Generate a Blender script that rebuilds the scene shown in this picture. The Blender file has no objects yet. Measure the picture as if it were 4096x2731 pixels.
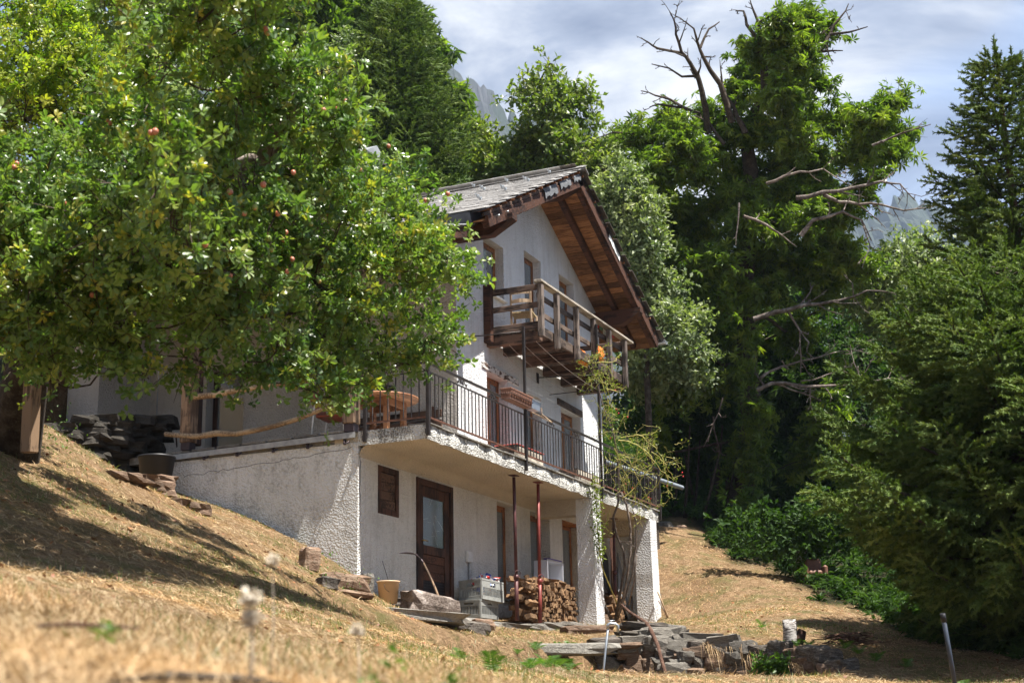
import bpy, math, random
import numpy as np
from mathutils import Vector, Matrix, Quaternion
from mathutils import noise as mnoise

SC = bpy.context.scene
COL = SC.collection
rng = np.random.default_rng(7)
random.seed(7)

# ------------------------------------------------------------------ camera, sky, sun, exposure
CAM = np.array([[0.40800162, -0.91276469, -0.01988235],
                [-0.22627228, -0.12219266, 0.9663694],
                [0.88449734, 0.38978145, 0.25638815]])
FPX = 5689.0
cam_data = bpy.data.cameras.new('camera')
cam = bpy.data.objects.new('camera', cam_data)
COL.objects.link(cam)
m = Matrix.Identity(4)
for i in range(3):
    m[i][0] = CAM[0][i]; m[i][1] = CAM[1][i]; m[i][2] = -CAM[2][i]
cam.matrix_world = m
cam_data.sensor_width = 36.0
cam_data.lens = 50.0
cam_data.clip_start = 0.05
cam_data.clip_end = 8000.0
cam_data.dof.use_dof = True
cam_data.dof.focus_distance = 22.0
cam_data.dof.aperture_fstop = 3.6
SC.camera = cam

SUNV = Vector((-0.13, -1.0, 2.4)).normalized()
sun_data = bpy.data.lights.new('sun', 'SUN')
sun_data.energy = 5.0
sun_data.angle = math.radians(0.53)
sun_data.color = (1.0, 0.95, 0.87)
sun = bpy.data.objects.new('sun', sun_data)
COL.objects.link(sun)
sun.rotation_euler = SUNV.to_track_quat('Z', 'Y').to_euler()
sun.location = (10, -10, 40)

world = bpy.data.worlds.new('World')
SC.world = world
world.use_nodes = True
wn = world.node_tree
wn.nodes.clear()
def W(t, **k):
    n = wn.nodes.new(t)
    for a, b in k.items(): setattr(n, a, b)
    return n
w_out = W('ShaderNodeOutputWorld'); w_bg = W('ShaderNodeBackground')
w_bg.inputs['Strength'].default_value = 0.115
w_sky = W('ShaderNodeTexSky', sky_type='NISHITA')
w_sky.sun_disc = False
w_sky.sun_elevation = math.asin(SUNV.z)
w_sky.sun_rotation = math.atan2(SUNV.x, SUNV.y)
w_sky.altitude = 900
w_tc = W('ShaderNodeTexCoord')
w_map = W('ShaderNodeMapping'); w_map.inputs['Scale'].default_value = (1.0, 1.0, 2.2)
w_map.inputs['Location'].default_value = (0.35, 0.1, 0.6)
w_n = W('ShaderNodeTexNoise'); w_n.inputs['Scale'].default_value = 4.2; w_n.inputs['Detail'].default_value = 6; w_n.inputs['Roughness'].default_value = 0.6
w_n.inputs['Distortion'].default_value = 0.5
w_n2 = W('ShaderNodeTexNoise'); w_n2.inputs['Scale'].default_value = 1.4; w_n2.inputs['Detail'].default_value = 4
w_r1 = W('ShaderNodeValToRGB'); w_r1.color_ramp.elements[0].position = 0.30; w_r1.color_ramp.elements[1].position = 0.48
w_r2 = W('ShaderNodeValToRGB')
e = w_r2.color_ramp.elements
e[0].position = 0.44; e[0].color = (0.78, 0.94, 1.35, 1)
e[1].position = 0.74; e[1].color = (3.1, 3.15, 3.25, 1)
k_ = e.new(0.56); k_.color = (1.4, 1.58, 2.0, 1)
w_mix = W('ShaderNodeMixRGB')
L = wn.links.new
L(w_tc.outputs['Generated'], w_map.inputs['Vector'])
L(w_map.outputs['Vector'], w_n.inputs['Vector']); L(w_map.outputs['Vector'], w_n2.inputs['Vector'])
L(w_n2.outputs['Fac'], w_r1.inputs['Fac'])
w_dot = W('ShaderNodeVectorMath', operation='DOT_PRODUCT'); L(w_tc.outputs['Generated'], w_dot.inputs[0])
_b = CAM.T @ np.array([(2420 - 2048) / FPX, -(150 - 1365) / FPX, 1.0]); _b = _b / np.linalg.norm(_b); w_dot.inputs[1].default_value = tuple(_b)
w_mr = W('ShaderNodeMapRange'); w_mr.inputs['From Min'].default_value = 0.955; w_mr.inputs['From Max'].default_value = 1.0; w_mr.inputs['To Min'].default_value = -0.015; w_mr.inputs['To Max'].default_value = 0.16; L(w_dot.outputs['Value'], w_mr.inputs['Value'])
w_add = W('ShaderNodeMath', operation='ADD'); L(w_n.outputs['Fac'], w_add.inputs[0]); L(w_mr.outputs['Result'], w_add.inputs[1])
L(w_add.outputs[0], w_r2.inputs['Fac'])
L(w_r1.outputs['Color'], w_mix.inputs['Fac'])
L(w_sky.outputs['Color'], w_mix.inputs['Color1']); L(w_r2.outputs['Color'], w_mix.inputs['Color2'])
L(w_mix.outputs['Color'], w_bg.inputs['Color']); L(w_bg.outputs['Background'], w_out.inputs['Surface'])

SC.view_settings.view_transform = 'Standard'
SC.view_settings.look = 'None'
SC.view_settings.exposure = 1.55
SC.view_settings.gamma = 1.0
SC.cycles.use_denoising = True
SC.cycles.max_bounces = 7
SC.cycles.diffuse_bounces = 4
SC.cycles.transparent_max_bounces = 8
SC.cycles.volume_bounces = 0
SC.cycles.sample_clamp_indirect = 6.0

# ------------------------------------------------------------------ from the surveyed photograph: pixel -> ray, and where rays meet planes
def ray(px, py):
    return CAM.T @ np.array([(px - 2048) / FPX, -(py - 1365) / FPX, 1.0])
def onY(p, Y): d = ray(*p); return d * Y / d[1]
def onX(p, X): d = ray(*p); return d * X / d[0]
def onZ(p, Z): d = ray(*p); return d * Z / d[2]
def onD(px, py, D): return ray(px, py) * D
Z1 = lambda x, y: (1600 + x / 1.96, 600 + y / 1.96)
Z2 = lambda x, y: (1400 + x / 1.8092, 1400 + y / 1.8092)
Z3 = lambda x, y: (1400 + x / 1.8092, 1900 + y / 1.8092)
Z4 = lambda x, y: (500 + x / 1.8092, 1200 + y / 1.8092)
Z5 = lambda x, y: (1800 + x / 2.61375, 1050 + y / 2.61375)
Z8 = lambda x, y: (2300 + x / 1.306, 1300 + y / 1.306)
ZR = lambda x, y: (2300 + x / 1.3096, 2000 + y / 1.3096)
ZT = lambda x, y: (2300 + x / 1.96, 2350 + y / 1.96)
ZC = lambda x, y: (2300 + x / 1.3067, y / 1.3067)
ZA = lambda x, y: (x / 1.2061, y / 1.2061)

# ------------------------------------------------------------------ materials
def new_mat(name):
    mt = bpy.data.materials.new(name); mt.use_nodes = True
    nt = mt.node_tree; nt.nodes.clear()
    out = nt.nodes.new('ShaderNodeOutputMaterial'); b = nt.nodes.new('ShaderNodeBsdfPrincipled')
    nt.links.new(b.outputs[0], out.inputs['Surface'])
    return mt, nt, b, out
def N(nt, t, ins=None, **k):
    n = nt.nodes.new(t)
    for a, b in k.items(): setattr(n, a, b)
    for a, b in (ins or {}).items():
        if hasattr(b, 'is_output'): nt.links.new(b, n.inputs[a])
        else: n.inputs[a].default_value = b
    return n
def ramp(nt, fac, stops):
    r = nt.nodes.new('ShaderNodeValToRGB'); nt.links.new(fac, r.inputs['Fac'])
    e = r.color_ramp.elements
    while len(e) < len(stops): e.new(0.5)
    for i, (p, c) in enumerate(stops):
        e[i].position = p; e[i].color = (*c, 1) if len(c) == 3 else c
    return r.outputs['Color']
def noise(nt, vec, scale, detail=4, rough=0.55, dist=0.0):
    return N(nt, 'ShaderNodeTexNoise', {'Vector': vec, 'Scale': scale, 'Detail': detail, 'Roughness': rough, 'Distortion': dist})
def mixc(nt, fac, a, b, mode='MIX'):
    n = nt.nodes.new('ShaderNodeMixRGB'); n.blend_type = mode
    for k, v in (('Fac', fac), ('Color1', a), ('Color2', b)):
        if hasattr(v, 'is_output'): nt.links.new(v, n.inputs[k])
        else: n.inputs[k].default_value = v if not isinstance(v, tuple) else ((*v, 1) if len(v) == 3 else v)
    return n.outputs['Color']
def scaled(nt, vec, s, loc=(0, 0, 0), rot=(0, 0, 0)):
    mp = nt.nodes.new('ShaderNodeMapping'); nt.links.new(vec, mp.inputs['Vector'])
    mp.inputs['Scale'].default_value = s; mp.inputs['Location'].default_value = loc; mp.inputs['Rotation'].default_value = rot
    return mp.outputs['Vector']
def geo_pos(nt): return nt.nodes.new('ShaderNodeNewGeometry').outputs['Position']
def obj_pos(nt): return nt.nodes.new('ShaderNodeTexCoord').outputs['Object']
def obj_rand(nt): return nt.nodes.new('ShaderNodeObjectInfo').outputs['Random']
def isl_rand(nt): return nt.nodes.new('ShaderNodeNewGeometry').outputs['Random Per Island']
def attr(nt, name): n = nt.nodes.new('ShaderNodeAttribute'); n.attribute_name = name; return n.outputs['Fac']
def bump(nt, b, h, strength, dist):
    n = N(nt, 'ShaderNodeBump', {'Height': h, 'Strength': strength, 'Distance': dist})
    nt.links.new(n.outputs['Normal'], b.inputs['Normal']); return n

def plaster(name, col, dirt=0.0, streak=False):
    mt, nt, b, out = new_mat(name); P = geo_pos(nt)
    n1 = noise(nt, P, 26, 5, 0.65); n2 = noise(nt, P, 1.1, 4, 0.6); n3 = noise(nt, scaled(nt, P, (5, 5, 0.5)), 1.3, 5, 0.6)
    c = ramp(nt, n2.outputs['Fac'], [(0.3, tuple(x * 0.84 for x in col)), (0.6, col)])
    c = mixc(nt, ramp(nt, n3.outputs['Fac'], [(0.50, (0, 0, 0)), (0.74, (0.42, 0.42, 0.42))]), c, (0.42, 0.39, 0.34))
    vor = N(nt, 'ShaderNodeTexVoronoi', {'Vector': P, 'Scale': 34.0})
    pits = ramp(nt, noise(nt, P, 55, 3, 0.6).outputs['Fac'], [(0.30, (0.72, 0.71, 0.69)), (0.40, (1, 1, 1))])
    c = mixc(nt, 1.0, c, pits, 'MULTIPLY')
    if dirt:
        sx = N(nt, 'ShaderNodeSeparateXYZ', {'Vector': P})
        n4 = noise(nt, P, 2.6, 6, 0.7); n5 = noise(nt, P, 19, 4, 0.7)
        f = N(nt, 'ShaderNodeMath', {0: n4.outputs['Fac'], 1: n5.outputs['Fac']}, operation='MULTIPLY')
        c = mixc(nt, ramp(nt, f.outputs[0], [(0.24, (0, 0, 0)), (0.36, (dirt, dirt, dirt))]), c, (0.12, 0.115, 0.10))
        zz = N(nt, 'ShaderNodeMath', {0: sx.outputs[2], 1: N(nt, 'ShaderNodeMath', {0: sx.outputs[1], 1: 0.42}, operation='MULTIPLY').outputs[0]}, operation='SUBTRACT')
        hgt = N(nt, 'ShaderNodeMapRange', {'Value': zz.outputs[0], 'From Min': -2.75, 'From Max': -1.95, 'To Min': 1.0, 'To Max': 0.0})
        spl = N(nt, 'ShaderNodeMath', {0: hgt.outputs[0], 1: n5.outputs['Fac']}, operation='MULTIPLY')
        c = mixc(nt, ramp(nt, spl.outputs[0], [(0.22, (0, 0, 0)), (0.5, (0.62, 0.62, 0.62))]), c, (0.22, 0.17, 0.12))
    if streak:
        n4 = noise(nt, scaled(nt, P, (5, 5, 1.2)), 1.2, 6, 0.75); n5 = noise(nt, P, 38, 4, 0.75)
        f = N(nt, 'ShaderNodeMath', {0: n4.outputs['Fac'], 1: n5.outputs['Fac']}, operation='MULTIPLY')
        c = mixc(nt, ramp(nt, f.outputs[0], [(0.225, (0, 0, 0)), (0.315, (0.85, 0.85, 0.85))]), c, (0.075, 0.068, 0.058))
    nt.links.new(c, b.inputs['Base Color']); b.inputs['Roughness'].default_value = 0.93
    b.inputs['Specular IOR Level'].default_value = 0.2
    h = N(nt, 'ShaderNodeMath', {0: n1.outputs['Fac'], 1: vor.outputs['Distance']}, operation='ADD')
    bump(nt, b, h.outputs[0], 1.0, 0.022)
    return mt

def timber(name, dark, light, axis='X', grain=1.0, rough=0.75, blot=1.0, var=.16):
    mt, nt, b, out = new_mat(name); P = obj_pos(nt)
    s = {'X': (0.6, 9, 9), 'Y': (9, 0.6, 9), 'Z': (9, 9, 0.6)}[axis]
    r = obj_rand(nt); off = N(nt, 'ShaderNodeVectorMath', {0: P}, operation='ADD')
    cb = N(nt, 'ShaderNodeCombineXYZ', {'X': N(nt, 'ShaderNodeMath', {0: r, 1: 37.0}, operation='MULTIPLY').outputs[0], 'Y': isl_rand(nt)})
    nt.links.new(cb.outputs[0], off.inputs[1])
    v = scaled(nt, off.outputs[0], s)
    n1 = noise(nt, v, 3.0 * grain, 6, 0.62, 0.4); n2 = noise(nt, off.outputs[0], 2.2, 4, 0.6)
    n2s = N(nt, 'ShaderNodeMath', {0: n2.outputs['Fac'], 1: blot}, operation='MULTIPLY'); n2b = N(nt, 'ShaderNodeMath', {0: n2s.outputs[0], 1: .5 - .5 * blot}, operation='ADD')
    f = N(nt, 'ShaderNodeMath', {0: n1.outputs['Fac'], 1: n2b.outputs[0]}, operation='ADD')
    mid = tuple((a + c) * 0.42 for a, c in zip(dark, light))
    c = ramp(nt, f.outputs[0], [(0.78, dark), (0.98, mid), (1.22, light)])
    c = mixc(nt, 1.0, c, ramp(nt, r, [(0, (1 - 1.6 * var,) * 3), (1, (1 + var,) * 3)]), 'MULTIPLY')
    nt.links.new(c, b.inputs['Base Color']); b.inputs['Roughness'].default_value = rough
    b.inputs['Specular IOR Level'].default_value = 0.3
    bump(nt, b, n1.outputs['Fac'], 0.6, 0.012)
    return mt

def simple(name, col, rough=0.6, metal=0.0, var=0.25, scale=9, bmp=0.0, spec=0.4):
    mt, nt, b, out = new_mat(name); P = obj_pos(nt)
    n = noise(nt, P, scale, 5, 0.6)
    c = ramp(nt, n.outputs['Fac'], [(0.3, tuple(x * (1 - var) for x in col)), (0.7, tuple(min(1, x * (1 + var)) for x in col))])
    nt.links.new(c, b.inputs['Base Color']); b.inputs['Roughness'].default_value = rough; b.inputs['Metallic'].default_value = metal
    b.inputs['Specular IOR Level'].default_value = spec
    if bmp: bump(nt, b, noise(nt, P, scale * 3, 5, 0.6).outputs['Fac'], bmp, 0.01)
    return mt

def stone_mat(name, cols, scale=4.0, layered=True, lichen=0.4):
    mt, nt, b, out = new_mat(name); P = obj_pos(nt); r = obj_rand(nt)
    off = N(nt, 'ShaderNodeVectorMath', {0: P}, operation='ADD')
    nt.links.new(N(nt, 'ShaderNodeMath', {0: r, 1: 53.0}, operation='MULTIPLY').outputs[0], off.inputs[1])
    v = scaled(nt, off.outputs[0], (1, 1, 4.5) if layered else (1, 1, 1))
    n1 = noise(nt, v, scale, 6, 0.7, 0.5); n2 = noise(nt, off.outputs[0], scale * 5, 4, 0.7)
    c = ramp(nt, n1.outputs['Fac'], [(0.3, cols[0]), (0.5, cols[1]), (0.72, cols[2])])
    c = mixc(nt, ramp(nt, n2.outputs['Fac'], [(0.55, (0, 0, 0)), (0.68, (lichen,) * 3)]), c, (0.42, 0.43, 0.38))
    c = mixc(nt, 1.0, c, ramp(nt, r, [(0, (0.62, 0.6, 0.58)), (0.5, (1, 0.96, 0.9)), (1, (1.25, 1.2, 1.15))]), 'MULTIPLY')
    nt.links.new(c, b.inputs['Base Color']); b.inputs['Roughness'].default_value = 0.9
    b.inputs['Specular IOR Level'].default_value = 0.25
    h = N(nt, 'ShaderNodeMath', {0: n1.outputs['Fac'], 1: n2.outputs['Fac']}, operation='ADD')
    bump(nt, b, h.outputs[0], 0.9, 0.03)
    return mt

def leaf_mat(name, cols, trans=0.35, rough=0.42, tcol=None, spec=0.5):
    mt, nt, b, out = new_mat(name)
    t = attr(nt, 'tint')
    c = ramp(nt, t, [(i / (len(cols) - 1), k) for i, k in enumerate(cols)])
    P = geo_pos(nt)
    c = mixc(nt, 1.0, c, ramp(nt, noise(nt, P, 0.9, 3, 0.5).outputs['Fac'], [(0.35, (0.74, 0.8, 0.8)), (0.65, (1.18, 1.1, 0.95))]), 'MULTIPLY')
    nt.links.new(c, b.inputs['Base Color']); b.inputs['Roughness'].default_value = rough
    b.inputs['Specular IOR Level'].default_value = spec
    if trans:
        tr = nt.nodes.new('ShaderNodeBsdfTranslucent'); mx = nt.nodes.new('ShaderNodeMixShader'); mx.inputs[0].default_value = trans
        tc = mixc(nt, 1.0, c, tcol or (1.5, 1.75, 0.55), 'MULTIPLY'); nt.links.new(tc, tr.inputs['Color'])
        nt.links.new(b.outputs[0], mx.inputs[1]); nt.links.new(tr.outputs[0], mx.inputs[2]); nt.links.new(mx.outputs[0], out.inputs['Surface'])
    return mt

M = {}
M['plaster'] = plaster('white_roughcast', (0.78, 0.785, 0.79))
M['plaster_dirty'] = plaster('stained_roughcast', (0.74, 0.73, 0.70), dirt=0.16)
M['plaster_damp'] = plaster('damp_stained_roughcast', (0.74, 0.73, 0.70), dirt=0.4)
M['plaster_side'] = plaster('shade_toned_roughcast', (0.56, 0.52, 0.48))  # same white paint, with shade and warm ground bounce put into the colour
M['slab_edge'] = plaster('streaked_slab_edge', (0.66, 0.65, 0.61), streak=True)
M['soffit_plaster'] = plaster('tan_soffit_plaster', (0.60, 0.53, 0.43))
M['wood_red'] = timber('red_brown_timber', (0.022, 0.011, 0.008), (0.098, 0.042, 0.024), 'Y')
M['wood_soffit'] = timber('larch_boards', (0.11, 0.045, 0.019), (0.37, 0.18, 0.078), 'Y', 2.2, blot=.35, var=.38)
M['wood_dark'] = timber('dark_stained_timber', (0.018, 0.011, 0.009), (0.085, 0.04, 0.026), 'Z')
M['wood_dark_y'] = timber('dark_weathered_joist', (0.02, 0.012, 0.009), (0.13, 0.075, 0.05), 'Y')
M['wood_weather'] = timber('weathered_grey_timber', (0.014, 0.010, 0.008), (0.19, 0.15, 0.125), 'Z', 1.4)
M['wood_weather_x'] = timber('weathered_rail_timber', (0.014, 0.010, 0.008), (0.13, 0.092, 0.07), 'X', 1.4)
M['wood_weather_y'] = timber('weathered_side_rail_timber', (0.016, 0.011, 0.009), (0.15, 0.10, 0.075), 'Y', 1.4)
M['wood_pale'] = timber('pale_grey_board', (0.22, 0.18, 0.14), (0.50, 0.44, 0.36), 'X', 1.2)
M['wood_window'] = timber('orange_brown_window_timber', (0.13, 0.045, 0.014), (0.34, 0.14, 0.045), 'Z', 1.0, 0.5)
M['wood_raw'] = timber('debarked_pole_wood', (0.16, 0.10, 0.055), (0.46, 0.33, 0.2), 'X', 1.2)
M['wood_post'] = timber('sun_bleached_post', (0.07, 0.042, 0.026), (0.26, 0.17, 0.105), 'Z', 1.2)
M['wood_table'] = timber('orange_pine', (0.14, 0.055, 0.024), (0.33, 0.15, 0.07), 'X', 1.0, 0.55)
M['wood_blonde'] = timber('blonde_chair_wood', (0.34, 0.22, 0.13), (0.60, 0.45, 0.31), 'Z', 0.8)
M['log_end'] = stone_mat('split_log', [(0.07, 0.04, 0.022), (0.20, 0.12, 0.065), (0.42, 0.28, 0.16)], 9, False, 0.05)
M['iron'] = simple('dark_brown_ironwork', (0.035, 0.028, 0.026), 0.5, 0.4, 0.4)
M['iron_rust'] = simple('rusted_bottom_rail', (0.12, 0.05, 0.03), 0.7, 0.1, 0.5)
M['prop_dark'] = simple('maroon_prop_paint', (0.085, 0.03, 0.03), 0.5, 0.2, 0.4)
M['prop_red'] = simple('red_oxide_prop_paint', (0.19, 0.04, 0.032), 0.5, 0.2, 0.4)
M['galv'] = simple('galvanised_steel', (0.42, 0.45, 0.48), 0.35, 0.7, 0.2)
def flaking():
    mt, nt, b, out = new_mat('flaking_whitewash_on_timber'); P = geo_pos(nt)
    n = noise(nt, scaled(nt, P, (1, 1, 2.2)), 7, 6, 0.7, 0.5)
    nt.links.new(ramp(nt, n.outputs['Fac'], [(0.46, (0.07, 0.035, 0.02)), (0.5, (0.62, 0.6, 0.57))]), b.inputs['Base Color']); b.inputs['Roughness'].default_value = .9; bump(nt, b, n.outputs['Fac'], .6, .01); return mt
M['flaking'] = flaking()
M['sheet_felt'] = simple('grey_felt', (0.13, 0.135, 0.145), 0.8, 0, 0.35, 14)
M['sheet'] = simple('grey_sheet_metal', (0.30, 0.315, 0.33), 0.5, 0.2, 0.2, 3)
M['flash_dark'] = simple('dark_flashing', (0.05, 0.055, 0.07), 0.45, 0.2, 0.3)
M['zinc_edge'] = simple('weathered_zinc', (0.33, 0.33, 0.32), 0.6, 0.3, 0.25)
M['terracotta'] = simple('embossed_terracotta', (0.24, 0.115, 0.075), 0.7, 0, 0.35, 24, 0.8)
M['bucket'] = simple('peach_plastic', (0.66, 0.46, 0.28), 0.45, 0, 0.08, 4)
M['crate'] = simple('grey_crate_plastic', (0.27, 0.275, 0.26), 0.55, 0, 0.18, 14)
M['black'] = simple('black_plastic', (0.012, 0.012, 0.014), 0.5)
M['white_pl'] = simple('white_enamel', (0.72, 0.72, 0.70), 0.4, 0, 0.1)
M['red_seat'] = simple('red_brown_seat', (0.32, 0.075, 0.03), 0.4, 0, 0.2)
M['orange_cloth'] = simple('orange_cloth', (0.80, 0.20, 0.03), 0.8, 0, 0.2, 20, 0.4)
M['red_cloth'] = simple('red_cloth_edge', (0.62, 0.13, 0.10), 0.8)
M['purple'] = simple('purple_plastic', (0.06, 0.03, 0.25), 0.4)
M['pipe_grey'] = simple('grey_pipe', (0.22, 0.25, 0.28), 0.4, 0, 0.15)
M['pipe_blue'] = simple('blue_black_pipe', (0.035, 0.045, 0.065), 0.45, 0, 0.3)
M['straw_rope'] = simple('woven_straw', (0.42, 0.32, 0.17), 0.8, 0, 0.4, 40, 0.8)
M['leather'] = simple('worn_tan_upholstery', (0.16, 0.075, 0.045), 0.6, 0, 0.3, 6)
M['brass'] = simple('brass', (0.45, 0.3, 0.1), 0.35, 0.8, 0.2)
M['dark_steel'] = simple('forged_steel', (0.06, 0.045, 0.05), 0.45, 0.6, 0.3)
M['wire'] = simple('pale_line', (0.42, 0.36, 0.32), 0.6)
M['lime'] = simple('white_stain', (0.75, 0.75, 0.72), 0.9)
M['concrete'] = stone_mat('rough_concrete', [(0.14, 0.135, 0.13), (0.22, 0.215, 0.20), (0.34, 0.33, 0.31)], 6, False, 0.3)
M['stone'] = stone_mat('layered_gneiss', [(0.035, 0.031, 0.029), (0.105, 0.092, 0.082), (0.27, 0.245, 0.22)], 3.2, True, 0.3)
M['stone_brown'] = stone_mat('rusty_gneiss', [(0.07, 0.045, 0.032), (0.18, 0.12, 0.085), (0.32, 0.25, 0.19)], 3.5, True, 0.2)
M['stone_grey'] = stone_mat('grey_lichen_gneiss', [(0.07, 0.065, 0.06), (0.165, 0.155, 0.142), (0.35, 0.335, 0.31)], 5, True, 0.45)
M['stone_dark'] = stone_mat('very_dark_stone', [(0.02, 0.02, 0.018), (0.05, 0.046, 0.04), (0.10, 0.09, 0.08)], 3.2, True, 0.1)  # much darker than the other stones, used for the retaining wall
M['slate_dark'] = stone_mat('dark_verge_slate', [(0.07, 0.062, 0.056), (0.12, 0.108, 0.10), (0.20, 0.185, 0.17)], 5, False, 0.08)  # darker slate, used only for the column along the right verge
def slate_mat():
    mt, nt, b, out = new_mat('grey_roof_slate'); P = geo_pos(nt); r = isl_rand(nt); r2 = obj_rand(nt)
    n = noise(nt, P, 6, 5, .65); c = ramp(nt, n.outputs['Fac'], [(.3, (.25, .24, .23)), (.6, (.36, .35, .34)), (.75, (.44, .43, .41))])
    c = mixc(nt, 1.0, c, ramp(nt, r, [(0, (.85,) * 3), (1, (1.12,) * 3)]), 'MULTIPLY'); c = mixc(nt, 1.0, c, ramp(nt, r2, [(0, (.88,) * 3), (1, (1.1,) * 3)]), 'MULTIPLY')
    nt.links.new(c, b.inputs['Base Color']); b.inputs['Roughness'].default_value = .75; bump(nt, b, noise(nt, P, 25, 4, .6).outputs['Fac'], .4, .006); return mt
M['slate'] = slate_mat()
M['bark'] = stone_mat('dark_bark', [(0.018, 0.013, 0.009), (0.055, 0.042, 0.032), (0.12, 0.10, 0.08)], 8, False, 0.15)
M['bark_red'] = stone_mat('red_brown_bark', [(0.03, 0.016, 0.011), (0.085, 0.045, 0.032), (0.16, 0.10, 0.075)], 8, False, 0.1)
M['deadwood'] = stone_mat('bleached_deadwood', [(0.06, 0.048, 0.04), (0.17, 0.14, 0.125), (0.42, 0.38, 0.36)], 5, False, 0.1)
M['twig'] = simple('brown_twig', (0.055, 0.035, 0.022), 0.8)
M['rose_green'] = simple('yellow_green_rose_stem', (0.34, 0.30, 0.08), 0.6, 0, 0.4, 6)
M['rose_brown'] = stone_mat('grey_rose_stem', [(0.08, 0.06, 0.05), (0.2, 0.16, 0.14), (0.42, 0.38, 0.35)], 12, False, 0.3)

def glass_mat(name, col, rough=0.04):
    mt, nt, b, out = new_mat(name)
    b.inputs['Base Color'].default_value = (*col, 1); b.inputs['Roughness'].default_value = rough
    b.inputs['IOR'].default_value = 1.52; b.inputs['Specular IOR Level'].default_value = 0.6
    b.inputs['Transmission Weight'].default_value = 0.75
    return mt
M['glass'] = glass_mat('window_glass', (0.55, 0.6, 0.62))
M['door_glass'] = glass_mat('dusty_cracked_glass', (0.35, 0.42, 0.36), 0.10)
M['curtain'] = simple('grey_net_curtain', (0.085, 0.088, 0.095), 0.9, 0, 0.15, 30)
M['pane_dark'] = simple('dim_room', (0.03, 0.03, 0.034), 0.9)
def clear_plastic():
    mt, nt, b, out = new_mat('cloudy_clear_plastic')
    b.inputs['Base Color'].default_value = (0.62, 0.64, 0.70, 1); b.inputs['Roughness'].default_value = 0.35
    tr = nt.nodes.new('ShaderNodeBsdfTransparent'); mx = nt.nodes.new('ShaderNodeMixShader'); mx.inputs[0].default_value = 0.45
    nt.links.new(b.outputs[0], mx.inputs[1]); nt.links.new(tr.outputs[0], mx.inputs[2]); nt.links.new(mx.outputs[0], out.inputs['Surface'])
    return mt
M['clear'] = clear_plastic()
def striped(name, a, bcol, scale, axis=0):
    mt, nt, b, out = new_mat(name); P = obj_pos(nt)
    sp = N(nt, 'ShaderNodeSeparateXYZ', {'Vector': P})
    f = N(nt, 'ShaderNodeMath', {0: sp.outputs[axis], 1: scale}, operation='MULTIPLY')
    g = N(nt, 'ShaderNodeMath', {0: f.outputs[0]}, operation='FRACT')
    nt.links.new(ramp(nt, g.outputs[0], [(0.0, a), (0.48, a), (0.5, bcol), (1.0, bcol)]), b.inputs['Base Color'])
    b.inputs['Roughness'].default_value = 0.9
    return mt
M['stripes'] = striped('purple_striped_cloth', (0.24, 0.05, 0.22), (0.46, 0.24, 0.42), 11)
def bag_mat():
    mt, nt, b, out = new_mat('blue_red_white_bag_film'); P = obj_pos(nt)
    n = noise(nt, P, 7.5, 2, 0.5, 0.6)
    c = ramp(nt, n.outputs['Fac'], [(0.36, (0.02, 0.06, 0.33)), (0.44, (0.04, 0.14, 0.5)), (0.47, (0.72, 0.72, 0.72)), (0.56, (0.75, 0.74, 0.72)), (0.58, (0.6, 0.05, 0.04))])
    [n for n in nt.nodes if n.type == 'VALTORGB'][-1].color_ramp.interpolation = 'CONSTANT'
    nt.links.new(c, b.inputs['Base Color']); b.inputs['Roughness'].default_value = 0.3
    return mt
M['bag'] = bag_mat()
def birch_bark():
    mt, nt, b, out = new_mat('birch_bark'); P = obj_pos(nt)
    n = noise(nt, scaled(nt, P, (3, 3, 14)), 3.0, 5, 0.65, 0.3)
    c = ramp(nt, n.outputs['Fac'], [(0.36, (0.03, 0.025, 0.022)), (0.46, (0.16, 0.14, 0.125)), (0.52, (0.42, 0.40, 0.38))])
    nt.links.new(c, b.inputs['Base Color']); b.inputs['Roughness'].default_value = 0.8
    bump(nt, b, n.outputs['Fac'], 0.5, 0.01); return mt
M['birch'] = birch_bark()
M['leaf_apple'] = leaf_mat('apple_leaf', [(0.045, 0.095, 0.024), (0.09, 0.165, 0.04), (0.145, 0.225, 0.065), (0.21, 0.28, 0.08), (0.38, 0.35, 0.07)], 0.36, 0.33)
M['leaf_apple_y'] = leaf_mat('yellow_green_apple_leaf', [(0.06, 0.13, 0.02), (0.14, 0.22, 0.03), (0.30, 0.36, 0.05), (0.42, 0.42, 0.06)], 0.42, 0.42)
M['leaf_chestnut'] = leaf_mat('chestnut_leaf', [(0.05, 0.09, 0.018), (0.105, 0.17, 0.027), (0.165, 0.235, 0.038), (0.24, 0.29, 0.055)], 0.42, 0.34)
M['leaf_dark'] = leaf_mat('dark_understory_leaf', [(0.022, 0.048, 0.014), (0.042, 0.085, 0.022), (0.075, 0.13, 0.032)], 0.3, 0.6, None, 0.15)
M['leaf_pale'] = leaf_mat('pale_silvery_leaf', [(0.085, 0.13, 0.05), (0.155, 0.2, 0.09), (0.26, 0.31, 0.175), (0.38, 0.42, 0.27)], 0.3, 0.5)
M['leaf_oak'] = leaf_mat('olive_green_leaf', [(0.07, 0.115, 0.022), (0.13, 0.19, 0.036), (0.2, 0.25, 0.055), (0.28, 0.30, 0.085)], 0.36, 0.42)
M['leaf_rose'] = leaf_mat('rose_leaf', [(0.08, 0.12, 0.025), (0.15, 0.2, 0.04), (0.27, 0.29, 0.06)], 0.35, 0.45)
M['leaf_fern'] = leaf_mat('fresh_fern_green', [(0.045, 0.10, 0.018), (0.085, 0.165, 0.03), (0.14, 0.23, 0.045)], 0.4, 0.5)
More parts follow.
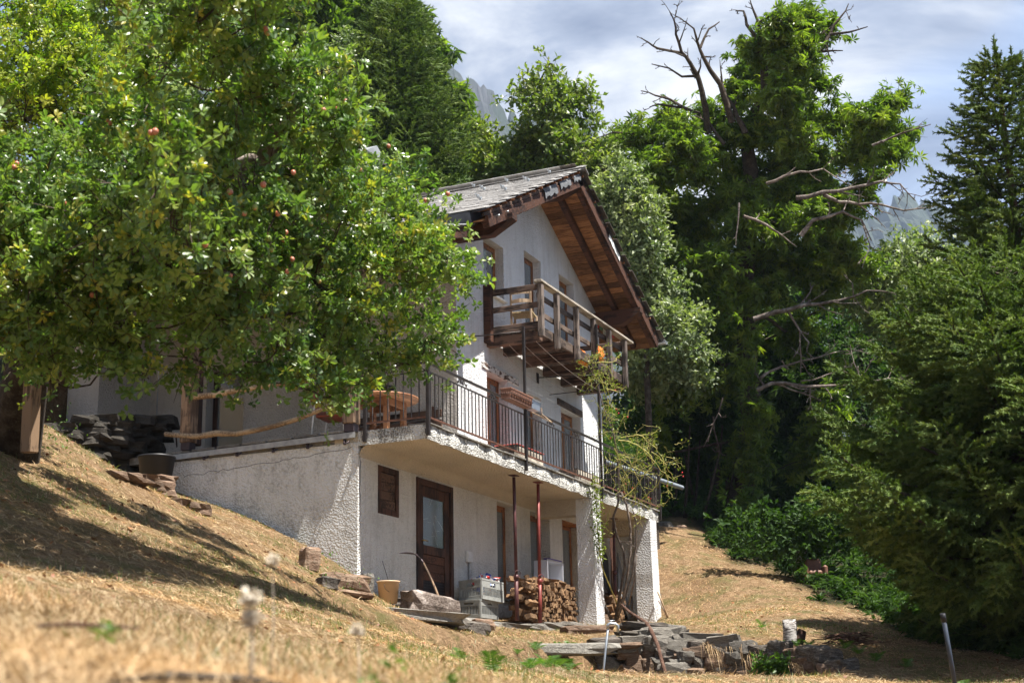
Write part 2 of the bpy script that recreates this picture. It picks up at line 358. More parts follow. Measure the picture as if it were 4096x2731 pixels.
M['needle'] = leaf_mat('spruce_needles', [(0.035, 0.06, 0.018), (0.075, 0.115, 0.03), (0.125, 0.165, 0.045), (0.19, 0.215, 0.07)], 0.15, 0.7, spec=0.12)
M['needle_left'] = leaf_mat('bright_spruce_needles', [(0.04, 0.075, 0.02), (0.085, 0.135, 0.034), (0.145, 0.20, 0.06), (0.21, 0.26, 0.09)], 0.2, 0.65, spec=0.12)
M['straw'] = leaf_mat('dry_grass', [(0.17, 0.10, 0.05), (0.33, 0.215, 0.12), (0.48, 0.34, 0.205), (0.60, 0.47, 0.31)], 0.2, 0.6, (1.2, 1.1, 0.8), 0.2)
M['green_grass'] = leaf_mat('green_grass', [(0.05, 0.085, 0.015), (0.11, 0.15, 0.03), (0.19, 0.22, 0.06)], 0.3, 0.5)
M['dead_leaf'] = leaf_mat('fallen_brown_leaf', [(0.12, 0.04, 0.015), (0.28, 0.10, 0.04), (0.4, 0.2, 0.08)], 0.1, 0.6, (1, 1, 1))
def apple_mat():
    mt, nt, b, out = new_mat('ripening_apple'); P = obj_pos(nt)
    n = noise(nt, P, 16, 3, 0.5); r = obj_rand(nt)
    f = N(nt, 'ShaderNodeMath', {0: n.outputs['Fac'], 1: r}, operation='ADD')
    nt.links.new(ramp(nt, f.outputs[0], [(0.75, (0.20, 0.27, 0.06)), (1.15, (0.34, 0.32, 0.10)), (1.5, (0.45, 0.16, 0.09))]), b.inputs['Base Color'])
    b.inputs['Roughness'].default_value = 0.35; return mt
M['apple'] = apple_mat()
def ground_mat():
    mt, nt, b, out = new_mat('dry_mown_meadow'); P = geo_pos(nt)
    n1 = noise(nt, P, 0.45, 5, 0.6); n2 = noise(nt, scaled(nt, P, (1, 1, 1)), 7, 6, 0.7, 0.4); n3 = noise(nt, P, 40, 4, 0.7); n4 = noise(nt, P, 1.7, 5, 0.65)
    c = ramp(nt, n2.outputs['Fac'], [(0.3, (0.14, 0.088, 0.048)), (0.48, (0.28, 0.185, 0.105)), (0.7, (0.41, 0.29, 0.175))])
    c = mixc(nt, 1.0, c, ramp(nt, n3.outputs['Fac'], [(0.3, (0.6, 0.58, 0.55)), (0.62, (1.15, 1.12, 1.08))]), 'MULTIPLY')
    c = mixc(nt, ramp(nt, n4.outputs['Fac'], [(0.47, (0, 0, 0)), (0.64, (0.75, 0.75, 0.75))]), c, (0.12, 0.125, 0.04))
    c = mixc(nt, ramp(nt, n1.outputs['Fac'], [(0.56, (0, 0, 0)), (0.70, (0.55, 0.55, 0.55))]), c, (0.16, 0.09, 0.045))
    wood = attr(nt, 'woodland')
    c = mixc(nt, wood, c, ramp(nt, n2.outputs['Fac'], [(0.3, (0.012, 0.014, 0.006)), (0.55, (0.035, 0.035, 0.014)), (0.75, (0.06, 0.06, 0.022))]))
    nt.links.new(c, b.inputs['Base Color']); b.inputs['Roughness'].default_value = 0.95; b.inputs['Specular IOR Level'].default_value = 0.15
    h = N(nt, 'ShaderNodeMath', {0: n2.outputs['Fac'], 1: n3.outputs['Fac']}, operation='ADD')
    bump(nt, b, h.outputs[0], 1.0, 0.07); return mt
M['ground'] = ground_mat()
def rock_far(name, a, c_, g):
    mt, nt, b, out = new_mat(name); P = geo_pos(nt)
    n1 = noise(nt, P, 0.012, 8, 0.68, 0.6); n2 = noise(nt, scaled(nt, P, (1, 1, 0.35)), 0.05, 6, 0.7)
    c = ramp(nt, n2.outputs['Fac'], [(0.35, a), (0.65, c_)])
    c = mixc(nt, ramp(nt, n1.outputs['Fac'], [(0.45, (0, 0, 0)), (0.56, (1, 1, 1))]), c, g)
    nt.links.new(c, b.inputs['Base Color']); b.inputs['Roughness'].default_value = 1.0
    return mt
M['mtn_rock'] = rock_far('pale_rock_face', (0.022, 0.024, 0.028), (0.062, 0.064, 0.07), (0.018, 0.028, 0.016))
M['mtn_wood'] = rock_far('wooded_mountain', (0.010, 0.018, 0.010), (0.022, 0.034, 0.018), (0.016, 0.026, 0.012))

# ------------------------------------------------------------------ mesh helpers
def link(o, parent=None):
    COL.objects.link(o)
    if parent is not None: o.parent = parent
    return o
def tag(o, label=None, cat=None, group=None, kind=None):
    if label: o['label'] = label
    if cat: o['category'] = cat
    if group: o['group'] = group
    if kind: o['kind'] = kind
    return o
def empty(name, loc=(0, 0, 0), label=None, cat=None, group=None, rz=0.0):
    o = bpy.data.objects.new(name, None); COL.objects.link(o)
    o.location = loc; o.rotation_euler = (0, 0, rz); o.empty_display_size = 0.1
    return tag(o, label, cat, group)
def V(*a): return Vector(a)

class MB:
    def __init__(s): s.v = []; s.f = []; s.sm = []
    def add(s, vs, fs, smooth=False):
        k = len(s.v); s.v += [tuple(x) for x in vs]; s.f += [tuple(i + k for i in f) for f in fs]; s.sm += [smooth] * len(fs); return s
    def box(s, a, b, ch=0.0, mat=None):
        x0, y0, z0 = [min(p, q) for p, q in zip(a, b)]; x1, y1, z1 = [max(p, q) for p, q in zip(a, b)]
        c = Vector(((x0 + x1) / 2, (y0 + y1) / 2, (z0 + z1) / 2)); h = ((x1 - x0) / 2, (y1 - y0) / 2, (z1 - z0) / 2)
        if ch <= 0 or min(h) <= ch * 1.01:
            vs = [Vector((sx * h[0], sy * h[1], sz * h[2])) for sz in (-1, 1) for sy in (-1, 1) for sx in (-1, 1)]
            fs = [(0, 2, 3, 1), (4, 5, 7, 6), (0, 1, 5, 4), (2, 6, 7, 3), (0, 4, 6, 2), (1, 3, 7, 5)]
        else:
            vs = []; idx = {}
            for sx in (-1, 1):
                for sy in (-1, 1):
                    for sz in (-1, 1):
                        for ax in range(3):
                            p = [sx * (h[0] - ch), sy * (h[1] - ch), sz * (h[2] - ch)]
                            p[ax] = (sx, sy, sz)[ax] * h[ax]
                            idx[(sx, sy, sz, ax)] = len(vs); vs.append(Vector(p))
            fs = []
            for ax in range(3):
                u, w = [(1, 2), (2, 0), (0, 1)][ax]
                for sg in (-1, 1):
                    q = []
                    for a_, b_ in ((-1, -1), (1, -1), (1, 1), (-1, 1)):
                        k = [0, 0, 0]; k[ax] = sg; k[u] = a_; k[w] = b_
                        q.append(idx[(*k, ax)])
                    fs.append(tuple(q if sg > 0 else q[::-1]))
            for ax in range(3):
                u, w = [(1, 2), (2, 0), (0, 1)][ax]
                for su in (-1, 1):
                    for sw in (-1, 1):
                        k0 = [0, 0, 0]; k1 = [0, 0, 0]; k0[ax] = -1; k1[ax] = 1
                        for k in (k0, k1): k[u] = su; k[w] = sw
                        q = [idx[(*k0, u)], idx[(*k1, u)], idx[(*k1, w)], idx[(*k0, w)]]
                        fs.append(tuple(q if su * sw < 0 else q[::-1]))
            for sx in (-1, 1):
                for sy in (-1, 1):
                    for sz in (-1, 1):
                        q = [idx[(sx, sy, sz, a_)] for a_ in range(3)]
                        fs.append(tuple(q if sx * sy * sz > 0 else q[::-1]))
        if mat is None: vs = [v + c for v in vs]
        else: vs = [mat @ (v + c) for v in vs]
        return s.add(vs, fs)
    def bar(s, p, q, w, h, up=(0, 0, 1), ch=0.0, jit=0.0):
        """rectangular bar from p to q, w across, h along up"""
        p, q = Vector(p), Vector(q); d = q - p; Ld = d.length; d.normalize()
        u = Vector(up); side = d.cross(u)
        if side.length < 1e-5: side = d.cross(Vector((1, 0, 0)))
        side.normalize(); u = side.cross(d).normalized()
        mt = Matrix(((d.x, side.x, u.x, p.x), (d.y, side.y, u.y, p.y), (d.z, side.z, u.z, p.z), (0, 0, 0, 1)))
        return s.box((0, -w / 2, -h / 2), (Ld, w / 2, h / 2), ch, mt)
    def tube(s, pts, rad, n=8, cap=True, smooth=True, squash=1.0):
        pts = [Vector(p) for p in pts]; m_ = len(pts)
        if not hasattr(rad, '__len__'): rad = [rad] * m_
        vs = []; fs = []; prev = None
        for i, p in enumerate(pts):
            t = (pts[min(i + 1, m_ - 1)] - pts[max(i - 1, 0)])
            if t.length < 1e-9: t = Vector((0, 0, 1))
            t.normalize()
            if prev is None:
                a = Vector((0, 0, 1)) if abs(t.z) < 0.9 else Vector((1, 0, 0)); u = t.cross(a).normalized()
            else:
                u = (prev - t * prev.dot(t))
                if u.length < 1e-6: u = t.cross(Vector((0.3, 0.5, 0.8)))
                u.normalize()
            prev = u; w = t.cross(u)
            for k in range(n):
                a = 2 * math.pi * k / n
                vs.append(p + (u * math.cos(a) + w * math.sin(a) * squash) * rad[i])
        for i in range(m_ - 1):
            for k in range(n):
                k2 = (k + 1) % n
                fs.append((i * n + k, i * n + k2, (i + 1) * n + k2, (i + 1) * n + k))
        s.add(vs, fs, smooth)
        if cap:
            b = len(s.v) - len(vs)
            s.f.append(tuple(b + k for k in range(n))[::-1]); s.sm.append(False)
            s.f.append(tuple(b + (m_ - 1) * n + k for k in range(n))); s.sm.append(False)
        return s
    def lathe(s, c, prof, n=20, smooth=True, axis=(0, 0, 1), close=False):
        c = Vector(c); ax = Vector(axis).normalized()
        u = ax.cross(Vector((1, 0, 0)) if abs(ax.x) < 0.9 else Vector((0, 1, 0))).normalized(); w = ax.cross(u)
        vs = []; fs = []
        for r, h in prof:
            for k in range(n):
                a = 2 * math.pi * k / n
                vs.append(c + ax * h + (u * math.cos(a) + w * math.sin(a)) * r)
        for i in range(len(prof) - 1):
            for k in range(n):
                k2 = (k + 1) % n
                fs.append((i * n + k, i * n + k2, (i + 1) * n + k2, (i + 1) * n + k))
        return s.add(vs, fs, smooth)
    def prism(s, poly, ext, close=True):
        """poly: list of 3D points, ext: extrusion vector"""
        ext = Vector(ext); n = len(poly); p = [Vector(q) for q in poly]
        vs = p + [q + ext for q in p]
        fs = [tuple(range(n))[::-1], tuple(range(n, 2 * n))] + [(i, (i + 1) % n, (i + 1) % n + n, i + n) for i in range(n)]
        return s.add(vs, fs)
    def disc(s, c, r, n=16, axis=(0, 0, 1)):
        return s.lathe(c, [(r, 0), (0.0005, 0)], n, False, axis)
    def mesh(s, name, mat=None):
        me = bpy.data.meshes.new(name); me.from_pydata(s.v, [], s.f)
        me.polygons.foreach_set('use_smooth', s.sm)
        if mat is not None: me.materials.append(mat)
        me.update(); return me
    def build(s, name, mat, parent=None, **k):
        o = bpy.data.objects.new(name, s.mesh(name, mat)); link(o, parent); return tag(o, **k) if k else o

def inst(name, me, parent=None, mw=None):
    o = bpy.data.objects.new(name, me); link(o, parent)
    if mw is not None: o.matrix_local = mw
    return o

def np_mesh(name, verts, faces, mat, tint=None, smooth=False):
    """verts (n,3), faces (m,k) fast mesh; faces one array of tris or quads"""
    me = bpy.data.meshes.new(name); nv = len(verts); nf, k = faces.shape
    me.vertices.add(nv); me.vertices.foreach_set('co', np.ascontiguousarray(verts, dtype=np.float32).ravel())
    me.loops.add(nf * k); me.loops.foreach_set('vertex_index', np.ascontiguousarray(faces, dtype=np.int32).ravel())
    me.polygons.add(nf); me.polygons.foreach_set('loop_start', np.arange(0, nf * k, k, dtype=np.int32))
    me.polygons.foreach_set('loop_total', np.full(nf, k, dtype=np.int32))
    me.polygons.foreach_set('use_smooth', np.full(nf, smooth, dtype=bool))
    if tint is not None:
        a = me.attributes.new('tint', 'FLOAT', 'POINT'); a.data.foreach_set('value', np.ascontiguousarray(tint, dtype=np.float32))
    me.update(calc_edges=True); me.materials.append(mat)
    return me

def norm(a): return a / np.maximum(np.linalg.norm(a, axis=-1, keepdims=True), 1e-9)
def unit(n): return norm(rng.normal(size=(n, 3)))
def scatter(tv, tf, pos, dirs, nrm, size, tint):
    """instance template (verts tv along +y, normal +z) n times -> arrays"""
    d = norm(dirs); s_ = norm(np.cross(d, nrm)); u = np.cross(s_, d)
    n = len(pos); k = len(tv)
    size = np.broadcast_to(np.asarray(size, float).reshape(-1, 1, 1), (n, 1, 1)) if np.ndim(size) else np.full((n, 1, 1), size)
    vv = pos[:, None, :] + size * (tv[None, :, 0:1] * s_[:, None, :] + tv[None, :, 1:2] * d[:, None, :] + tv[None, :, 2:3] * u[:, None, :])
    ff = tf[None] + (np.arange(n) * k)[:, None, None]
    return vv.reshape(-1, 3), ff.reshape(-1, tf.shape[1]), np.repeat(tint, k)

LEAF_APPLE = (np.array([(0, 0, 0), (-.23, .22, .10), (-.31, .55, .12), (0, 1.0, -.08), (.31, .55, .12), (.23, .22, .10), (0, .5, 0.0)]),
              np.array([(0, 6, 1), (1, 6, 2), (2, 6, 3), (3, 6, 4), (4, 6, 5), (5, 6, 0)]))
LEAF_SIMPLE = (np.array([(0, 0, 0), (-.27, .5, .1), (0, 1.0, -.05), (.27, .5, .1)]), np.array([(0, 3, 2), (0, 2, 1)]))
def rosette(n, w, droop=0.25, spread=1.0):
    vs, fs = [], []
    for i in range(n):
        a = -1.9 + 3.8 * i / (n - 1)
        Ln = 1.0 if abs(a) < 1.2 else 0.75
        c, s = math.cos(a), math.sin(a); b = len(vs)
        for x, y, z in [(0, .04, 0), (-w, .5, .03), (0, 1, -droop), (w, .5, .03)]:
            x *= Ln; y *= Ln
            vs.append((x * c + y * s, -x * s + y * c, z - 0.12 * abs(a) * y * y))
        fs += [(b, b + 3, b + 2), (b, b + 2, b + 1)]
    return np.array(vs), np.array(fs)
ROS_CHEST = rosette(6, 0.15, .3)
def shoot_template(nn=9):
    vs = [(0, 0, 0), (.06, .5, 0), (0, .5, .06), (-.06, .5, 0), (0, .5, -.06), (0, 1, 0)]
    fs = [(0, 2, 1), (0, 3, 2), (0, 4, 3), (0, 1, 4), (1, 2, 5), (2, 3, 5), (3, 4, 5), (4, 1, 5)]
    for i in range(nn):
        y = 0.04 + 0.9 * i / nn
        for q in range(2):
            a = i * 2.4 + q * math.pi
            r = 0.155 * (1 - 0.5 * max(0, y - .5))
            b = len(vs); ca, sa = math.cos(a), math.sin(a)
            vs += [(.03 * ca, y - .05, .03 * sa), (.03 * ca, y + .05, .03 * sa), (ca * r, y + 0.10, sa * r)]
            fs.append((b, b + 1, b + 2))
    return np.array(vs, float), np.array(fs)
SHOOT = shoot_template(12)
SHOOT_S = shoot_template(7)
def apple_rosette(n=6):
    vs, fs = [], []
    for i in range(n):
        a = 6.283 * i / n + (.35 if i % 2 else 0); up_ = (.55, .2, .8, .1, .45, .3)[i % 6]; Ln = (1.0, .85, .7, .95, .8, .9)[i % 6]; c, s = math.cos(a), math.sin(a); b = len(vs); cu = math.cos(up_)
        for x, y, z in [(0, .16, 0), (-.19, .42, .05), (-.20, .74, .02), (0, 1.02, -.14), (.20, .74, .02), (.19, .42, .05), (0, .55, -.03)]:
            x *= Ln; y *= Ln; z = z * Ln + y * math.sin(up_); y *= cu; vs.append((x * c + y * s, z, -x * s + y * c))
        fs += [(b, b + 6, b + 1), (b + 1, b + 6, b + 2), (b + 2, b + 6, b + 3), (b + 3, b + 6, b + 4), (b + 4, b + 6, b + 5), (b + 5, b + 6, b)]
    return np.array(vs), np.array(fs)
ROS_APPLE = apple_rosette()

# ------------------------------------------------------------------ the ground: control points taken along the rays of the photograph
ctl = []
for px, py, D in [(0, 2731, 2.2), (500, 2731, 2.5), (1000, 2731, 3.0), (1500, 2731, 4.2), (2048, 2731, 7.5), (2400, 2731, 11.5),
                  (0, 2420, 4.6), (0, 2250, 8.5), (0, 1900, 13.0), (0, 1720, 15.8), (500, 2480, 4.8), (500, 2350, 8.0), (500, 2250, 10.0), (500, 2020, 15.0), (450, 1900, 18.5),
                  (1000, 2580, 5.2), (1000, 2430, 9.5), (1000, 2260, 14.0), (1400, 2620, 7.0), (1400, 2490, 12.0),
                  (1700, 2620, 10.0), (1700, 2480, 18.5), (1700, 2520, 15.5), (1560, 2440, 18.5), (1560, 2475, 15.5), (1450, 2385, 18.3), (1450, 2430, 15.5), (1250, 2345, 15.0), (1250, 2270, 18.5), (1800, 2490, 20.0), (2048, 2620, 13.0), (2048, 2520, 20.0), (2300, 2620, 16.0), (2350, 2560, 20.5),
                  (2440, 2600, 19.6), (2640, 2510, 22.5), (3000, 2545, 21.0), (3340, 2610, 19.3), (3130, 2530, 21.5),
                  (2900, 2300, 30.0), (2900, 2480, 25.0), (3200, 2440, 25.5), (3250, 2570, 21.0), (3500, 2600, 20.5), (3800, 2640, 19.0),
                  (4096, 2690, 17.0), (3000, 2280, 31.5), (3400, 2500, 24.5), (2750, 2180, 33.0), (3600, 2690, 17.5), (4050, 2731, 16.0),
                  (3300, 2420, 27.5), (3700, 2560, 22.5), (200, 1500, 26.0), (500, 1420, 29.0), (100, 1650, 17.5)]:
    ctl.append(onD(px, py, D))
for p in [(17.74, 10.3, 1.98), tuple(onY((1497, 2385), 10.2)), tuple(onY((1548, 2418), 9.85)), tuple(onY((1660, 2428), 10.1)), (20.8, 9.9, 1.52), (22.5, 9.9, 1.57), (24.3, 9.2, 1.60), (26, 9.2, 1.68), (27.6, 9.18, 1.80), (26, 10.2, 1.75), (28.2, 9.6, 2.05),
          (17.6, 11.2, 2.55), (17.6, 12.3, 3.05), (17.5, 13.7, 3.50), (17, 15.5, 4.1), (20, 19, 5.3), (28.6, 12, 3.0), (29, 15, 4.2), (26, 20, 6.4),
          (0, 0, -0.55), (2, -2, -0.7), (6, -3, -0.5), (12, -4, -0.3), (20, -4, -0.2), (-3, 0, -0.5), (-2, 3, 0.3), (0, 6, 1.2), (2, 10, 2.6),
          (16, 3.0, 0.30), (14, 3.6, 0.28), (18.2, 2.4, 0.35), (35, 0, 1.2), (45, -3, 1.5), (34, 20, 9.0), (42, 16, 8.5), (40, 5, 4.0), (50, 10, 6.5), (50, 30, 17),
          (10, 24, 8.0), (0, 20, 6.5), (20, 34, 13.5), (-10, 10, 3.0), (-10, 30, 10), (30, 40, 18.5), (10, 45, 17), (60, 0, 3), (60, 45, 26), (-10, -12, -3), (25, -15, -2.5), (60, -15, -1.5)]:
    ctl.append(np.array(p, float))
ctl = np.array(ctl)
def tps_fit(P, lam=0.02):
    n = len(P); X = P[:, :2]; d2 = ((X[:, None] - X[None]) ** 2).sum(-1)
    K = np.where(d2 > 1e-12, 0.5 * d2 * np.log(np.maximum(d2, 1e-12)), 0) + lam * np.eye(n)
    Q = np.hstack([np.ones((n, 1)), X]); A = np.block([[K, Q], [Q.T, np.zeros((3, 3))]])
    return np.linalg.solve(A, np.concatenate([P[:, 2], np.zeros(3)]))
TPS = tps_fit(ctl)
WALL = np.array([onD(2385, 2600, 19.9), onD(2480, 2565, 19.6), onD(2640, 2520, 19.8), onD(2900, 2540, 19.4), onD(3150, 2580, 18.8), onD(3300, 2620, 18.2), onD(3400, 2690, 17.6)])
def H0(x, y):
    x = np.asarray(x, float); y = np.asarray(y, float); sh = x.shape; xf, yf = x.ravel(), y.ravel()
    out = np.empty(len(xf))
    for i in range(0, len(xf), 20000):
        a = xf[i:i + 20000]; b = yf[i:i + 20000]
        d2 = (a[:, None] - ctl[None, :, 0]) ** 2 + (b[:, None] - ctl[None, :, 1]) ** 2
        out[i:i + 20000] = (0.5 * d2 * np.log(np.maximum(d2, 1e-12))) @ TPS[:-3] + TPS[-3] + TPS[-2] * a + TPS[-1] * b
    return out.reshape(sh)
def smooth01(t): t = np.clip(t, 0, 1); return t * t * (3 - 2 * t)
def H(x, y, rough=True):
    x = np.asarray(x, float); y = np.asarray(y, float)
    far = np.hypot(x - 18, y - 9)
    z = H0(np.clip(x, -10, 60), np.clip(y, -14, 45))
    base = 1.0 + 0.46 * y + 0.05 * x
    z = z + (np.maximum(y - 45, 0) * 0.48) + (np.minimum(y + 14, 0) * 0.3) + np.maximum(x - 60, 0) * 0.02
    # the drop in front of the dry stone wall
    d = np.full(x.shape, 9e9); sgn = np.zeros(x.shape)
    for a, b in zip(WALL[:-1, :2], WALL[1:, :2]):
        ab = b - a; t = np.clip(((x - a[0]) * ab[0] + (y - a[1]) * ab[1]) / (ab @ ab), 0, 1)
        qx, qy = a[0] + t * ab[0], a[1] + t * ab[1]; dd = np.hypot(x - qx, y - qy)
        s_ = np.sign(ab[0] * (y - qy) - ab[1] * (x - qx)); up = dd < d
        sgn = np.where(up, s_, sgn); d = np.where(up, dd, d)
    f_ = -sgn * d
    e0 = WALL[0]; e1 = WALL[-1]; ax_ = (e1 - e0)[:2]; tt = ((x - e0[0]) * ax_[0] + (y - e0[1]) * ax_[1]) / (ax_ @ ax_)
    drop = 0.95 * smooth01(f_ / 0.14) * smooth01((8.0 - f_) / 6.0) * smooth01(tt / 0.2) * smooth01((1.0 - tt) / 0.14)
    z = z - np.where(f_ > 0, drop, 0)
    # keep the ground under the terrace and house floor
    inside = (x > 17.8) & (x < 29.6) & (y > 10.35) & (y < 17.5)
    z = np.where(inside, np.minimum(z, 1.2 + 0.0 * y), z)
    if rough:
        z = z + 0.016 * np.sin(x * 1.7 + 1.3 * np.sin(y * 1.1)) * np.cos(y * 2.1 + x * 0.4) + 0.010 * np.sin(x * 5.1 + y * 3.3) * np.cos(y * 4.7 - x * 2.2)
    return z
def gz(x, y): return float(H(np.array([x]), np.array([y]))[0])
def ground_hit(px, py, d0=2.0, d1=45.0):
    d = ray(px, py); Ds = np.linspace(d0, d1, 500)
    P = d[None] * Ds[:, None]; hh = H(P[:, 0], P[:, 1])
    k = np.argmax(hh > P[:, 2])
    if hh[k] <= P[k, 2]: k = len(Ds) - 1
    return Vector((P[k, 0], P[k, 1], hh[k]))

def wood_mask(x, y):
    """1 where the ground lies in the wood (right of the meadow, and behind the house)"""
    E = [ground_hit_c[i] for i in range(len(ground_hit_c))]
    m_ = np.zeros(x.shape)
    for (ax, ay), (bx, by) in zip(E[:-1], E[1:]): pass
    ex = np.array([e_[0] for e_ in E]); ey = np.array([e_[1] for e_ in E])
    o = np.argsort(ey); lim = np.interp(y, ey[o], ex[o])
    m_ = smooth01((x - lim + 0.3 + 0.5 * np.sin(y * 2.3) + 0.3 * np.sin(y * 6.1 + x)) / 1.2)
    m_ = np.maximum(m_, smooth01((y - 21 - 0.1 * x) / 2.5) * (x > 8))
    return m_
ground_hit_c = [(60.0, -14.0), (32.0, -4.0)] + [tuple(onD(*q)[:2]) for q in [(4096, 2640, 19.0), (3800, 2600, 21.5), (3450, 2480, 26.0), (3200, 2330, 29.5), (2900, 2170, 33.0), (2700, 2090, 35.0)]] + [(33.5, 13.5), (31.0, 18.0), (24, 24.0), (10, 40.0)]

xs = np.concatenate([np.arange(-60, -6, 3.0), np.arange(-6, 0, 0.5), np.arange(0, 40, 0.16), np.arange(40, 70, 1.0), np.arange(70, 320, 12)])
ys = np.concatenate([np.arange(-60, -8, 4.0), np.arange(-8, 0, 0.4), np.arange(0, 19, 0.14), np.arange(19, 45, 0.8), np.arange(45, 260, 9)])
GX, GY = np.meshgrid(xs, ys); GZ = H(GX, GY)
nx, ny = len(xs), len(ys)
ii = (np.arange(ny - 1)[:, None] * nx + np.arange(nx - 1)[None]).ravel()
gv = np.stack([GX.ravel(), GY.ravel(), GZ.ravel()], 1)
me = np_mesh('ground', gv, np.stack([ii, ii + 1, ii + 1 + nx, ii + nx], 1), M['ground'], None, True)
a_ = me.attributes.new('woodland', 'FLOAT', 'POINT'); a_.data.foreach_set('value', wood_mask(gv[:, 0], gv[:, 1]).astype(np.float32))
ground = link(bpy.data.objects.new('ground', me)); tag(ground, kind='structure')

# ------------------------------------------------------------------ mountains
def mountain(name, sil, D, depth, drop, mat, seed):
    """sil: px silhouette; surface falls towards the viewer"""
    px = np.array([s_[0] for s_ in sil], float); py = np.array([s_[1] for s_ in sil], float)
    n, r = 150, 50
    tx = np.linspace(px[0], px[-1], n); ty = np.interp(tx, px, py)
    vs = []
    for j in range(r):
        f = j / (r - 1)
        for i in range(n):
            rr = D - depth * f
            top = onD(tx[i], ty[i], D)
            base = top + (-CAM[2] * depth * f); p = Vector(base)
            nz = mnoise.fractal(Vector((tx[i] * 0.012 + seed, f * 6.0, 0.3)), 0.9, 2.2, 6)
            n2 = mnoise.ridged_multi_fractal(Vector((tx[i] * 0.006 + seed, f * 2.2, 5.3)), 0.9, 2.1, 5, 1.0, 2.0)
            p.z = top[2] - drop * (f ** 0.85) + (nz * 0.05 + n2 * 0.012 * min(1, f * 5)) * drop + nz * 0.010 * drop
            vs.append(p[:])
    vs = np.array(vs); ii = (np.arange(r - 1)[:, None] * n + np.arange(n - 1)[None]).ravel()
    o = link(bpy.data.objects.new(name, np_mesh(name, vs, np.stack([ii, ii + 1, ii + 1 + n, ii + n], 1), mat)))
    tag(o, kind='structure'); return o
mountain('mountain', [(700, -150), (1150, 5), (1250, 45), (1400, 120), (1560, 200), (1700, 255), (1800, 292), (1880, 320), (1930, 365), (2000, 400), (2060, 490), (2200, 520), (2350, 560), (2440, 640), (2500, 720), (2700, 1000)], 1150, 500, 520, M['mtn_rock'], 3.1)
mountain('mountain', [(2300, 700), (2560, 790), (2640, 830), (2720, 860), (2850, 900), (3100, 1000), (3400, 1100)], 1300, 500, 420, M['mtn_wood'], 9.4)
mountain('mountain', [(3000, 960), (3300, 860), (3520, 778), (3640, 795), (3760, 818), (3900, 850), (4150, 900), (4400, 960)], 1500, 600, 480, M['mtn_wood'], 17.7)

# ------------------------------------------------------------------ the house
FY = 10.30            # facade plane
XL, XR = 21.03, 28.05 # upper walls
TZ = 4.10             # terrace level
TX0, TX1 = 17.74, 28.22
SY = 9.18             # slab front
RX, RZ, RS = 24.54, 10.48, 0.507   # ridge x, height, slope of the roof
house = empty('alpine_house', (24.5, 10.3, 1.6), 'white roughcast mountain house with stone tiled gable roof, timber balcony and iron railed terrace', 'house')
HI = Vector(house.location)
def hb(mb, name, mat, parent=None, **k):
    """build a part of the house from world coordinates"""
    par = parent or house
    o = mb.build(name, mat, None, **k)
    o.parent = par
    if par is house: o.matrix_parent_inverse = Matrix.Translation(-HI)
    return o
# keep things simple: sub-parts hang off parts whose own origin is the house origin

def wall_strips(mb, fixed, axis, u0, u1, z0, ztop, openings, depth, ny_, thick=0.0):
    """wall in plane axis=fixed; openings (u0,u1,z0,z1); reveals go 'depth' along ny_ (sign)"""
    def P(u, z, d=0.0): return (u, fixed + d * ny_, z) if axis == 'Y' else (fixed + d * ny_, u, z)
    cuts = sorted(set([u0, u1] + [o for op in openings for o in op[:2]] + [RX] if axis == 'Y' and callable(ztop) and u0 < RX < u1 else [u0, u1] + [o for op in openings for o in op[:2]]))
    zt = ztop if callable(ztop) else (lambda u: ztop)
    for a, b in zip(cuts[:-1], cuts[1:]):
        segs = [(z0, z0)]; ops = sorted([o for o in openings if o[0] <= a + 1e-6 and o[1] >= b - 1e-6], key=lambda o: o[2])
        lo = z0
        for o in ops:
            if o[2] > lo: mb.add([P(a, lo), P(b, lo), P(b, o[2]), P(a, o[2])], [(0, 1, 2, 3)])
            lo = o[3]
        mb.add([P(a, lo), P(b, lo), P(b, zt(b)), P(a, zt(a))], [(0, 1, 2, 3)])
    for a, b, c, d in [o[:4] for o in openings]:
        for q in ([(a, c), (b, c)], [(b, c), (b, d)], [(b, d), (a, d)], [(a, d), (a, c)]):
            mb.add([P(*q[0]), P(*q[1]), P(*q[1], depth), P(*q[0], depth)], [(0, 1, 2, 3)])
# --- openings
up_open = [(22.17, 23.05, 7.46, 8.50), (24.03, 24.86, 6.66, 8.76), (25.81, 26.65, 6.66, 8.78)]
mid_open = [(22.23, 23.13, TZ, 5.97), (23.93, 24.70, 4.62, 5.94), (25.71, 26.77, TZ, 5.97)]
low_open = [(18.33, 18.97, 2.98, 3.70), (19.54, 20.80, 1.50, 3.69), (22.56, 23.40, 2.02, 3.70), (24.03, 24.97, 2.02, 3.70), (25.60, 26.62, 2.02, 3.72), (28.25, 29.2, 1.7, 3.72)]
gable = lambda u: 10.22 - RS * abs(u - RX)
mb = MB(); wall_strips(mb, FY, 'Y', XL, XR, TZ, gable, up_open + mid_open, 0.27, 1)
hb(mb, 'wall', M['plaster'])
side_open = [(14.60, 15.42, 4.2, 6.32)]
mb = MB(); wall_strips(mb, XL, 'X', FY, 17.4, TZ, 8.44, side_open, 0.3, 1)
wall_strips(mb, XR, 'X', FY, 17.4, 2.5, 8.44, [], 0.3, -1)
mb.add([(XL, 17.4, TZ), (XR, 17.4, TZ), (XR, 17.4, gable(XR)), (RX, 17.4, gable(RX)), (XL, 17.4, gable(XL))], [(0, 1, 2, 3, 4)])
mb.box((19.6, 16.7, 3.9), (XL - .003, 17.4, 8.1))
hb(mb, 'wall', M['plaster_side'], label='shaded side wall of white roughcast with the shade tone in its colour')
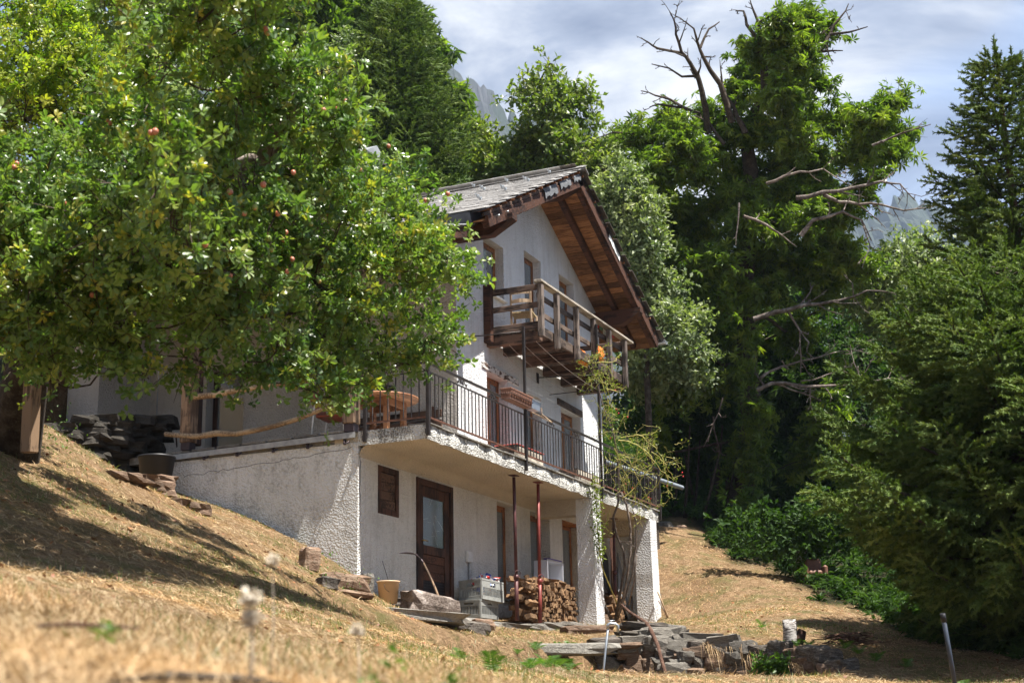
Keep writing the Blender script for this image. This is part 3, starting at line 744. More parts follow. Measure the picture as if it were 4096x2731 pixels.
# interior floor & dark lining
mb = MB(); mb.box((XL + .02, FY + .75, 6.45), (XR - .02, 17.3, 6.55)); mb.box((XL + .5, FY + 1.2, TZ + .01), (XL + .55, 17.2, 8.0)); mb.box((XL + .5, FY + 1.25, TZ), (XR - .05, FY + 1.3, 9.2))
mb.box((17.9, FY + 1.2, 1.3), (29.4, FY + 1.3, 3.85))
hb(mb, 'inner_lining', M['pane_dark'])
mb = MB(); wall_strips(mb, FY, 'Y', TX0, 29.6, 0.9, 3.885, low_open, 0.32, 1)
hb(mb, 'wall', M['plaster_dirty'])
mb = MB(); wall_strips(mb, TX0, 'X', FY, 13.70, 0.9, 3.94, [], 0.3, 1)
mb.add([(TX0, 13.70, 2.6), (17.0 + 0.9, 13.70, 2.6), (17.9, 13.70, 3.94), (TX0, 13.70, 3.94)], [(0, 1, 2, 3)])
hb(mb, 'wall', M['plaster_damp'], label='low white retaining wall under the side terrace with damp stains')
# slab
mb = MB()
def wavy_slab():
    n = 84; fr = []
    for i in range(n + 1):
        x = TX0 + (TX1 - TX0) * i / n
        fr.append((x, SY + 0.012 * math.sin(x * 9) + 0.01 * random.uniform(-1, 1), TZ + 0.012 * random.uniform(-1, 1), 3.886 + 0.012 * random.uniform(-1, 1)))
    vs = []
    for x, y, zt, zb in fr: vs += [(x, y, zb), (x, y - 0.006, zb + .1), (x, y + 0.004, zt), (x, FY + .02, zt)]
    fs = []
    for i in range(n):
        a = i * 4
        for k in range(3): fs.append((a + k, a + 4 + k, a + 5 + k, a + 1 + k))
    return vs, fs
mb.add(*wavy_slab())
mb.add([(TX0, SY, 3.886), (TX0, SY, TZ), (TX0, FY, TZ), (TX0, FY, 3.886)], [(0, 1, 2, 3)])
mb.add([(TX1, SY, 3.886), (TX1, SY, TZ), (TX1, FY + .3, TZ), (TX1, FY + .3, 3.886)], [(0, 1, 2, 3)])
hb(mb, 'terrace_slab_edge', M['slab_edge'], label='rough white terrace slab edge streaked with black dirt')
mb = MB()
mb.box((TX0 + .01, SY + .02, 3.89), (TX1 - .01, FY + .4, TZ - .02))
mb.box((24.29, 9.49, 3.60), (24.60, FY + .01, 3.889)); mb.box((27.56, 9.50, 3.60), (27.9, FY + .01, 3.889))
# rounded plaster cove between wall and soffit
pts = []
for k in range(7):
    a = math.pi / 2 * k / 6; pts.append((FY - .003 - 0.16 * (1 - math.sin(a)), 3.888 - 0.16 * (1 - math.cos(a))))
vs = []
for x in (TX0 + .02, 24.29): vs += [(x, y, z) for y, z in pts]
mb.add(vs, [(k, k + 1, k + 8, k + 7) for k in range(6)], True)
hb(mb, 'terrace_soffit', M['soffit_plaster'])
mb = MB()
mb.box((TX0 + .05, FY + .4, TZ - .12), (29.6, 17.4, TZ - .01)); mb.box((TX0 + .02, FY, TZ - .16), (XL, 13.7, TZ - 0.004))
hb(mb, 'terrace_floor', M['concrete'])
# stone paving lip along the slab edge: individual thin flags, slightly uneven
for i in range(24):
    x0 = TX0 + 0.0 + i * (TX1 - TX0) / 24; x1 = x0 + (TX1 - TX0) / 24 - 0.012
    mb = MB(); j = random.uniform(-.02, .02)
    mb.box((x0, SY - .035 + j, TZ + .001), (x1, SY + .30, TZ + .022 + random.uniform(0, .012)), .004)
    hb(mb, 'flagstone', M['concrete'])
# columns
def column(x0, x1, y0, y1, z0, z1, mat, **k):
    mb = MB(); n = 9; vs = []
    for i in range(n + 1):
        z = z0 + (z1 - z0) * i / n; e_ = 0.018 * (1 - i / n); j = [random.uniform(-.007, .007) for _ in range(4)]
        vs += [(x0 - e_ + j[0], y0 - e_ + j[1], z), (x1 + e_ + j[2], y0 - e_ + j[1], z), (x1 + e_ + j[2], y1 + j[3], z), (x0 - e_ + j[0], y1 + j[3], z)]
    fs = [(i * 4 + a, i * 4 + (a + 1) % 4, i * 4 + 4 + (a + 1) % 4, i * 4 + 4 + a) for i in range(n) for a in range(4)]
    mb.add(vs, fs); return hb(mb, 'column', mat, **k)
column(24.29, 24.69, 9.17, 9.49, 1.25, 3.885, M['plaster'])
column(27.56, 27.97, 9.17, 9.51, 1.4, 3.885, M['plaster'])
column(28.0, 28.34, 9.62, 10.1, 1.5, 3.75, M['plaster'])
mb = MB(); mb.box((28.36, 9.3, 1.6), (28.5, 9.9, 2.45), .01); hb(mb, 'concrete_kerb', M['concrete'])
# coping of zinc + gutter brackets on the low side wall
mb = MB()
vs = []
for y, z in [(10.32, 4.09), (11.4, 4.075), (12.5, 4.06), (13.72, 4.045)]:
    vs += [(TX0 + .12, y, z + .012), (TX0 - .055, y, z), (TX0 - .06, y, z - .085), (TX0 - .045, y, z - .085), (TX0 - .04, y, z - .01)]
mb.add(vs, [(i * 5 + k, i * 5 + k + 1, i * 5 + 6 + k, i * 5 + 5 + k) for i in range(3) for k in range(4)])
hb(mb, 'zinc_coping', M['zinc_edge'])
for i in range(7):
    y = 10.5 + i * 0.46; mb = MB()
    mb.box((TX0 - .04, y, 4.10 - i * .007), (TX0 + .4, y + .42, 4.135 - i * .007), .006); hb(mb, 'flagstone', M['concrete'])
for q in [(1620, 1000), (1350, 1040), (1100, 1085), (838, 1115), (598, 1160), (357, 1190)]:
    p = onX(Z4(*q), TX0 - .02); mb = MB(); y = p[1]
    a = [(TX0 - .02, y + .07, 3.99)] + [(TX0 - .03 - .075 * math.sin(t), y + .07 - .11 * (t / math.pi), 3.985 - .07 * math.sin(t * .98)) for t in np.linspace(.3, 2.9, 8)]
    mb.tube(a, .011, 6); mb.box((TX0 - .03, y + .05, 3.92), (TX0 - .008, y + .09, 4.0)); hb(mb, 'gutter_bracket', M['dark_steel'])

# --- windows and doors
def window_unit(op, depth, sash=2, curtain=True, name='window', mat='wood_window', glass='glass', axis='Y', base=FY):
    a, b, c, d = op; y = base + depth
    def B(mbx, u0, u1, z0, z1, d0, d1, ch=.004):
        if axis == 'Y': mbx.box((u0, y + d0, z0), (u1, y + d1, z1), ch)
        else: mbx.box((y + d0, u0, z0), (y + d1, u1, z1), ch)
    f = MB(); w = .055
    B(f, a, a + w, c, d, -.03, .05); B(f, b - w, b, c, d, -.03, .05); B(f, a + w + .001, b - w - .001, d - w, d, -.028, .05); B(f, a + w + .001, b - w - .001, c, c + w, -.028, .05)
    fo = hb(f, name, M[mat])
    n = sash; ww = (b - a - 2 * w) / n
    for i in range(n):
        s0 = a + w + i * ww + .003; s1 = s0 + ww - .006; q = .05; z0 = c + w + .003; z1 = d - w - .003
        g = MB(); B(g, s0, s0 + q, z0, z1, -.045, .0); B(g, s1 - q, s1, z0, z1, -.045, .0); B(g, s0 + q + .001, s1 - q - .001, z0, z0 + q, -.043, 0); B(g, s0 + q + .001, s1 - q - .001, z1 - q, z1, -.043, 0)
        hb(g, 'sash', M[mat], fo)
        p = MB(); B(p, s0 + q, s1 - q, z0 + q, z1 - q, -.026, -.020, 0); hb(p, 'pane', M[glass], fo)
    if curtain:
        cu = MB(); n_ = 40; vs = []
        for i in range(n_ + 1):
            u = a + w + (b - a - 2 * w) * i / n_; dd = .11 + .018 * math.sin(i * 1.9)
            for z in (c + .03, d - .05): vs.append((u, y + dd, z) if axis == 'Y' else (y + dd, u, z))
        cu.add(vs, [(2 * i, 2 * i + 2, 2 * i + 3, 2 * i + 1) for i in range(n_)], True)
        hb(cu, 'curtain', M['curtain'], fo)
    return fo
for i, o in enumerate(up_open): window_unit(o, .20, 1, True)
for o in mid_open: window_unit(o, .21, 2)
for o in low_open[2:5]: window_unit(o, .25, 1)
window_unit(side_open[0], .24, 1, False, 'terrace_door', 'wood_dark', 'glass', 'X', XL)
def sill(x0, x1, z, mat='concrete', out=.05):
    mb = MB(); mb.box((x0 - .03, FY - out, z - .045), (x1 + .03, FY + .17, z), .006); hb(mb, 'window_sill', M[mat])
sill(22.17, 23.05, 7.465, 'lime', .06); sill(23.93, 24.70, 4.625)
for o in low_open[2:5]: sill(o[0], o[1], o[2] + .001, 'concrete', .05)
# lintels
mb = MB(); mb.bar((22.02, FY - .006, 6.05), (23.60, FY - .006, 5.99 + .03), .03, .13, ch=.008); hb(mb, 'lintel', M['flaking'], label='dark lintel flaking with white limewash')
mb = MB(); mb.bar((25.52, FY - .012, 6.06), (26.83, FY - .012, 6.03), .05, .13, ch=.01); hb(mb, 'lintel', M['wood_weather_x'])
# orange reveal board of the third low window
mb = MB(); mb.box((25.605, FY - .004, 3.69), (26.615, FY + .24, 3.718)); hb(mb, 'lintel_board', M['wood_window'])
# thresholds / dark recess shutters: small shuttered hatch
a, b, c, d = low_open[0]
mb = MB(); y = FY - .012
for q in [((a - .0, y, c), (a + .09, y + .05, d)), ((b - .09, y, c), (b, y + .05, d)), ((a + .091, y + .002, d - .09), (b - .091, y + .05, d)), ((a + .091, y + .002, c), (b - .091, y + .05, c + .09))]: mb.box(*q, .006)
sh = hb(mb, 'shutter', M['wood_dark'], label='small dark brown boarded shutter')
zz = c + .095
for i in range(4):
    h = (d - c - .19) / 4; mb = MB(); mb.box((a + .1, y + .016 + .004 * (i % 2), zz + i * h), (b - .1, y + .035, zz + (i + 1) * h - .006), .003); hb(mb, 'board', M['wood_dark_y'], sh)
# cellar door
a, b, c, d = low_open[1]; c = 1.55
mb = MB(); y = FY - .03
mb.box((a, y, c - .1), (a + .10, y + .12, d), .008); mb.box((b - .10, y, c - .1), (b, y + .12, d), .008); mb.box((a + .101, y + .002, d - .10), (b - .101, y + .12, d), .008)
door = hb(mb, 'door', M['wood_dark'], label='dark brown half glazed cellar door with cracked pane')
mb = MB(); y2 = y + .03; l, r = a + .105, b - .105
mb.box((l, y2, c - .05), (l + .14, y2 + .045, d - .105), .006); mb.box((r - .17, y2, c - .05), (r, y2 + .045, d - .105), .006)
for z0, z1 in [(d - .27, d - .106), (2.52, 2.66), (1.5, 1.60)]: mb.box((l + .141, y2 + .001, z0), (r - .171, y2 + .045, z1), .006)
leaf = hb(mb, 'door_leaf', M['wood_dark'], door)
mb = MB(); mb.box((l + .14, y2 + .02, 2.66), (r - .17, y2 + .026, d - .27)); hb(mb, 'pane', M['door_glass'], door)
mb = MB()
for i in range(11):
    p0 = Vector((random.uniform(l + .2, r - .25), y2 + .018, random.uniform(2.8, 3.3))); a_ = random.uniform(0, 6.28)
    mb.tube([p0, p0 + Vector((math.cos(a_), 0, math.sin(a_))) * random.uniform(.08, .3)], .0009, 4, False)
hb(mb, 'cracks', M['lime'], door, kind='stuff')
for k in range(3):
    mb = MB(); mb.box((l + .14, y2 + .012, 2.12 + k * .133), (r - .17, y2 + .032, 2.12 + (k + 1) * .133 - .006), .004); hb(mb, 'board', M['wood_red'], door)
mb = MB()
for i in range(17): x = l + .145 + i * (r - l - .32) / 16; mb.tube([(x, y2 + .02, 1.6), (x, y2 + .02, 2.12)], .003, 4, False)
for i in range(12): z = 1.61 + i * .044; mb.tube([(l + .14, y2 + .02, z), (r - .17, y2 + .02, z)], .003, 4, False)
hb(mb, 'wire_mesh', M['dark_steel'], door)
mb = MB(); mb.tube([(l + .07, y2 - .0, 2.72), (l + .07, y2 - .045, 2.72), (l + .19, y2 - .05, 2.715)], .010, 8); hb(mb, 'door_handle', M['brass'], door)
mb = MB(); mb.box((l + .14, y2 + .034, 1.58), (r - .17, y2 + .04, 3.45)); hb(mb, 'board', M['black'], door)
# wooden door of the right bay
a, b, c, d = low_open[5]
mb = MB(); mb.box((a, FY + .04, c), (b, FY + .06, d)); dd = hb(mb, 'door', M['wood_red'], label='brown boarded door of the right hand bay')
for i in range(6): w_ = (b - a) / 6; mb = MB(); mb.box((a + i * w_ + .004, FY + .015, c), (a + (i + 1) * w_ - .004, FY + .039, d), .004); hb(mb, 'board', M['wood_red'], dd)
# socket and conduit
mb = MB(); mb.box((21.28, FY - .05, 2.52), (21.46, FY - .002, 2.70), .008); mb.box((21.30, FY - .06, 2.58), (21.40, FY - .05, 2.66), .003); so = hb(mb, 'outdoor_socket', M['white_pl'])
mb = MB(); mb.tube([(21.37, FY - .02, 2.52), (21.37, FY - .02, 1.9)], .013, 8); hb(mb, 'conduit', M['zinc_edge'])
# cracks in the plaster
mb = MB()
def crack(pts, r=.004):
    mb.tube(pts, r, 4, False)
p = [(TX0 + .06 + .02 * random.uniform(-1, 1), FY - .001, 3.8 - i * .07) for i in range(22)]; crack(p, .005)
p = [(TX0 - .001, FY + .1 + i * .09, 3.86 + .02 * random.uniform(-1, 1) - .005 * i) for i in range(34)]; crack(p, .0035)
hb(mb, 'plaster_crack', M['black'])

# ------------------------------------------------------------------ roof
VY0, VY1 = 9.20, 17.75
TH = math.atan(RS); cs, sn = math.cos(TH), math.sin(TH)
def slope_pt(side, s_, y, h=0.0):
    """s_ along the slope from the ridge, h above the slate bed; side +1 right, -1 left"""
    return Vector((RX + side * (s_ * cs + h * sn), y, RZ - .06 - s_ * sn + h * cs))
roof_len = {1: 5.24, -1: 5.12}
def slab_on(mb, side, s0, s1, y0, y1, h0, h1, ch=0):
    o = slope_pt(side, 0, 0); ex = Vector((side * cs, 0, -sn)); ez = Vector((side * sn, 0, cs)); ey = Vector((0, 1, 0))
    mt = Matrix(((ex.x, ey.x, ez.x, o.x), (ex.y, ey.y, ez.y, o.y), (ex.z, ey.z, ez.z, o.z), (0, 0, 0, 1)))
    return mb.box((s0, y0, h0), (s1, y1, h1), ch, mt)
# soffit boards run front to back between the rafters: each board seen from below is a part
for side in (1, -1):
    nb = 31; w_ = roof_len[side] / nb
    for i in range(nb):
        mb = MB(); slab_on(mb, side, i * w_ + .004, (i + 1) * w_ - .008, VY0 + .14, FY + .06, -.205 + .002 * (i % 2), -.18)
        hb(mb, 'soffit_board', M['wood_soffit'])
mb = MB()
for side in (1, -1): slab_on(mb, side, 0.02, roof_len[side] - .05, FY + .061, VY1 - .1, -.2, -.17)
hb(mb, 'soffit_deck', M['wood_soffit'])
# rafters: verge rafter and two under the overhang
for side in (1, -1):
    for y0, y1, h0 in [(VY0 + .12, VY0 + .22, -.34), (9.76, 9.87, -.33)]:
        mb = MB(); slab_on(mb, side, 0.02, roof_len[side] - .18, y0, y1, h0, -.206, .008); hb(mb, 'rafter', M['wood_red'])
    mb = MB(); slab_on(mb, side, 0.0, roof_len[side] - .12, VY0 + .07, VY0 + .118, -.33, -.13, .006); hb(mb, 'barge_board', M['wood_red'])
    mb = MB(); slab_on(mb, side, 0.0, roof_len[side] - .04, VY0 + .09, VY0 + .13, -.128, -.07, .006); hb(mb, 'barge_board', M['wood_dark_y'])
    for i in range(14):
        mb = MB(); s_ = .12 + i * .36; slab_on(mb, side, s_, s_ + .045, VY0 + .045, FY + .5, -.069, -.03, .004); hb(mb, 'batten', M['wood_table'])
# purlins poking out at ridge and eaves, chamfered ends
def purlin(x, z, w_, h, y0, y1, name='purlin'):
    mb = MB(); prof = [(y0, z + h / 2), (y1, z + h / 2), (y1, z - h / 2), (y0 + .42, z - h / 2), (y0, z + h / 2 - .10)]
    mb.prism([(x - w_ / 2, y, zz) for y, zz in prof], (w_, 0, 0)); return hb(mb, name, M['wood_red'])
purlin(RX, 10.00, .18, .26, 9.28, 10.7, 'ridge_beam')
purlin(27.74, 8.235, .20, .32, 9.20, 10.7)
purlin(21.03, 8.17, .20, .33, 9.17, 17)
# torn roofing felt hanging over the left barge board
for s0, s1, dz in [(1.55, 2.25, .16), (.75, 1.35, .12), (.15, .55, .10)]:
    mb = MB(); vs = []; n = 14
    for i in range(n + 1):
        s_ = s0 + (s1 - s0) * i / n; j = random.uniform(0, .02)
        for h in (-.075, -.12 - j, -.075 - dz - j - .02 * math.sin(i)):
            p = slope_pt(-1, s_, VY0 + .062 + random.uniform(-.006, .003) - .02 * (h < -.1), h); vs.append(p)
    mb.add(vs, [(i * 3 + k, i * 3 + 3 + k, i * 3 + 4 + k, i * 3 + 1 + k) for i in range(n) for k in range(2)], True)
    hb(mb, 'torn_roofing_felt', M['sheet_felt'])
mb = MB(); vs = []; n = 60
for i in range(n + 1):
    s_ = roof_len[1] * i / n; d_ = .02 * math.sin(i * .9) + .012 * random.uniform(-1, 1)
    vs += [slope_pt(1, s_, VY0 + .085, -.065), slope_pt(1, s_, VY0 + .035 + d_, -.075 + d_)]
mb.add(vs, [(i * 2, i * 2 + 2, i * 2 + 3, i * 2 + 1) for i in range(n)]); hb(mb, 'roofing_felt', M['flash_dark'])
mb = MB(); vs = []
for i in range(11):
    s_ = 1.75 + .07 * i; vs += [slope_pt(1, s_, VY0 + .06, -.08), slope_pt(1, s_, VY0 + .055 + random.uniform(-.004, .004), -.20 - random.uniform(0, .02))]
mb.add(vs, [(i * 2, i * 2 + 2, i * 2 + 3, i * 2 + 1) for i in range(10)]); hb(mb, 'torn_roofing_felt', M['lime'])
for s_ in (4.2, 4.62):
    mb = MB(); p = slope_pt(-1, s_, VY0 + .04, -.2); mb.lathe(p, [(.0, -.03), (.02, -.02), (.022, 0), (0.012, .02), (.012, .05)], 8, True, (0, 1, 0)); hb(mb, 'bolt', M['galv'])
mb = MB()
for side in (1, -1): slab_on(mb, side, 0.0, roof_len[side] - .02, VY0 + .12, VY1, -.03, -.012)
hb(mb, 'roof_underlay', M['flash_dark'])
# slates
exposure = 0.242
def slate_mesh(w_, l, t, seed):
    r = random.Random(seed); mb = MB()
    pts = [(-w_ / 2, 0), (w_ / 2, 0)]
    pts += [(w_ / 2 - r.uniform(0, .006), l - r.uniform(0, .006)), (w_ / 4, l - r.uniform(0, .012)), (-w_ / 4, l - r.uniform(0, .012)), (-w_ / 2 + r.uniform(0, .006), l - r.uniform(0, .006))]
    mb.prism([(x, y, 0) for x, y in pts], (0, 0, t)); return mb.mesh('slate', M['slate'])
slates = [slate_mesh(.29 + .02 * (k % 3), .40, .010 + .003 * (k % 2), k) for k in range(8)]
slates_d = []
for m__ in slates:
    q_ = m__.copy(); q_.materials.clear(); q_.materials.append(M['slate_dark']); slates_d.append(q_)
rest = MB(); nslate = {1: 0, -1: 0}
for side in (-1, 1):
    rows = int(roof_len[side] / exposure) + 1
    for r in range(rows):
        s0 = roof_len[side] + .06 - r * exposure
        if s0 < .1: continue
        ncol = 28
        for c in range(ncol):
            y = VY0 - .02 + (c + .5 + (.5 if r % 2 else 0)) * .305 + random.uniform(-.006, .006)
            if y > VY1: continue
            ex = Vector((side * cs, 0, -sn)); ez = Vector((side * sn, 0, cs)); ey = Vector((0, 1, 0))
            tilt = .050 + random.uniform(-.004, .006)
            ly = (ex * math.cos(tilt) + ez * math.sin(tilt) * 1.0).normalized()   # slate length direction, downslope lifted
            lx = Vector((0, -side, 0)); lz = lx.cross(ly).normalized()
            if lz.z < 0: lz = -lz; lx = -lx
            o = slope_pt(side, s0 - .39, y, -.006 + random.uniform(0, .004))
            mt = Matrix(((lx.x, ly.x, lz.x, o.x), (lx.y, ly.y, lz.y, o.y), (lx.z, ly.z, lz.z, o.z), (0, 0, 0, 1)))
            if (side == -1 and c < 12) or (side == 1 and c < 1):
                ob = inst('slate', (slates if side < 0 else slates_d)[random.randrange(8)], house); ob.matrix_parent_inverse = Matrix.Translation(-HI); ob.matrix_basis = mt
            else:
                me_ = slates[random.randrange(8)]
                rest.add([mt @ v.co for v in me_.vertices], [tuple(p.vertices) for p in me_.polygons])
hb(rest, 'slates', M['slate'], kind='stuff')
for i in range(26):
    y = VY0 - .03 + i * .33
    mb = MB()
    mb.bar(slope_pt(-1, .17, y + .17, .052), slope_pt(-1, -.10, y + .17, .045), .35, .014, (0, 0, 1)); mb.bar(slope_pt(1, -.05, y + .17, .035), slope_pt(1, .2, y + .17, .028), .35, .014, (0, 0, 1)); hb(mb, 'ridge_slate', M['slate'])
hook = MB(); hook.bar((0, 0, 0), (0, 0, .075), .035, .008, (1, 0, 0)); hook.bar((0, 0, .004), (.10, 0, .004), .035, .006); hook.tube([(0, 0, .07), (.06, 0, .005)], .006, 5)
hme = hook.mesh('snow_hook', M['galv'])
for j in range(8):
    for i in range(9):
        s_ = .45 + j * .60 + (.24 if i % 2 else 0); y = 9.75 + i * .82 + (.3 if j % 2 else 0)
        if s_ > 4.95: continue
        p = slope_pt(-1, s_, y, .065)
        ob = inst('snow_hook', hme, house); ob.matrix_parent_inverse = Matrix.Translation(-HI); ob.matrix_basis = Matrix.Translation(p) @ Matrix.Rotation(-TH * -1, 4, 'Y') @ Matrix.Rotation(math.pi, 4, 'Z') @ Matrix.Rotation(math.radians(0), 4, 'Y')
# right gutter
def gutter(x, z, y0, y1, r, mat, name='gutter'):
    mb = MB(); vs = []; n = 10
    for y in (y0, y1):
        for k in range(n + 1): a = math.pi * k / n; vs.append((x + r * math.cos(a + math.pi), y, z - r * math.sin(a)))
        for k in range(n, -1, -1): a = math.pi * k / n; vs.append((x + (r - .006) * math.cos(a + math.pi), y, z - (r - .006) * math.sin(a)))
    m_ = 2 * (n + 1); mb.add(vs, [(k, (k + 1) % m_, (k + 1) % m_ + m_, k + m_) for k in range(m_)], True)
    mb.add([(x + r * math.cos(math.pi * k / n + math.pi), y0 + .001, z - r * math.sin(math.pi * k / n)) for k in range(n + 1)], [tuple(range(n + 1))])
    return hb(mb, name, mat)
gutter(29.28, 8.03, VY0 - .03, VY1, .085, M['galv'])
# left: dark flashing board and corrugated porch roof
mb = MB(); slab_on(mb, -1, roof_len[-1] + .0, roof_len[-1] + .05, VY0 + .33, VY1, -.25, .0); slab_on(mb, -1, roof_len[-1] - .4, roof_len[-1] + .05, VY0 + .3, VY0 + .33, -.22, -.01); hb(mb, 'flashing', M['flash_dark'])
mb = MB(); n = 330; vs = []; PXa, PZa, PXb, PZb = 20.15, 7.93, 17.35, 7.02
y0 = 9.5; y1 = 17.6
for i in range(n + 1):
    f = i / n
    for g in (0, 1):
        pass
nr = 60
# corrugations run along y so that they show as fine parallel lines
vs = []; cols = nr * 4
for i in range(cols + 1):
    f = i / cols; x = PXa + (PXb - PXa) * f; z = PZa + (PZb - PZa) * f + .012 * math.sin(i * math.pi / 2)
    vs += [(x, y0, z), (x, y1, z)]
mb.add(vs, [(2 * i, 2 * i + 2, 2 * i + 3, 2 * i + 1) for i in range(cols)], True); hb(mb, 'porch_roof', M['sheet'], label='grey corrugated porch roof below the tiled slope')
mb = MB(); mb.bar((20.2, 9.6, 7.80), (17.3, 9.6, 6.86), .10, .16, (0, 0, 1), .01); hb(mb, 'rafter', M['wood_red'])
for y in (10.9, 12.3, 13.7, 15.1): mb = MB(); mb.bar((20.95, y, 8.03), (17.3, y, 6.86), .09, .13, (0, 0, 1), .01); hb(mb, 'rafter', M['wood_red'])
mb = MB(); mb.box((17.62, 9.6, 6.66), (17.82, 16.2, 6.86), .01); hb(mb, 'purlin', M['wood_red'])
for y0_, y1_ in ((10.33, 10.53), (13.23, 13.43)):
    mb = MB(); mb.box((17.66, y0_, TZ + .12), (17.86, y1_, 6.66), .012); pst = hb(mb, 'porch_post', M['wood_post'])
    mb = MB(); mb.box((17.68, y0_ + .02, TZ), (17.84, y1_ - .02, TZ + .119)); hb(mb, 'post_shoe', M['dark_steel'])
mb = MB(); mb.box((17.87, 13.24, TZ + .1), (17.98, 13.42, 6.66), .01); hb(mb, 'porch_post', M['wood_dark'])
# chimney
mb = MB(); mb.box((23.75, 13.7, 9.6), (24.35, 14.3, 11.05), .01); mb.box((23.68, 13.63, 11.051), (24.42, 14.37, 11.12), .01); ch_ = hb(mb, 'chimney', M['slab_edge'])
mb = MB()
for a in ((23.72, 13.67), (24.3, 13.67), (23.72, 14.25), (24.3, 14.25)): mb.box((a[0], a[1], 11.121), (a[0] + .07, a[1] + .07, 11.3))
mb.prism([(23.62, 13.57, 11.3), (24.48, 13.57, 11.3), (24.05, 13.57, 11.55)], (0, .86, 0)); hb(mb, 'chimney_cap', M['sheet'], ch_)

# ------------------------------------------------------------------ balcony
balc = empty('balcony', (0, 0, 0)); balc.parent = house; balc.matrix_parent_inverse = Matrix.Translation(-HI)
def bb(mb, name, mat, **k):
    o = mb.build(name, mat, None, **k); o.parent = balc; return o
BX0, BX1, BYF = 22.24, 26.95, 9.22
for i, x in enumerate((22.30, 23.02, 23.96, 24.89, 25.81, 26.68)):
    mb = MB()
    if i == 0: mb.box((22.25, 9.28, 6.41), (22.40, FY + .02, 6.58), .01)
    else: mb.prism([(x - .07, y, z) for y, z in [(9.20, 6.585), (FY + .02, 6.585), (FY + .02, 6.41), (9.36, 6.41), (9.22, 6.48)]], (.14, 0, 0))
    bb(mb, 'joist', M['wood_dark_y'])
nb = 9
for i in range(nb):
    y = 9.29 + i * (FY - 9.31) / nb; mb = MB(); mb.box((BX0 + .02, y, 6.587), (BX1 - .05, y + (FY - 9.31) / nb - .012, 6.622 + .003 * (i % 2)), .004); bb(mb, 'deck_board', M['wood_weather_x'])
mb = MB(); mb.bar((22.19, FY - .07, 6.46), (22.19, FY - .07, 7.53), .13, .15, (0, 1, 0), .01); bb(mb, 'wall_post', M['wood_red'], label='red brown post of the balcony against the wall')
posts = [(22.14, .11, 6.45, 7.42), (22.89, .10, 6.39, 7.43), (23.85, .10, 6.40, 7.43), (24.755, .10, 6.43, 7.42), (25.62, .10, 6.43, 7.41), (26.52, .10, 6.42, 7.41)]
for x, w_, z0, z1 in posts:
    mb = MB(); j = random.uniform(-.012, .012); mb.bar((x + w_ / 2, BYF - .005, z0), (x + w_ / 2 + j, BYF - .005, z1), .095, w_, (1, 0, 0), .010); bb(mb, 'post', M['wood_weather'])
mb = MB(); mb.bar((22.10, BYF + .005, 7.455), (26.98, BYF + .005, 7.445), .15, .045, ch=.006); bb(mb, 'top_rail', M['wood_pale'])
for z in (7.235, 6.92): mb = MB(); mb.bar((22.25, BYF + .08, z), (26.7, BYF + .08, z + .01), .035, .10, ch=.008); bb(mb, 'rail', M['wood_weather_x'])
mb = MB(); mb.bar((22.28, BYF + .085, 6.62), (26.7, BYF + .085, 6.60), .045, .17, ch=.008); bb(mb, 'fascia_board', M['wood_weather_x'])
for z, h in ((7.385, .11), (7.06, .10), (6.68, .15)): mb = MB(); mb.bar((22.245, BYF + .06, z), (22.245, FY - .13, z - .0), .045, h, ch=.008); bb(mb, 'side_rail', M['wood_weather_y'])
for z in (7.37, 7.05, 6.66): mb = MB(); mb.bar((26.66, BYF + .06, z), (26.66, FY - .0, z), .045, .10, ch=.008); bb(mb, 'side_rail', M['wood_weather_y'])

# ------------------------------------------------------------------ terrace railing
rail = empty('railing', (0, 0, 0)); rail.parent = house; rail.matrix_parent_inverse = Matrix.Translation(-HI)
def rb(mb, name, mat, **k):
    o = mb.build(name, mat, None, **k); o.parent = rail; return o
RY = SY - .012
mb = MB(); mb.box((TX0, RY - .02, 4.985), (TX1, RY + .025, 5.02), .006); rb(mb, 'handrail', M['iron'])
mb = MB(); mb.box((TX0, RY - .01, 4.865), (TX1, RY + .01, 4.885)); rb(mb, 'rail', M['iron'])
mb = MB(); mb.box((TX0, RY - .012, 4.19), (TX1, RY + .012, 4.215)); rb(mb, 'bottom_rail', M['iron_rust'])
mb = MB(); mb.box((TX0 - .02, RY, 4.985), (TX0 + .02, 10.2, 5.02), .006); rb(mb, 'handrail', M['iron'])
mb = MB(); mb.box((TX0 - .01, RY + .02, 4.865), (TX0 + .01, 10.2, 4.885)); rb(mb, 'rail', M['iron'])
mb = MB(); mb.box((TX0 - .012, RY + .02, 4.19), (TX0 + .012, 10.2, 4.215)); rb(mb, 'bottom_rail', M['iron_rust'])
for z in (4.985, 4.865, 4.19): mb = MB(); mb.box((TX1 - .02, RY + .02, z), (TX1 + .02, 13, z + .03)); rb(mb, 'handrail', M['iron'])
for x, y, z1 in ((TX0, RY, 5.02), (TX0, 10.2, 5.02), (TX1, RY, 5.02)):
    mb = MB(); mb.box((x - .027, y - .045, 3.93), (x + .027, y + .01, z1), .004); mb.box((x - .05, y + .0, 3.95), (x + .05, y + .012, 4.02)); rb(mb, 'post', M['iron'])
bar = MB(); bar.box((-.007, -.007, 4.2), (.007, .007, 4.88)); bar_me = bar.mesh('baluster', M['iron'])
tw = MB(); vs = []; n = 64
for i in range(n + 1):
    z = 4.2 + .68 * i / n; a = i * .55 * (1 if .16 < i / n < .84 else 0)
    for k in range(4): vs.append((.0098 * math.cos(a + k * math.pi / 2), .0098 * math.sin(a + k * math.pi / 2), z))
tw.add(vs, [(i * 4 + k, i * 4 + (k + 1) % 4, i * 4 + 4 + (k + 1) % 4, i * 4 + 4 + k) for i in range(n) for k in range(4)]); tw_me = tw.mesh('baluster', M['iron'])
nb = 84
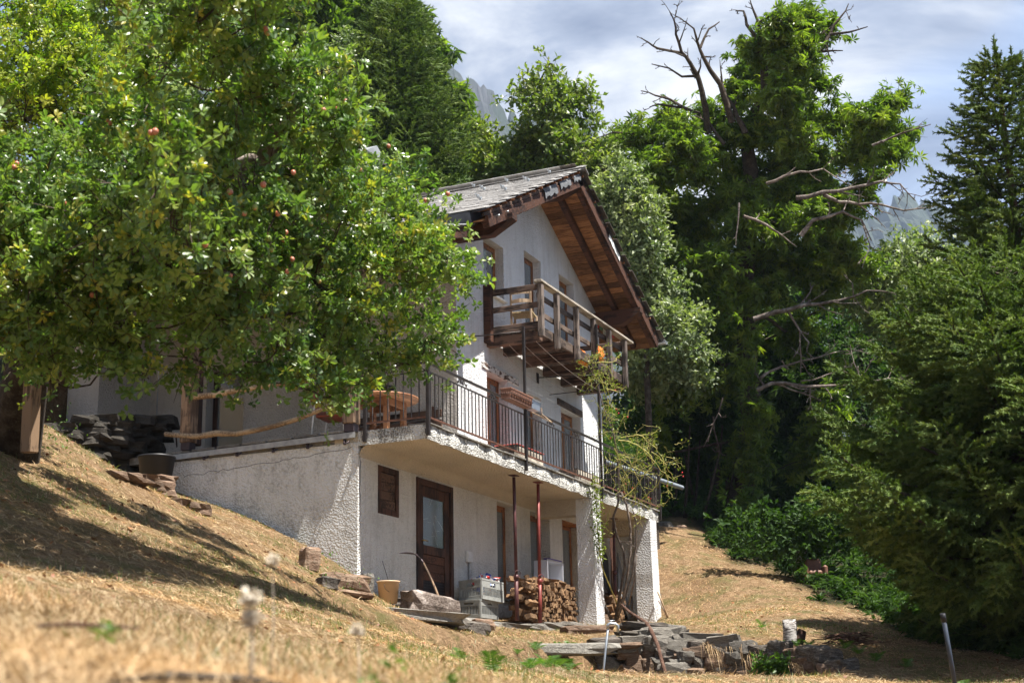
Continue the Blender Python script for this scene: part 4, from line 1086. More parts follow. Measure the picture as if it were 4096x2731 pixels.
for i in range(1, nb):
    inst('baluster', tw_me if i % 2 else bar_me, rail, Matrix.Translation((TX0 + (TX1 - TX0) * i / nb, RY, 0)))
for i in range(1, 8): inst('baluster', tw_me if i % 2 else bar_me, rail, Matrix.Translation((TX0, RY + i * .128, 0)))
for i in range(1, 26): inst('baluster', tw_me if i % 2 else bar_me, rail, Matrix.Translation((TX1, RY + i * .13, 0)))
def scroll_pts(c, r, turns, a0, sgn):
    return [(c[0] + r * (1 - .80 * t) * math.cos(a0 + sgn * t * turns * 6.283), 0, c[1] + r * (1 - .80 * t) * math.sin(a0 + sgn * t * turns * 6.283)) for t in np.linspace(0, 1, 16)]
sc = MB()
for sx in (-1, 1):
    sc.tube(scroll_pts((sx * .055, .045), .034, 1.3, math.pi / 2, sx), .0065, 5)
    sc.tube(scroll_pts((sx * .145, .030), .028, 1.3, 0 if sx < 0 else math.pi, -sx), .0065, 5)
    sc.tube([(0.0, 0, .02), (sx * .03, 0, .085), (sx * .09, 0, .09), (sx * .12, 0, .03)], .0055, 5)
sc_me = sc.mesh('scroll', M['iron'])
for q in [Z2(810, 205), Z2(1035, 300), Z2(1450, 490), Z2(1630, 570), Z2(2010, 760)]:
    x = onY(q, RY)[0]; inst('scroll', sc_me, rail, Matrix.Translation((x, RY, 4.885)))
inst('scroll', sc_me, rail, Matrix.Translation((TX0, 9.72, 4.885)) @ Matrix.Rotation(math.pi / 2, 4, 'Z'))
# tall poles rising from the slab edge that carry the drying lines
for x, z1 in ((21.23, 6.38), (24.77, 7.3)):
    mb = MB(); mb.box((x - .022, SY - .06, 3.93), (x + .022, SY - .016, z1), .004); rb(mb, 'line_pole', M['iron'])
for p, q in [((21.19, FY, 6.33), (21.23, SY - .04, 6.30)), ((24.55, FY, 6.33), (24.77, SY - .04, 6.30))]:
    mb = MB(); mb.tube([p, q], .011, 6); mb.box((p[0] - .05, FY - .012, 6.22), (p[0] + .05, FY - .002, 6.42)); rb(mb, 'stay_rod', M['iron'])
for i, y in enumerate((10.1, 9.88, 9.62, 9.36)):
    mb = MB(); a = Vector((22.3, y, 6.40)); b = Vector((24.77, SY + .0 + (.9 - .3 * i), 6.02 + .0 * i)); mb.tube([a + (b - a) * t + Vector((0, 0, -.06 * 4 * t * (1 - t))) for t in np.linspace(0, 1, 9)], .0042, 4)
    mb.tube([a, a + Vector((0, 0, .05)), a + Vector((.0, -.02, .07))], .004, 4); rb(mb, 'drying_line', M['wire'])
mb = MB(); mb.tube([(24.77, SY, 6.02), (24.77, 10.15, 6.02)], .009, 6); rb(mb, 'line_arm', M['iron'])

# ------------------------------------------------------------------ things about the house
def tb(mb, name, mat, root, **k):
    """part of a thing, built in world coordinates"""
    o = mb.build(name, mat, None, **k); o.parent = root
    w_ = Vector(root.location) if root.type == 'EMPTY' else None
    if root.type == 'EMPTY': o.matrix_parent_inverse = (Matrix.Translation(root.location) @ Matrix.Rotation(root.rotation_euler[2], 4, 'Z')).inverted()
    return o
def lb(mb, name, mat, root, **k):
    """part in the thing's own coordinates"""
    o = mb.build(name, mat, None, **k); o.parent = root; return o
def rock_mesh(name, sx, sy, sz, mat, seed, n=10, m_=6, rough=.16, flat=1.0):
    r = random.Random(seed); vs = []; fs = []
    off = Vector((seed * 3.7, seed * 1.3, seed * 7.1))
    for j in range(m_ + 1):
        th = math.pi * j / m_
        for i in range(n):
            ph = 2 * math.pi * i / n
            d = Vector((math.sin(th) * math.cos(ph), math.sin(th) * math.sin(ph), math.cos(th)))
            p = 0.45; q = Vector([math.copysign(abs(c) ** p, c) for c in d]); q /= max(abs(q.x), abs(q.y), abs(q.z)) ** .6
            k = 1 + rough * mnoise.noise(q * 1.6 + off) * 2 + rough * .5 * mnoise.noise(q * 4 + off)
            vs.append((q.x * sx * .5 * k, q.y * sy * .5 * k, q.z * sz * .5 * (k if flat else 1)))
    for j in range(m_):
        for i in range(n):
            i2 = (i + 1) % n; fs.append((j * n + i, (j + 1) * n + i, (j + 1) * n + i2, j * n + i2))
    mb = MB(); mb.add(vs, fs); return mb.mesh(name, mat)
def rock_at(name, loc, size, rot, mat, seed, label=None, cat=None, group=None, parent=None):
    o = bpy.data.objects.new(name, rock_mesh(name, *size, mat, seed)); link(o, parent); o.location = loc; o.rotation_euler = rot
    if cat: tag(o, label, cat, group)
    return o

# red and maroon adjustable props under the slab
def prop(top, base, mat, mat2, label):
    r = empty('steel_prop', base, label, 'prop', 'adjustable steel props under the terrace slab')
    top = Vector(top); base = Vector(base); d = top - base
    mb = MB(); mb.tube([base + d * .005, base + d * .30], .034, 12); tb(mb, 'outer_tube', mat2, r)
    mb = MB(); mb.tube([base + d * .3, base + d * .985], .027, 12); tb(mb, 'inner_tube', mat, r)
    mb = MB(); mb.box((top.x - .09, top.y - .06, top.z - .012), (top.x + .09, top.y + .06, top.z - .002)); tb(mb, 'top_plate', mat, r)
    mb = MB(); c = base + d * .3; mb.lathe(c, [(.028, -.05), (.043, -.05), (.043, .03), (.028, .03)], 12); tb(mb, 'collar', mat2, r)
    mb = MB(); mb.tube([c + Vector((-.09, -.02, .0)), c + Vector((-.10, -.03, .08)), c + Vector((-.02, -.05, .10)), c + Vector((.08, -.04, .08)), c + Vector((.08, -.03, 0)), c + Vector((0, -.05, -.02))], .006, 5); tb(mb, 'pin_handle', mat, r)
    return r
def front_floor(x): return gz(x, 9.6)
for (tx, ty, bx, by, m1, m2, lab) in [(23.0, 10.13, 22.55, 9.92, 'prop_dark', 'prop_dark', 'dark maroon steel prop nearest the cellar door, in front of the woodpile'),
                                      (22.89, 9.66, 23.42, 9.86, 'prop_red', 'prop_red', 'red oxide steel prop in front of the woodpile, next to the square column')]:
    pass
pa = Vector(onZ(Z3(1210, 1045), 1.63)); pb = Vector(onZ(Z3(1375, 1066), 1.63))
def prop_px(pt, pbm, Y, m_, lab):
    t = onY(pt, Y); b_ = onY(pbm, Y); t[2] = 3.889; bx = b_[0]
    return prop((t[0], Y, 3.889), (bx, Y, b_[2] - .02), M[m_], M[m_], lab)
prop_px(Z3(1188, 125), Z3(1210, 1045), 9.40, 'prop_dark', 'dark maroon steel prop nearest the cellar door, in front of the woodpile')
prop_px(Z3(1362, 102), Z3(1377, 1066), 9.33, 'prop_red', 'red oxide steel prop in front of the woodpile, next to the square column')
prop_px(Z3(1908, 330), Z3(1918, 860), 9.80, 'prop_dark', 'maroon steel prop in the right hand bay behind the rose stems')

# bucket
p = onY((1553, 2412), 9.86); zb = p[2]
bk = empty('bucket', (p[0], 9.86, zb), 'pale orange plastic bucket standing against the white cellar wall', 'bucket')
mb = MB(); mb.lathe((0, 0, 0), [(0.001, 0.004), (.125, .0), (.155, .29), (.165, .29), (.168, .31), (.158, .312), (.150, .30), (.12, .02), (.001, .02)], 28); lb(mb, 'body', M['bucket'], bk)
mb = MB(); mb.tube([(.165 * math.cos(a), .165 * math.sin(a) * .5 - .02, .26 - .13 * abs(math.sin(a)) ** .5) for a in np.linspace(math.pi, 2 * math.pi, 14)], .0035, 5); lb(mb, 'bail', M['iron'], bk)
mb = MB(); mb.tube([(0.165, -.0, .27), (.19, -.02, .2), (.17, -.03, .14)], .004, 5); lb(mb, 'bail', M['iron'], bk)
mb = MB(); a_ = onY(Z3(233, 615), 10.27); b_ = onY(Z3(292, 806), 10.22); mb.tube([a_, b_], .004, 5); tag(mb.build('thin_rod', M['dark_steel']), 'thin dark rod leaning on the wall behind the orange bucket', 'rod')

# crates
def crate_parts(root, Lx=.62, Ly=.40, Hh=.29):
    t = .012
    def wall(name, p0, ux, length, slots):
        mb = MB(); ux = Vector(ux); n_ = Vector((ux.y, -ux.x, 0)); p0 = Vector(p0)
        def bx(u0, u1, z0, z1, d0=0, d1=t):
            a = p0 + ux * u0 + n_ * d0; b_ = p0 + ux * u1 + n_ * d1
            mt = Matrix(((ux.x, n_.x, 0, p0.x), (ux.y, n_.y, 0, p0.y), (0, 0, 1, p0.z), (0, 0, 0, 1))); mb.box((u0, d0, z0), (u1, d1, z1), .002, mt)
        bx(0, length, .0, .045); bx(0, length, Hh - .03, Hh, -.012, t + .004); bx(0, length, .045, .06, -.008, t)
        bx(0, length, .19, .205, -.006, t); c = length / 2
        bx(0, c - .08, .205, Hh - .03); bx(c + .08, length, .205, Hh - .03); bx(c - .08, c + .08, .205, .215); bx(c - .08, c + .08, Hh - .05, Hh - .03)
        bx(c - .09, c - .078, .18, Hh - .035, -.012, 0); bx(c + .078, c + .09, .18, Hh - .035, -.012, 0); bx(c - .09, c + .09, Hh - .052, Hh - .044, -.012, 0); bx(c - .09, c + .09, .186, .194, -.012, 0)
        n = slots
        for i in range(n + 1):
            u = .03 + (length - .06) * i / n; w_ = .0055; bx(u - w_, u + w_, .06, .19, 0, t * .8)
        bx(0, .03, .06, .19); bx(length - .03, length, .06, .19)
        for u in (.0, length / 2 - .006, length - .012): bx(u, u + .012, 0, Hh, -.012, 0)
        lb(mb, name, M['crate'], root)
    wall('side', (0, 0, 0), (1, 0, 0), Lx, 17); wall('side', (0, Ly, 0), (0, -1, 0), Ly, 13)
    wall('side', (Lx, 0, 0), (0, 1, 0), Ly, 13); wall('side', (Lx, Ly, 0), (-1, 0, 0), Lx, 22)
    mb = MB(); mb.box((.01, .01, .0), (Lx - .01, Ly - .01, .012)); lb(mb, 'base', M['crate'], root)
p = onY(Z3(945, 1028), 9.78)
c1_ = empty('plastic_crate', (p[0], 9.78, p[2]), 'lower grey slotted plastic crate standing on the ground by the cellar window', 'crate', 'grey plastic crates'); crate_parts(c1_, .66, .40)
c2_ = empty('plastic_crate', (p[0] + .02, 9.76, p[2] + .295), 'upper grey slotted plastic crate holding the blue and red bags', 'crate', 'grey plastic crates'); crate_parts(c2_, .66, .42, .33)
c2_.rotation_euler = (math.radians(-3), math.radians(2.5), math.radians(-7))
# crumpled bags
def blob(c, s, seed, n=22, m_=14, amp=.25):
    vs = []; fs = []; off = Vector((seed, seed * 2.1, seed * .7))
    for j in range(m_ + 1):
        th = math.pi * j / m_
        for i in range(n):
            ph = 2 * math.pi * i / n; d = Vector((math.sin(th) * math.cos(ph), math.sin(th) * math.sin(ph), math.cos(th)))
            k = 1 + amp * (mnoise.noise(d * 2.2 + off) + .6 * abs(mnoise.noise(d * 5 + off)))
            vs.append((c[0] + d.x * s[0] * k, c[1] + d.y * s[1] * k, c[2] + d.z * s[2] * k))
    for j in range(m_):
        for i in range(n): i2 = (i + 1) % n; fs.append((j * n + i, (j + 1) * n + i, (j + 1) * n + i2, j * n + i2))
    return vs, fs
pc = onY(Z3(985, 805), 9.98)
mb = MB(); mb.add(*blob((0, 0, 0), (.27, .18, .15), 4.2, amp=.6)); o = mb.build('bag', M['bag']); o.location = Vector(pc) + Vector((0, 0, .04)); tag(o, 'crumpled blue, white and red plastic bags lying in the upper grey crate', 'bag')

# hay fork leaning on a stone
pf = onY(Z3(680, 1000), 9.25); ptop = onY(Z3(515, 605), 9.75)
fork = empty('hay_fork', pf, 'old hay fork with bent wooden handle and curved dark tines by the cellar door', 'fork')
mids = [onY(Z3(680, 1000), 9.25), onY(Z3(650, 900), 9.35), onY(Z3(610, 800), 9.48), onY(Z3(560, 690), 9.62), onY(Z3(528, 625), 9.72)]
mb = MB(); mb.tube(mids, [.014, .017, .018, .017, .015], 8); tb(mb, 'handle', M['wood_post'], fork)
mb = MB(); mb.tube([onY(Z3(538, 648), 9.70), onY(Z3(512, 605), 9.74)], [.02, .016], 8); tb(mb, 'socket', M['dark_steel'], fork)
for k in range(4):
    q = [onY(Z3(512, 605), 9.74), onY(Z3(488 - 2 * k, 582 - 4 * k), 9.74 - .03 + .03 * k), onY(Z3(455, 562 + 2 * k), 9.68 + .045 * k), onY(Z3(405 - 5 * k, 556 + 2 * k), 9.66 + .05 * k), onY(Z3(352 + 3 * k, 560 + k), 9.63 + .06 * k)]
    mb = MB(); mb.tube(q, [.009, .008, .007, .006, .003], 6); tb(mb, 'tine', M['dark_steel'], fork)

# weathered log
pl = onY(Z3(575, 985), 9.35)
o = rock_at('log', onY(Z3(578, 945), 9.42), (.95, .34, .34), (0.1, .10, -.35), M['deadwood'], 31); tag(o, 'thick grey weathered log lying at the foot of the cellar door', 'log')

# firewood: each log a part
def log_mesh(seed):
    r = random.Random(seed); L_ = r.uniform(.30, .36); k = r.choice([3, 4, 4, 5]); rad = r.uniform(.045, .072)
    poly = []
    a0 = r.uniform(0, 6.28)
    for i in range(k): a = a0 + 2 * math.pi * (i + r.uniform(-.22, .22)) / k; poly.append((rad * r.uniform(.75, 1.15) * math.cos(a), 0, rad * r.uniform(.75, 1.15) * math.sin(a)))
    mb = MB(); n = len(poly); tw_ = r.uniform(-.1, .1)
    vs = list(poly) + [(x * math.cos(tw_) - z * math.sin(tw_), L_, x * math.sin(tw_) + z * math.cos(tw_)) for x, _, z in poly]
    mb.add(vs, [tuple(range(n)), tuple(range(n, 2 * n))[::-1]] + [(i, i + n, (i + 1) % n + n, (i + 1) % n) for i in range(n)]); return mb.mesh('log', M['log_end'])
logs = [log_mesh(k) for k in range(26)]
def woodpile(x0, x1, y, z0, ztop, label, yaw_end=0):
    r = empty('woodpile', ((x0 + x1) / 2, y, z0), label, 'woodpile')
    base = Matrix.Translation(r.location).inverted()
    z = z0 + .05; row = 0; cnt = 0
    while z < max(ztop(x0), ztop((x0 + x1) / 2), ztop(x1)):
        x = x0 + (.05 if row % 2 else 0)
        while x < x1:
            if z < ztop(x) and cnt < 290:
                g = random.uniform(.085, .125); yy = y + random.uniform(-.04, .05)
                mt = Matrix.Translation((x, yy, z + random.uniform(-.015, .015))) @ Matrix.Rotation(random.uniform(-.08, .08), 4, 'Z') @ Matrix.Rotation(random.choice((0, 1.57, 3.14, 4.71)) + random.uniform(-.4, .4), 4, 'Y') @ Matrix.Scale(random.uniform(.8, 1.15), 4)
                o = inst('log', random.choice(logs), r); o.matrix_local = base @ mt; cnt += 1
                x += g
            else: x += .1
        z += .088; row += 1
    return r
z0 = gz(23.3, 9.5)
wp = woodpile(22.0, 24.22, 9.50, 1.58, lambda x: 2.24 + .02 * math.sin(x * 6) - max(0, 22.2 - x) * .5, 'stack of split firewood under the terrace between the crates and the square column')
# crosswise logs at the left end of the stack, sides showing
mbase = Matrix.Translation(wp.location).inverted()
for k in range(26):
    x = 21.62 + .02 * (k % 3) + .14 * (k // 9); z = 1.62 + .078 * (k % 9); y = 9.46 + .13 * (k % 3)
    o = inst('log', random.choice(logs), wp); o.matrix_local = mbase @ (Matrix.Translation((x + .36, y - .06, z)) @ Matrix.Rotation(math.pi / 2 + random.uniform(-.15, .15), 4, 'Z') @ Matrix.Rotation(random.uniform(0, 6), 4, 'Y'))
for k in range(7):
    x = 22.2 + k * .27; o = inst('log', random.choice(logs), wp); o.matrix_local = mbase @ (Matrix.Translation((x, 9.62, 2.30 + random.uniform(-.02, .03))) @ Matrix.Rotation(random.uniform(-1.9, -1.2), 4, 'Z'))
woodpile(26.9, 27.52, 9.75, 1.72, lambda x: 2.38 + .05 * math.sin(x * 9), 'smaller stack of firewood in the right hand bay beside the square column')

# clear storage box with purple clips
q = onY(Z3(1480, 785), 9.80); L_ = .46
bx = empty('storage_box', (25.02, 9.72, 2.36), 'clear plastic storage box with purple clips standing on edge above the firewood', 'box')
p0 = Vector(onY(Z3(1432, 775), 9.70)); p1 = Vector(onY(Z3(1540, 785), 9.70)); w_ = p1.x - p0.x; hgt = onY(Z3(1480, 622), 9.7)[2] - p0.z
bx.location = p0
mb = MB(); t = .008
mb.box((0, .0, 0), (t, .26, hgt)); mb.box((w_ - t, .0, 0), (w_, .26, hgt)); mb.box((t, 0, 0), (w_ - t, .26, t)); mb.box((t, 0, hgt - t), (w_ - t, .26, hgt)); mb.box((t, .252, t), (w_ - t, .26, hgt - t))
lb(mb, 'tub', M['clear'], bx)
mb = MB(); mb.box((-.02, -.014, hgt - .0), (w_ + .02, .0, hgt + .018), .003); mb.box((-.02, -.014, -.018), (w_ + .02, .0, .0), .003); mb.box((-.02, -.014, .0), (-.002, 0, hgt), .003); mb.box((w_ + .002, -.014, 0), (w_ + .02, 0, hgt), .003); lb(mb, 'rim', M['clear'], bx)
for z in (hgt + .019, -.034):
    mb = MB(); mb.box((.05, -.02, z), (w_ - .05, .10, z + .016), .003); lb(mb, 'clip', M['purple'], bx)
mb = MB(); mb.box((w_ * .45, .245, hgt * .3), (w_ * .7, .251, hgt * .55)); lb(mb, 'sticker', M['white_pl'], bx)

# plank, panel and boards leaning in the right bay
def plank(name, a, b, w_, t, mat, label, cat, up=(0, 1, 0)):
    mb = MB(); mb.bar(a, b, w_, t, up, .004); return tag(mb.build(name, mat), label, cat)
a = onY(Z3(1846, 560), 10.1); b_ = onY(Z3(1862, 835), 9.9); plank('plank', a, b_, .34, .02, M['black'], 'wide black painted board leaning behind the square column', 'board')
a = onY(Z3(1985, 678), 10.05); b_ = onY(Z3(1995, 975), 9.75); plank('panel', a, b_, 1.0, .02, M['sheet'], 'large dull grey panel leaning across the right hand bay', 'panel')
a = onY(Z3(2052, 640), 10.0); b_ = onY(Z3(2040, 960), 9.7); plank('plank', a, b_, .10, .025, M['wood_weather'], 'narrow weathered plank leaning beside the grey panel', 'plank')

# poles leaning at the right corner of the house
def pole(name, pts, r, mat, label, cat='pole', n=8):
    mb = MB(); mb.tube(pts, r, n); return tag(mb.build(name, mat), label, cat)
pole('bamboo_pole', [onY(Z3(2226, 838), 9.05), onY(Z3(2275, 960), 9.0), onY(Z3(2334, 1104), 8.9)], .016, M['wood_blonde'], 'pale cane leaning against the right corner column of the house')
pole('stick', [onY(Z3(2232, 905), 9.12), onY(Z3(2280, 990), 9.0), onY(Z3(2325, 1095), 8.95)], .012, M['deadwood'], 'thin grey stick leaning behind the pale cane', 'stick')

# ------------------------------------------------------------------ terrace furniture
def on_floor(q, z): return Vector(onZ(q, z))
# round table
tbl = empty('round_table', (18.95, 10.62, TZ), 'round orange pine table on the terrace near the side railing', 'table')
mb = MB(); mb.lathe((0, 0, .715), [(.001, 0), (.60, 0), (.61, .012), (.605, .032), (.001, .034)], 40); lb(mb, 'tabletop', M['wood_table'], tbl)
for a, b_ in ((-.27, -.27), (.27, -.27), (.27, .27), (-.27, .27)):
    mb = MB(); mb.box((a - .04, b_ - .04, 0), (a + .04, b_ + .04, .714), .005); lb(mb, 'leg', M['wood_table'], tbl)
for q in [((-.23, -.29), (.23, -.26)), ((-.23, .26), (.23, .29)), ((-.29, -.23), (-.26, .23)), ((.26, -.23), (.29, .23))]:
    mb = MB(); mb.box((*q[0], .60), (*q[1], .713), .004); lb(mb, 'apron', M['wood_table'], tbl)
mb = MB(); mb.bar((-.26, -.26, .3), (.26, .26, .3), .05, .05); lb(mb, 'brace', M['wood_table'], tbl)
# bench
bn = empty('terrace_bench', (20.7, 11.5, TZ), 'dark brown slatted bench against the side wall behind the round table', 'bench')
y0 = 10.52 - 11.5; y1 = y0 + 1.9
for k in range(3): mb = MB(); mb.box((.18 + k * .0, y0, .48 + k * .17), (.215, y1, .61 + k * .17), .005); lb(mb, 'back_slat', M['wood_dark_y'], bn)
for k in range(3): mb = MB(); mb.box((-.30 + k * .145, y0, .42), (-.17 + k * .145, y1, .45), .005); lb(mb, 'seat_slat', M['wood_dark_y'], bn)
for y in (y0 + .22, y1 - .22):
    mb = MB(); mb.box((.216, y - .04, 0), (.27, y + .04, 1.02), .004); mb.box((-.30, y - .04, 0), (-.24, y + .04, .419), .004); mb.box((-.239, y - .03, .33), (.215, y + .03, .418)); lb(mb, 'leg_frame', M['wood_red'], bn)
# garden chair
gc = empty('garden_chair', (18.32, 11.02, TZ), 'white tube garden chair with red brown seat and striped cloth at the terrace edge', 'chair', None, math.radians(8))
for s_ in (-.25, .25):
    mb = MB(); mb.tube([(s_, -.24, 0), (s_, -.22, .30), (s_, -.19, .56), (s_, -.12, .64), (s_, .16, .64), (s_, .25, .56), (s_, .28, .28), (s_, .30, 0)], .013, 8); lb(mb, 'leg_frame', M['white_pl'], gc)
    mb = MB(); mb.box((s_ - .025, -.12, .652), (s_ + .025, .17, .678), .008); lb(mb, 'armrest', M['red_seat'], gc)
mb = MB(); mb.box((-.24, -.22, .36), (.24, .24, .385), .01); lb(mb, 'seat', M['red_seat'], gc)
mb = MB(); mb.bar((0, .22, .38), (0, .42, .88), .46, .02, (0, 1, 0), .006); lb(mb, 'backrest', M['red_seat'], gc)
mb = MB(); vs, fs = blob((0, 0, 0), (.24, .21, .10), 2.2, amp=.18); mb.add(vs, fs, True); o = mb.build('cushion', M['stripes']); o.location = (18.33, 10.93, TZ + .47); o.rotation_euler = (.3, .1, .3); tag(o, 'purple and white striped cushion lying on the garden chair', 'cushion')
# hanging grill dish
hl = empty('hanging_dish', (19.97, 11.09, 5.28), 'black round dish hanging on wires above the terrace table', 'lamp')
mb = MB(); mb.lathe((0, 0, 0), [(.001, -.02), (.15, -.015), (.175, .02), (.165, .022), (.14, .0), (.001, -.006)], 24); lb(mb, 'dish', M['black'], hl)
for a in (0, 2.1, 4.2): mb = MB(); mb.tube([(.16 * math.cos(a), .16 * math.sin(a), .02), (0, 0, .42)], .003, 4); lb(mb, 'wire', M['dark_steel'], hl)
mb = MB(); mb.tube([(0, 0, .42), (0, 0, 2.2)], .003, 4); lb(mb, 'wire', M['dark_steel'], hl)
# slatted low tables with red cloth edges
def low_table(x0, x1, y0, y1, z, label, cloth):
    r = empty('slatted_table', (x0, y0, TZ), label, 'table', 'low slatted tables on the terrace'); w_ = x1 - x0; d_ = y1 - y0; h = z - TZ
    for k in range(5): mb = MB(); mb.box((0, k * d_ / 5 + .004, h - .022), (w_, (k + 1) * d_ / 5 - .006, h), .003); lb(mb, 'slat', M['wood_weather_x'], r)
    for k in range(3): mb = MB(); mb.box((.03, -.012, h - .11 - k * .11), (w_ - .03, .008, h - .03 - k * .11), .003); lb(mb, 'slat', M['wood_pale'], r)
    for a in (.03, w_ - .10):
        for b_ in (.009, d_ - .07): mb = MB(); mb.box((a, b_, 0), (a + .07, b_ + .06, h - .023), .004); lb(mb, 'leg', M['wood_pale'], r)
    mb = MB(); mb.box((-.012, .01, h - .10), (.008, d_ - .01, h - .03), .003); lb(mb, 'end_board', M['wood_weather_y'], r)
    if cloth: mb = MB(); mb.box((-.02, -.02, h + .001), (w_ + .02, d_ + .02, h + .012), .003); lb(mb, 'cloth', M['red_cloth'], r)
low_table(21.95, 23.10, 9.62, 10.02, 4.54, 'low slatted wooden table with a red cloth, outside the first terrace door', True)
low_table(24.72, 26.15, 9.60, 10.0, 4.54, 'low slatted wooden table without a cloth, outside the last terrace door', False)

# planters on the rail
pt = empty('flower_trough', (20.06, RY - .2, 4.90), 'embossed terracotta trough hanging outside the terrace rail in a wire cradle', 'planter')
mb = MB(); Lp = .86
def trough(mb, L_, wt, wb, h, t=.015):
    mb.prism([(0, -wt / 2, h), (0, -wb / 2, 0), (0, wb / 2, 0), (0, wt / 2, h), (0, wt / 2 - t, h), (0, wb / 2 - t, t), (0, -wb / 2 + t, t), (0, -wt / 2 + t, h)], (L_, 0, 0))
    for x in (0, L_ - t): mb.prism([(x, -wt / 2 + t, h), (x, -wb / 2 + t, t), (x, wb / 2 - t, t), (x, wt / 2 - t, h)], (t, 0, 0))
trough(mb, Lp, .19, .15, .16); lb(mb, 'trough', M['terracotta'], pt)
mb = MB(); mb.box((-.01, -.105, .15), (Lp + .01, -.088, .172), .003); mb.box((-.012, -.10, .15), (.0, .10, .172), .003); lb(mb, 'rim', M['terracotta'], pt)
relief = MB()
for k in range(9):
    x = .05 + k * .093
    for sg in (-1, 1): relief.tube([(x, -.082, .03), (x + sg * .02, -.092, .07), (x + sg * .03, -.097, .11), (x + sg * .015, -.10, .13)], [.004, .007, .007, .003], 5)
for k in range(2):
    y = -.04 + k * .08
    for sg in (-1, 1): relief.tube([(-.002, y, .03), (-.008, y + sg * .015, .07), (-.008, y + sg * .02, .11)], [.004, .007, .003], 5)
lb(relief, 'leaf_relief', M['terracotta'], pt, kind='stuff')
mb = MB()
for z, o_ in ((.08, .1), (-.01, .085)): mb.tube([(-.012, o_, z), (-.012, -o_, z), (Lp + .012, -o_, z), (Lp + .012, o_, z)], .004, 5)
for k in range(8): x = .03 + k * (Lp - .06) / 7; mb.tube([(x, .1, .18), (x, .08, -.012), (x, -.08, -.012), (x, -.105, .17)], .003, 5)
lb(mb, 'cradle', M['iron'], pt)
mt_ = empty('metal_trough', (20.95, RY - .17, 4.93), 'short galvanised metal trough beside the terracotta one on the rail', 'planter')
mb = MB(); trough(mb, .42, .17, .12, .14, .006); lb(mb, 'trough', M['galv'], mt_)
mb = MB(); mb.box((-.004, -.095, .13), (.43, -.083, .146), .002); lb(mb, 'rim', M['galv'], mt_)
br = MB(); p = [(21.55, RY, 5.03), (21.55, RY - .19, 5.02), (21.55, RY - .19, 4.86), (22.0, RY - .19, 4.86), (22.0, RY - .0, 5.03)]; br.tube(p, .008, 6); br.tube([(21.05, RY - .22, 4.86), (21.55, RY - .22, 4.86)], .008, 6)
tag(br.build('trough_bracket', M['wood_blonde']), 'empty pale wire trough holder hooked over the terrace rail', 'bracket')
# big grey pipe poking out past the right end of the terrace
pp0 = Vector(onY(Z8(155, 712), 10.45)); pp1 = Vector(onY(Z8(560, 848), 9.75))
dp = empty('drain_pipe', pp0, 'long grey plastic pipe sticking out past the right end of the terrace rail', 'pipe')
mb = MB(); mb.tube([pp0, pp1], .052, 16, False); mb.tube([pp1, pp0], .047, 16, False); tb(mb, 'tube', M['pipe_grey'], dp)
q = pp0.lerp(pp1, .58); mb = MB(); mb.tube([q, q + (pp1 - pp0).normalized() * .12], .060, 16); tb(mb, 'socket', M['pipe_grey'], dp)
fr = empty('clothes_airer', (28.6, 11.0, TZ), 'pale metal tube frame standing behind the railing on the right of the terrace', 'airer')
mb = MB()
for dx in (0, 1.3): mb.tube([(dx, 0, 0), (dx, .25, .95), (dx, .5, 0)], .012, 6)
for z, y in ((.95, .25), (.5, .12), (.5, .37)): mb.tube([(0, y, z), (1.3, y, z)], .012, 6)
for k in range(5): mb.tube([(0.0, -.1 + k * .17, .93), (1.3, -.1 + k * .17, .93)], .005, 5)
lb(mb, 'frame', M['galv'], fr)

# ------------------------------------------------------------------ balcony things
ch = empty('rush_chair', (22.78, 9.80, 6.628), 'pale ladder back chair with woven straw seat on the balcony', 'chair', None, math.radians(12))
for x, y in ((-.20, -.18), (-.20, .18)): mb = MB(); mb.bar((x, y, 0), (x - .05, y, .86), .036, .036, (1, 0, 0), .004); lb(mb, 'leg', M['wood_blonde'], ch)
for x, y in ((.20, -.20), (.20, .20)): mb = MB(); mb.box((x - .018, y - .018, 0), (x + .018, y + .018, .455), .004); lb(mb, 'leg', M['wood_blonde'], ch)
mb = MB(); mb.box((-.2, -.2, .43), (.2, .2, .458), .014); lb(mb, 'seat', M['straw_rope'], ch)
for z, h in ((.60, .07), (.76, .09)):
    mb = MB(); vs = []
    for i in range(9):
        y = -.17 + .34 * i / 8; b_ = -.02 * math.sin(math.pi * i / 8)
        for zz in (0, h): vs += [(-.215 - .05 * z + b_, y, z + zz * (1 if zz == 0 else .8 + .25 * math.sin(math.pi * i / 8))), (-.23 - .05 * z + b_, y, z + zz * (1 if zz == 0 else .8 + .25 * math.sin(math.pi * i / 8)))]
    fs = []
    for i in range(8):
        a = i * 4; fs += [(a, a + 4, a + 6, a + 2), (a + 1, a + 3, a + 7, a + 5), (a, a + 1, a + 5, a + 4), (a + 2, a + 6, a + 7, a + 3)]
    mb.add(vs, fs); lb(mb, 'back_rail', M['wood_blonde'], ch)
for y in (-.18, .18):
    for z in (.14, .28): mb = MB(); mb.tube([(-.2, y, z), (.2, y, z)], .010, 6); lb(mb, 'stretcher', M['wood_blonde'], ch)
for x in (-.2, .2): mb = MB(); mb.tube([(x, -.18, .22), (x, .18, .22)], .010, 6); lb(mb, 'stretcher', M['wood_blonde'], ch)
a = Vector(onY(Z5(1352, 878), 9.32)); b_ = Vector(onY(Z5(1475, 955), 9.32))
mb = MB(); vs = []; n = 14; m_ = 8
for i in range(n + 1):
    for j in range(m_ + 1):
        u = i / n; v = j / m_; vs.append((a.x + (b_.x - a.x) * u, 9.36 - .05 * math.sin(v * 3.1) + .02 * math.sin(u * 9), a.z - .30 * v + .03 * math.sin(u * 5 + 1) * (1 - v)))
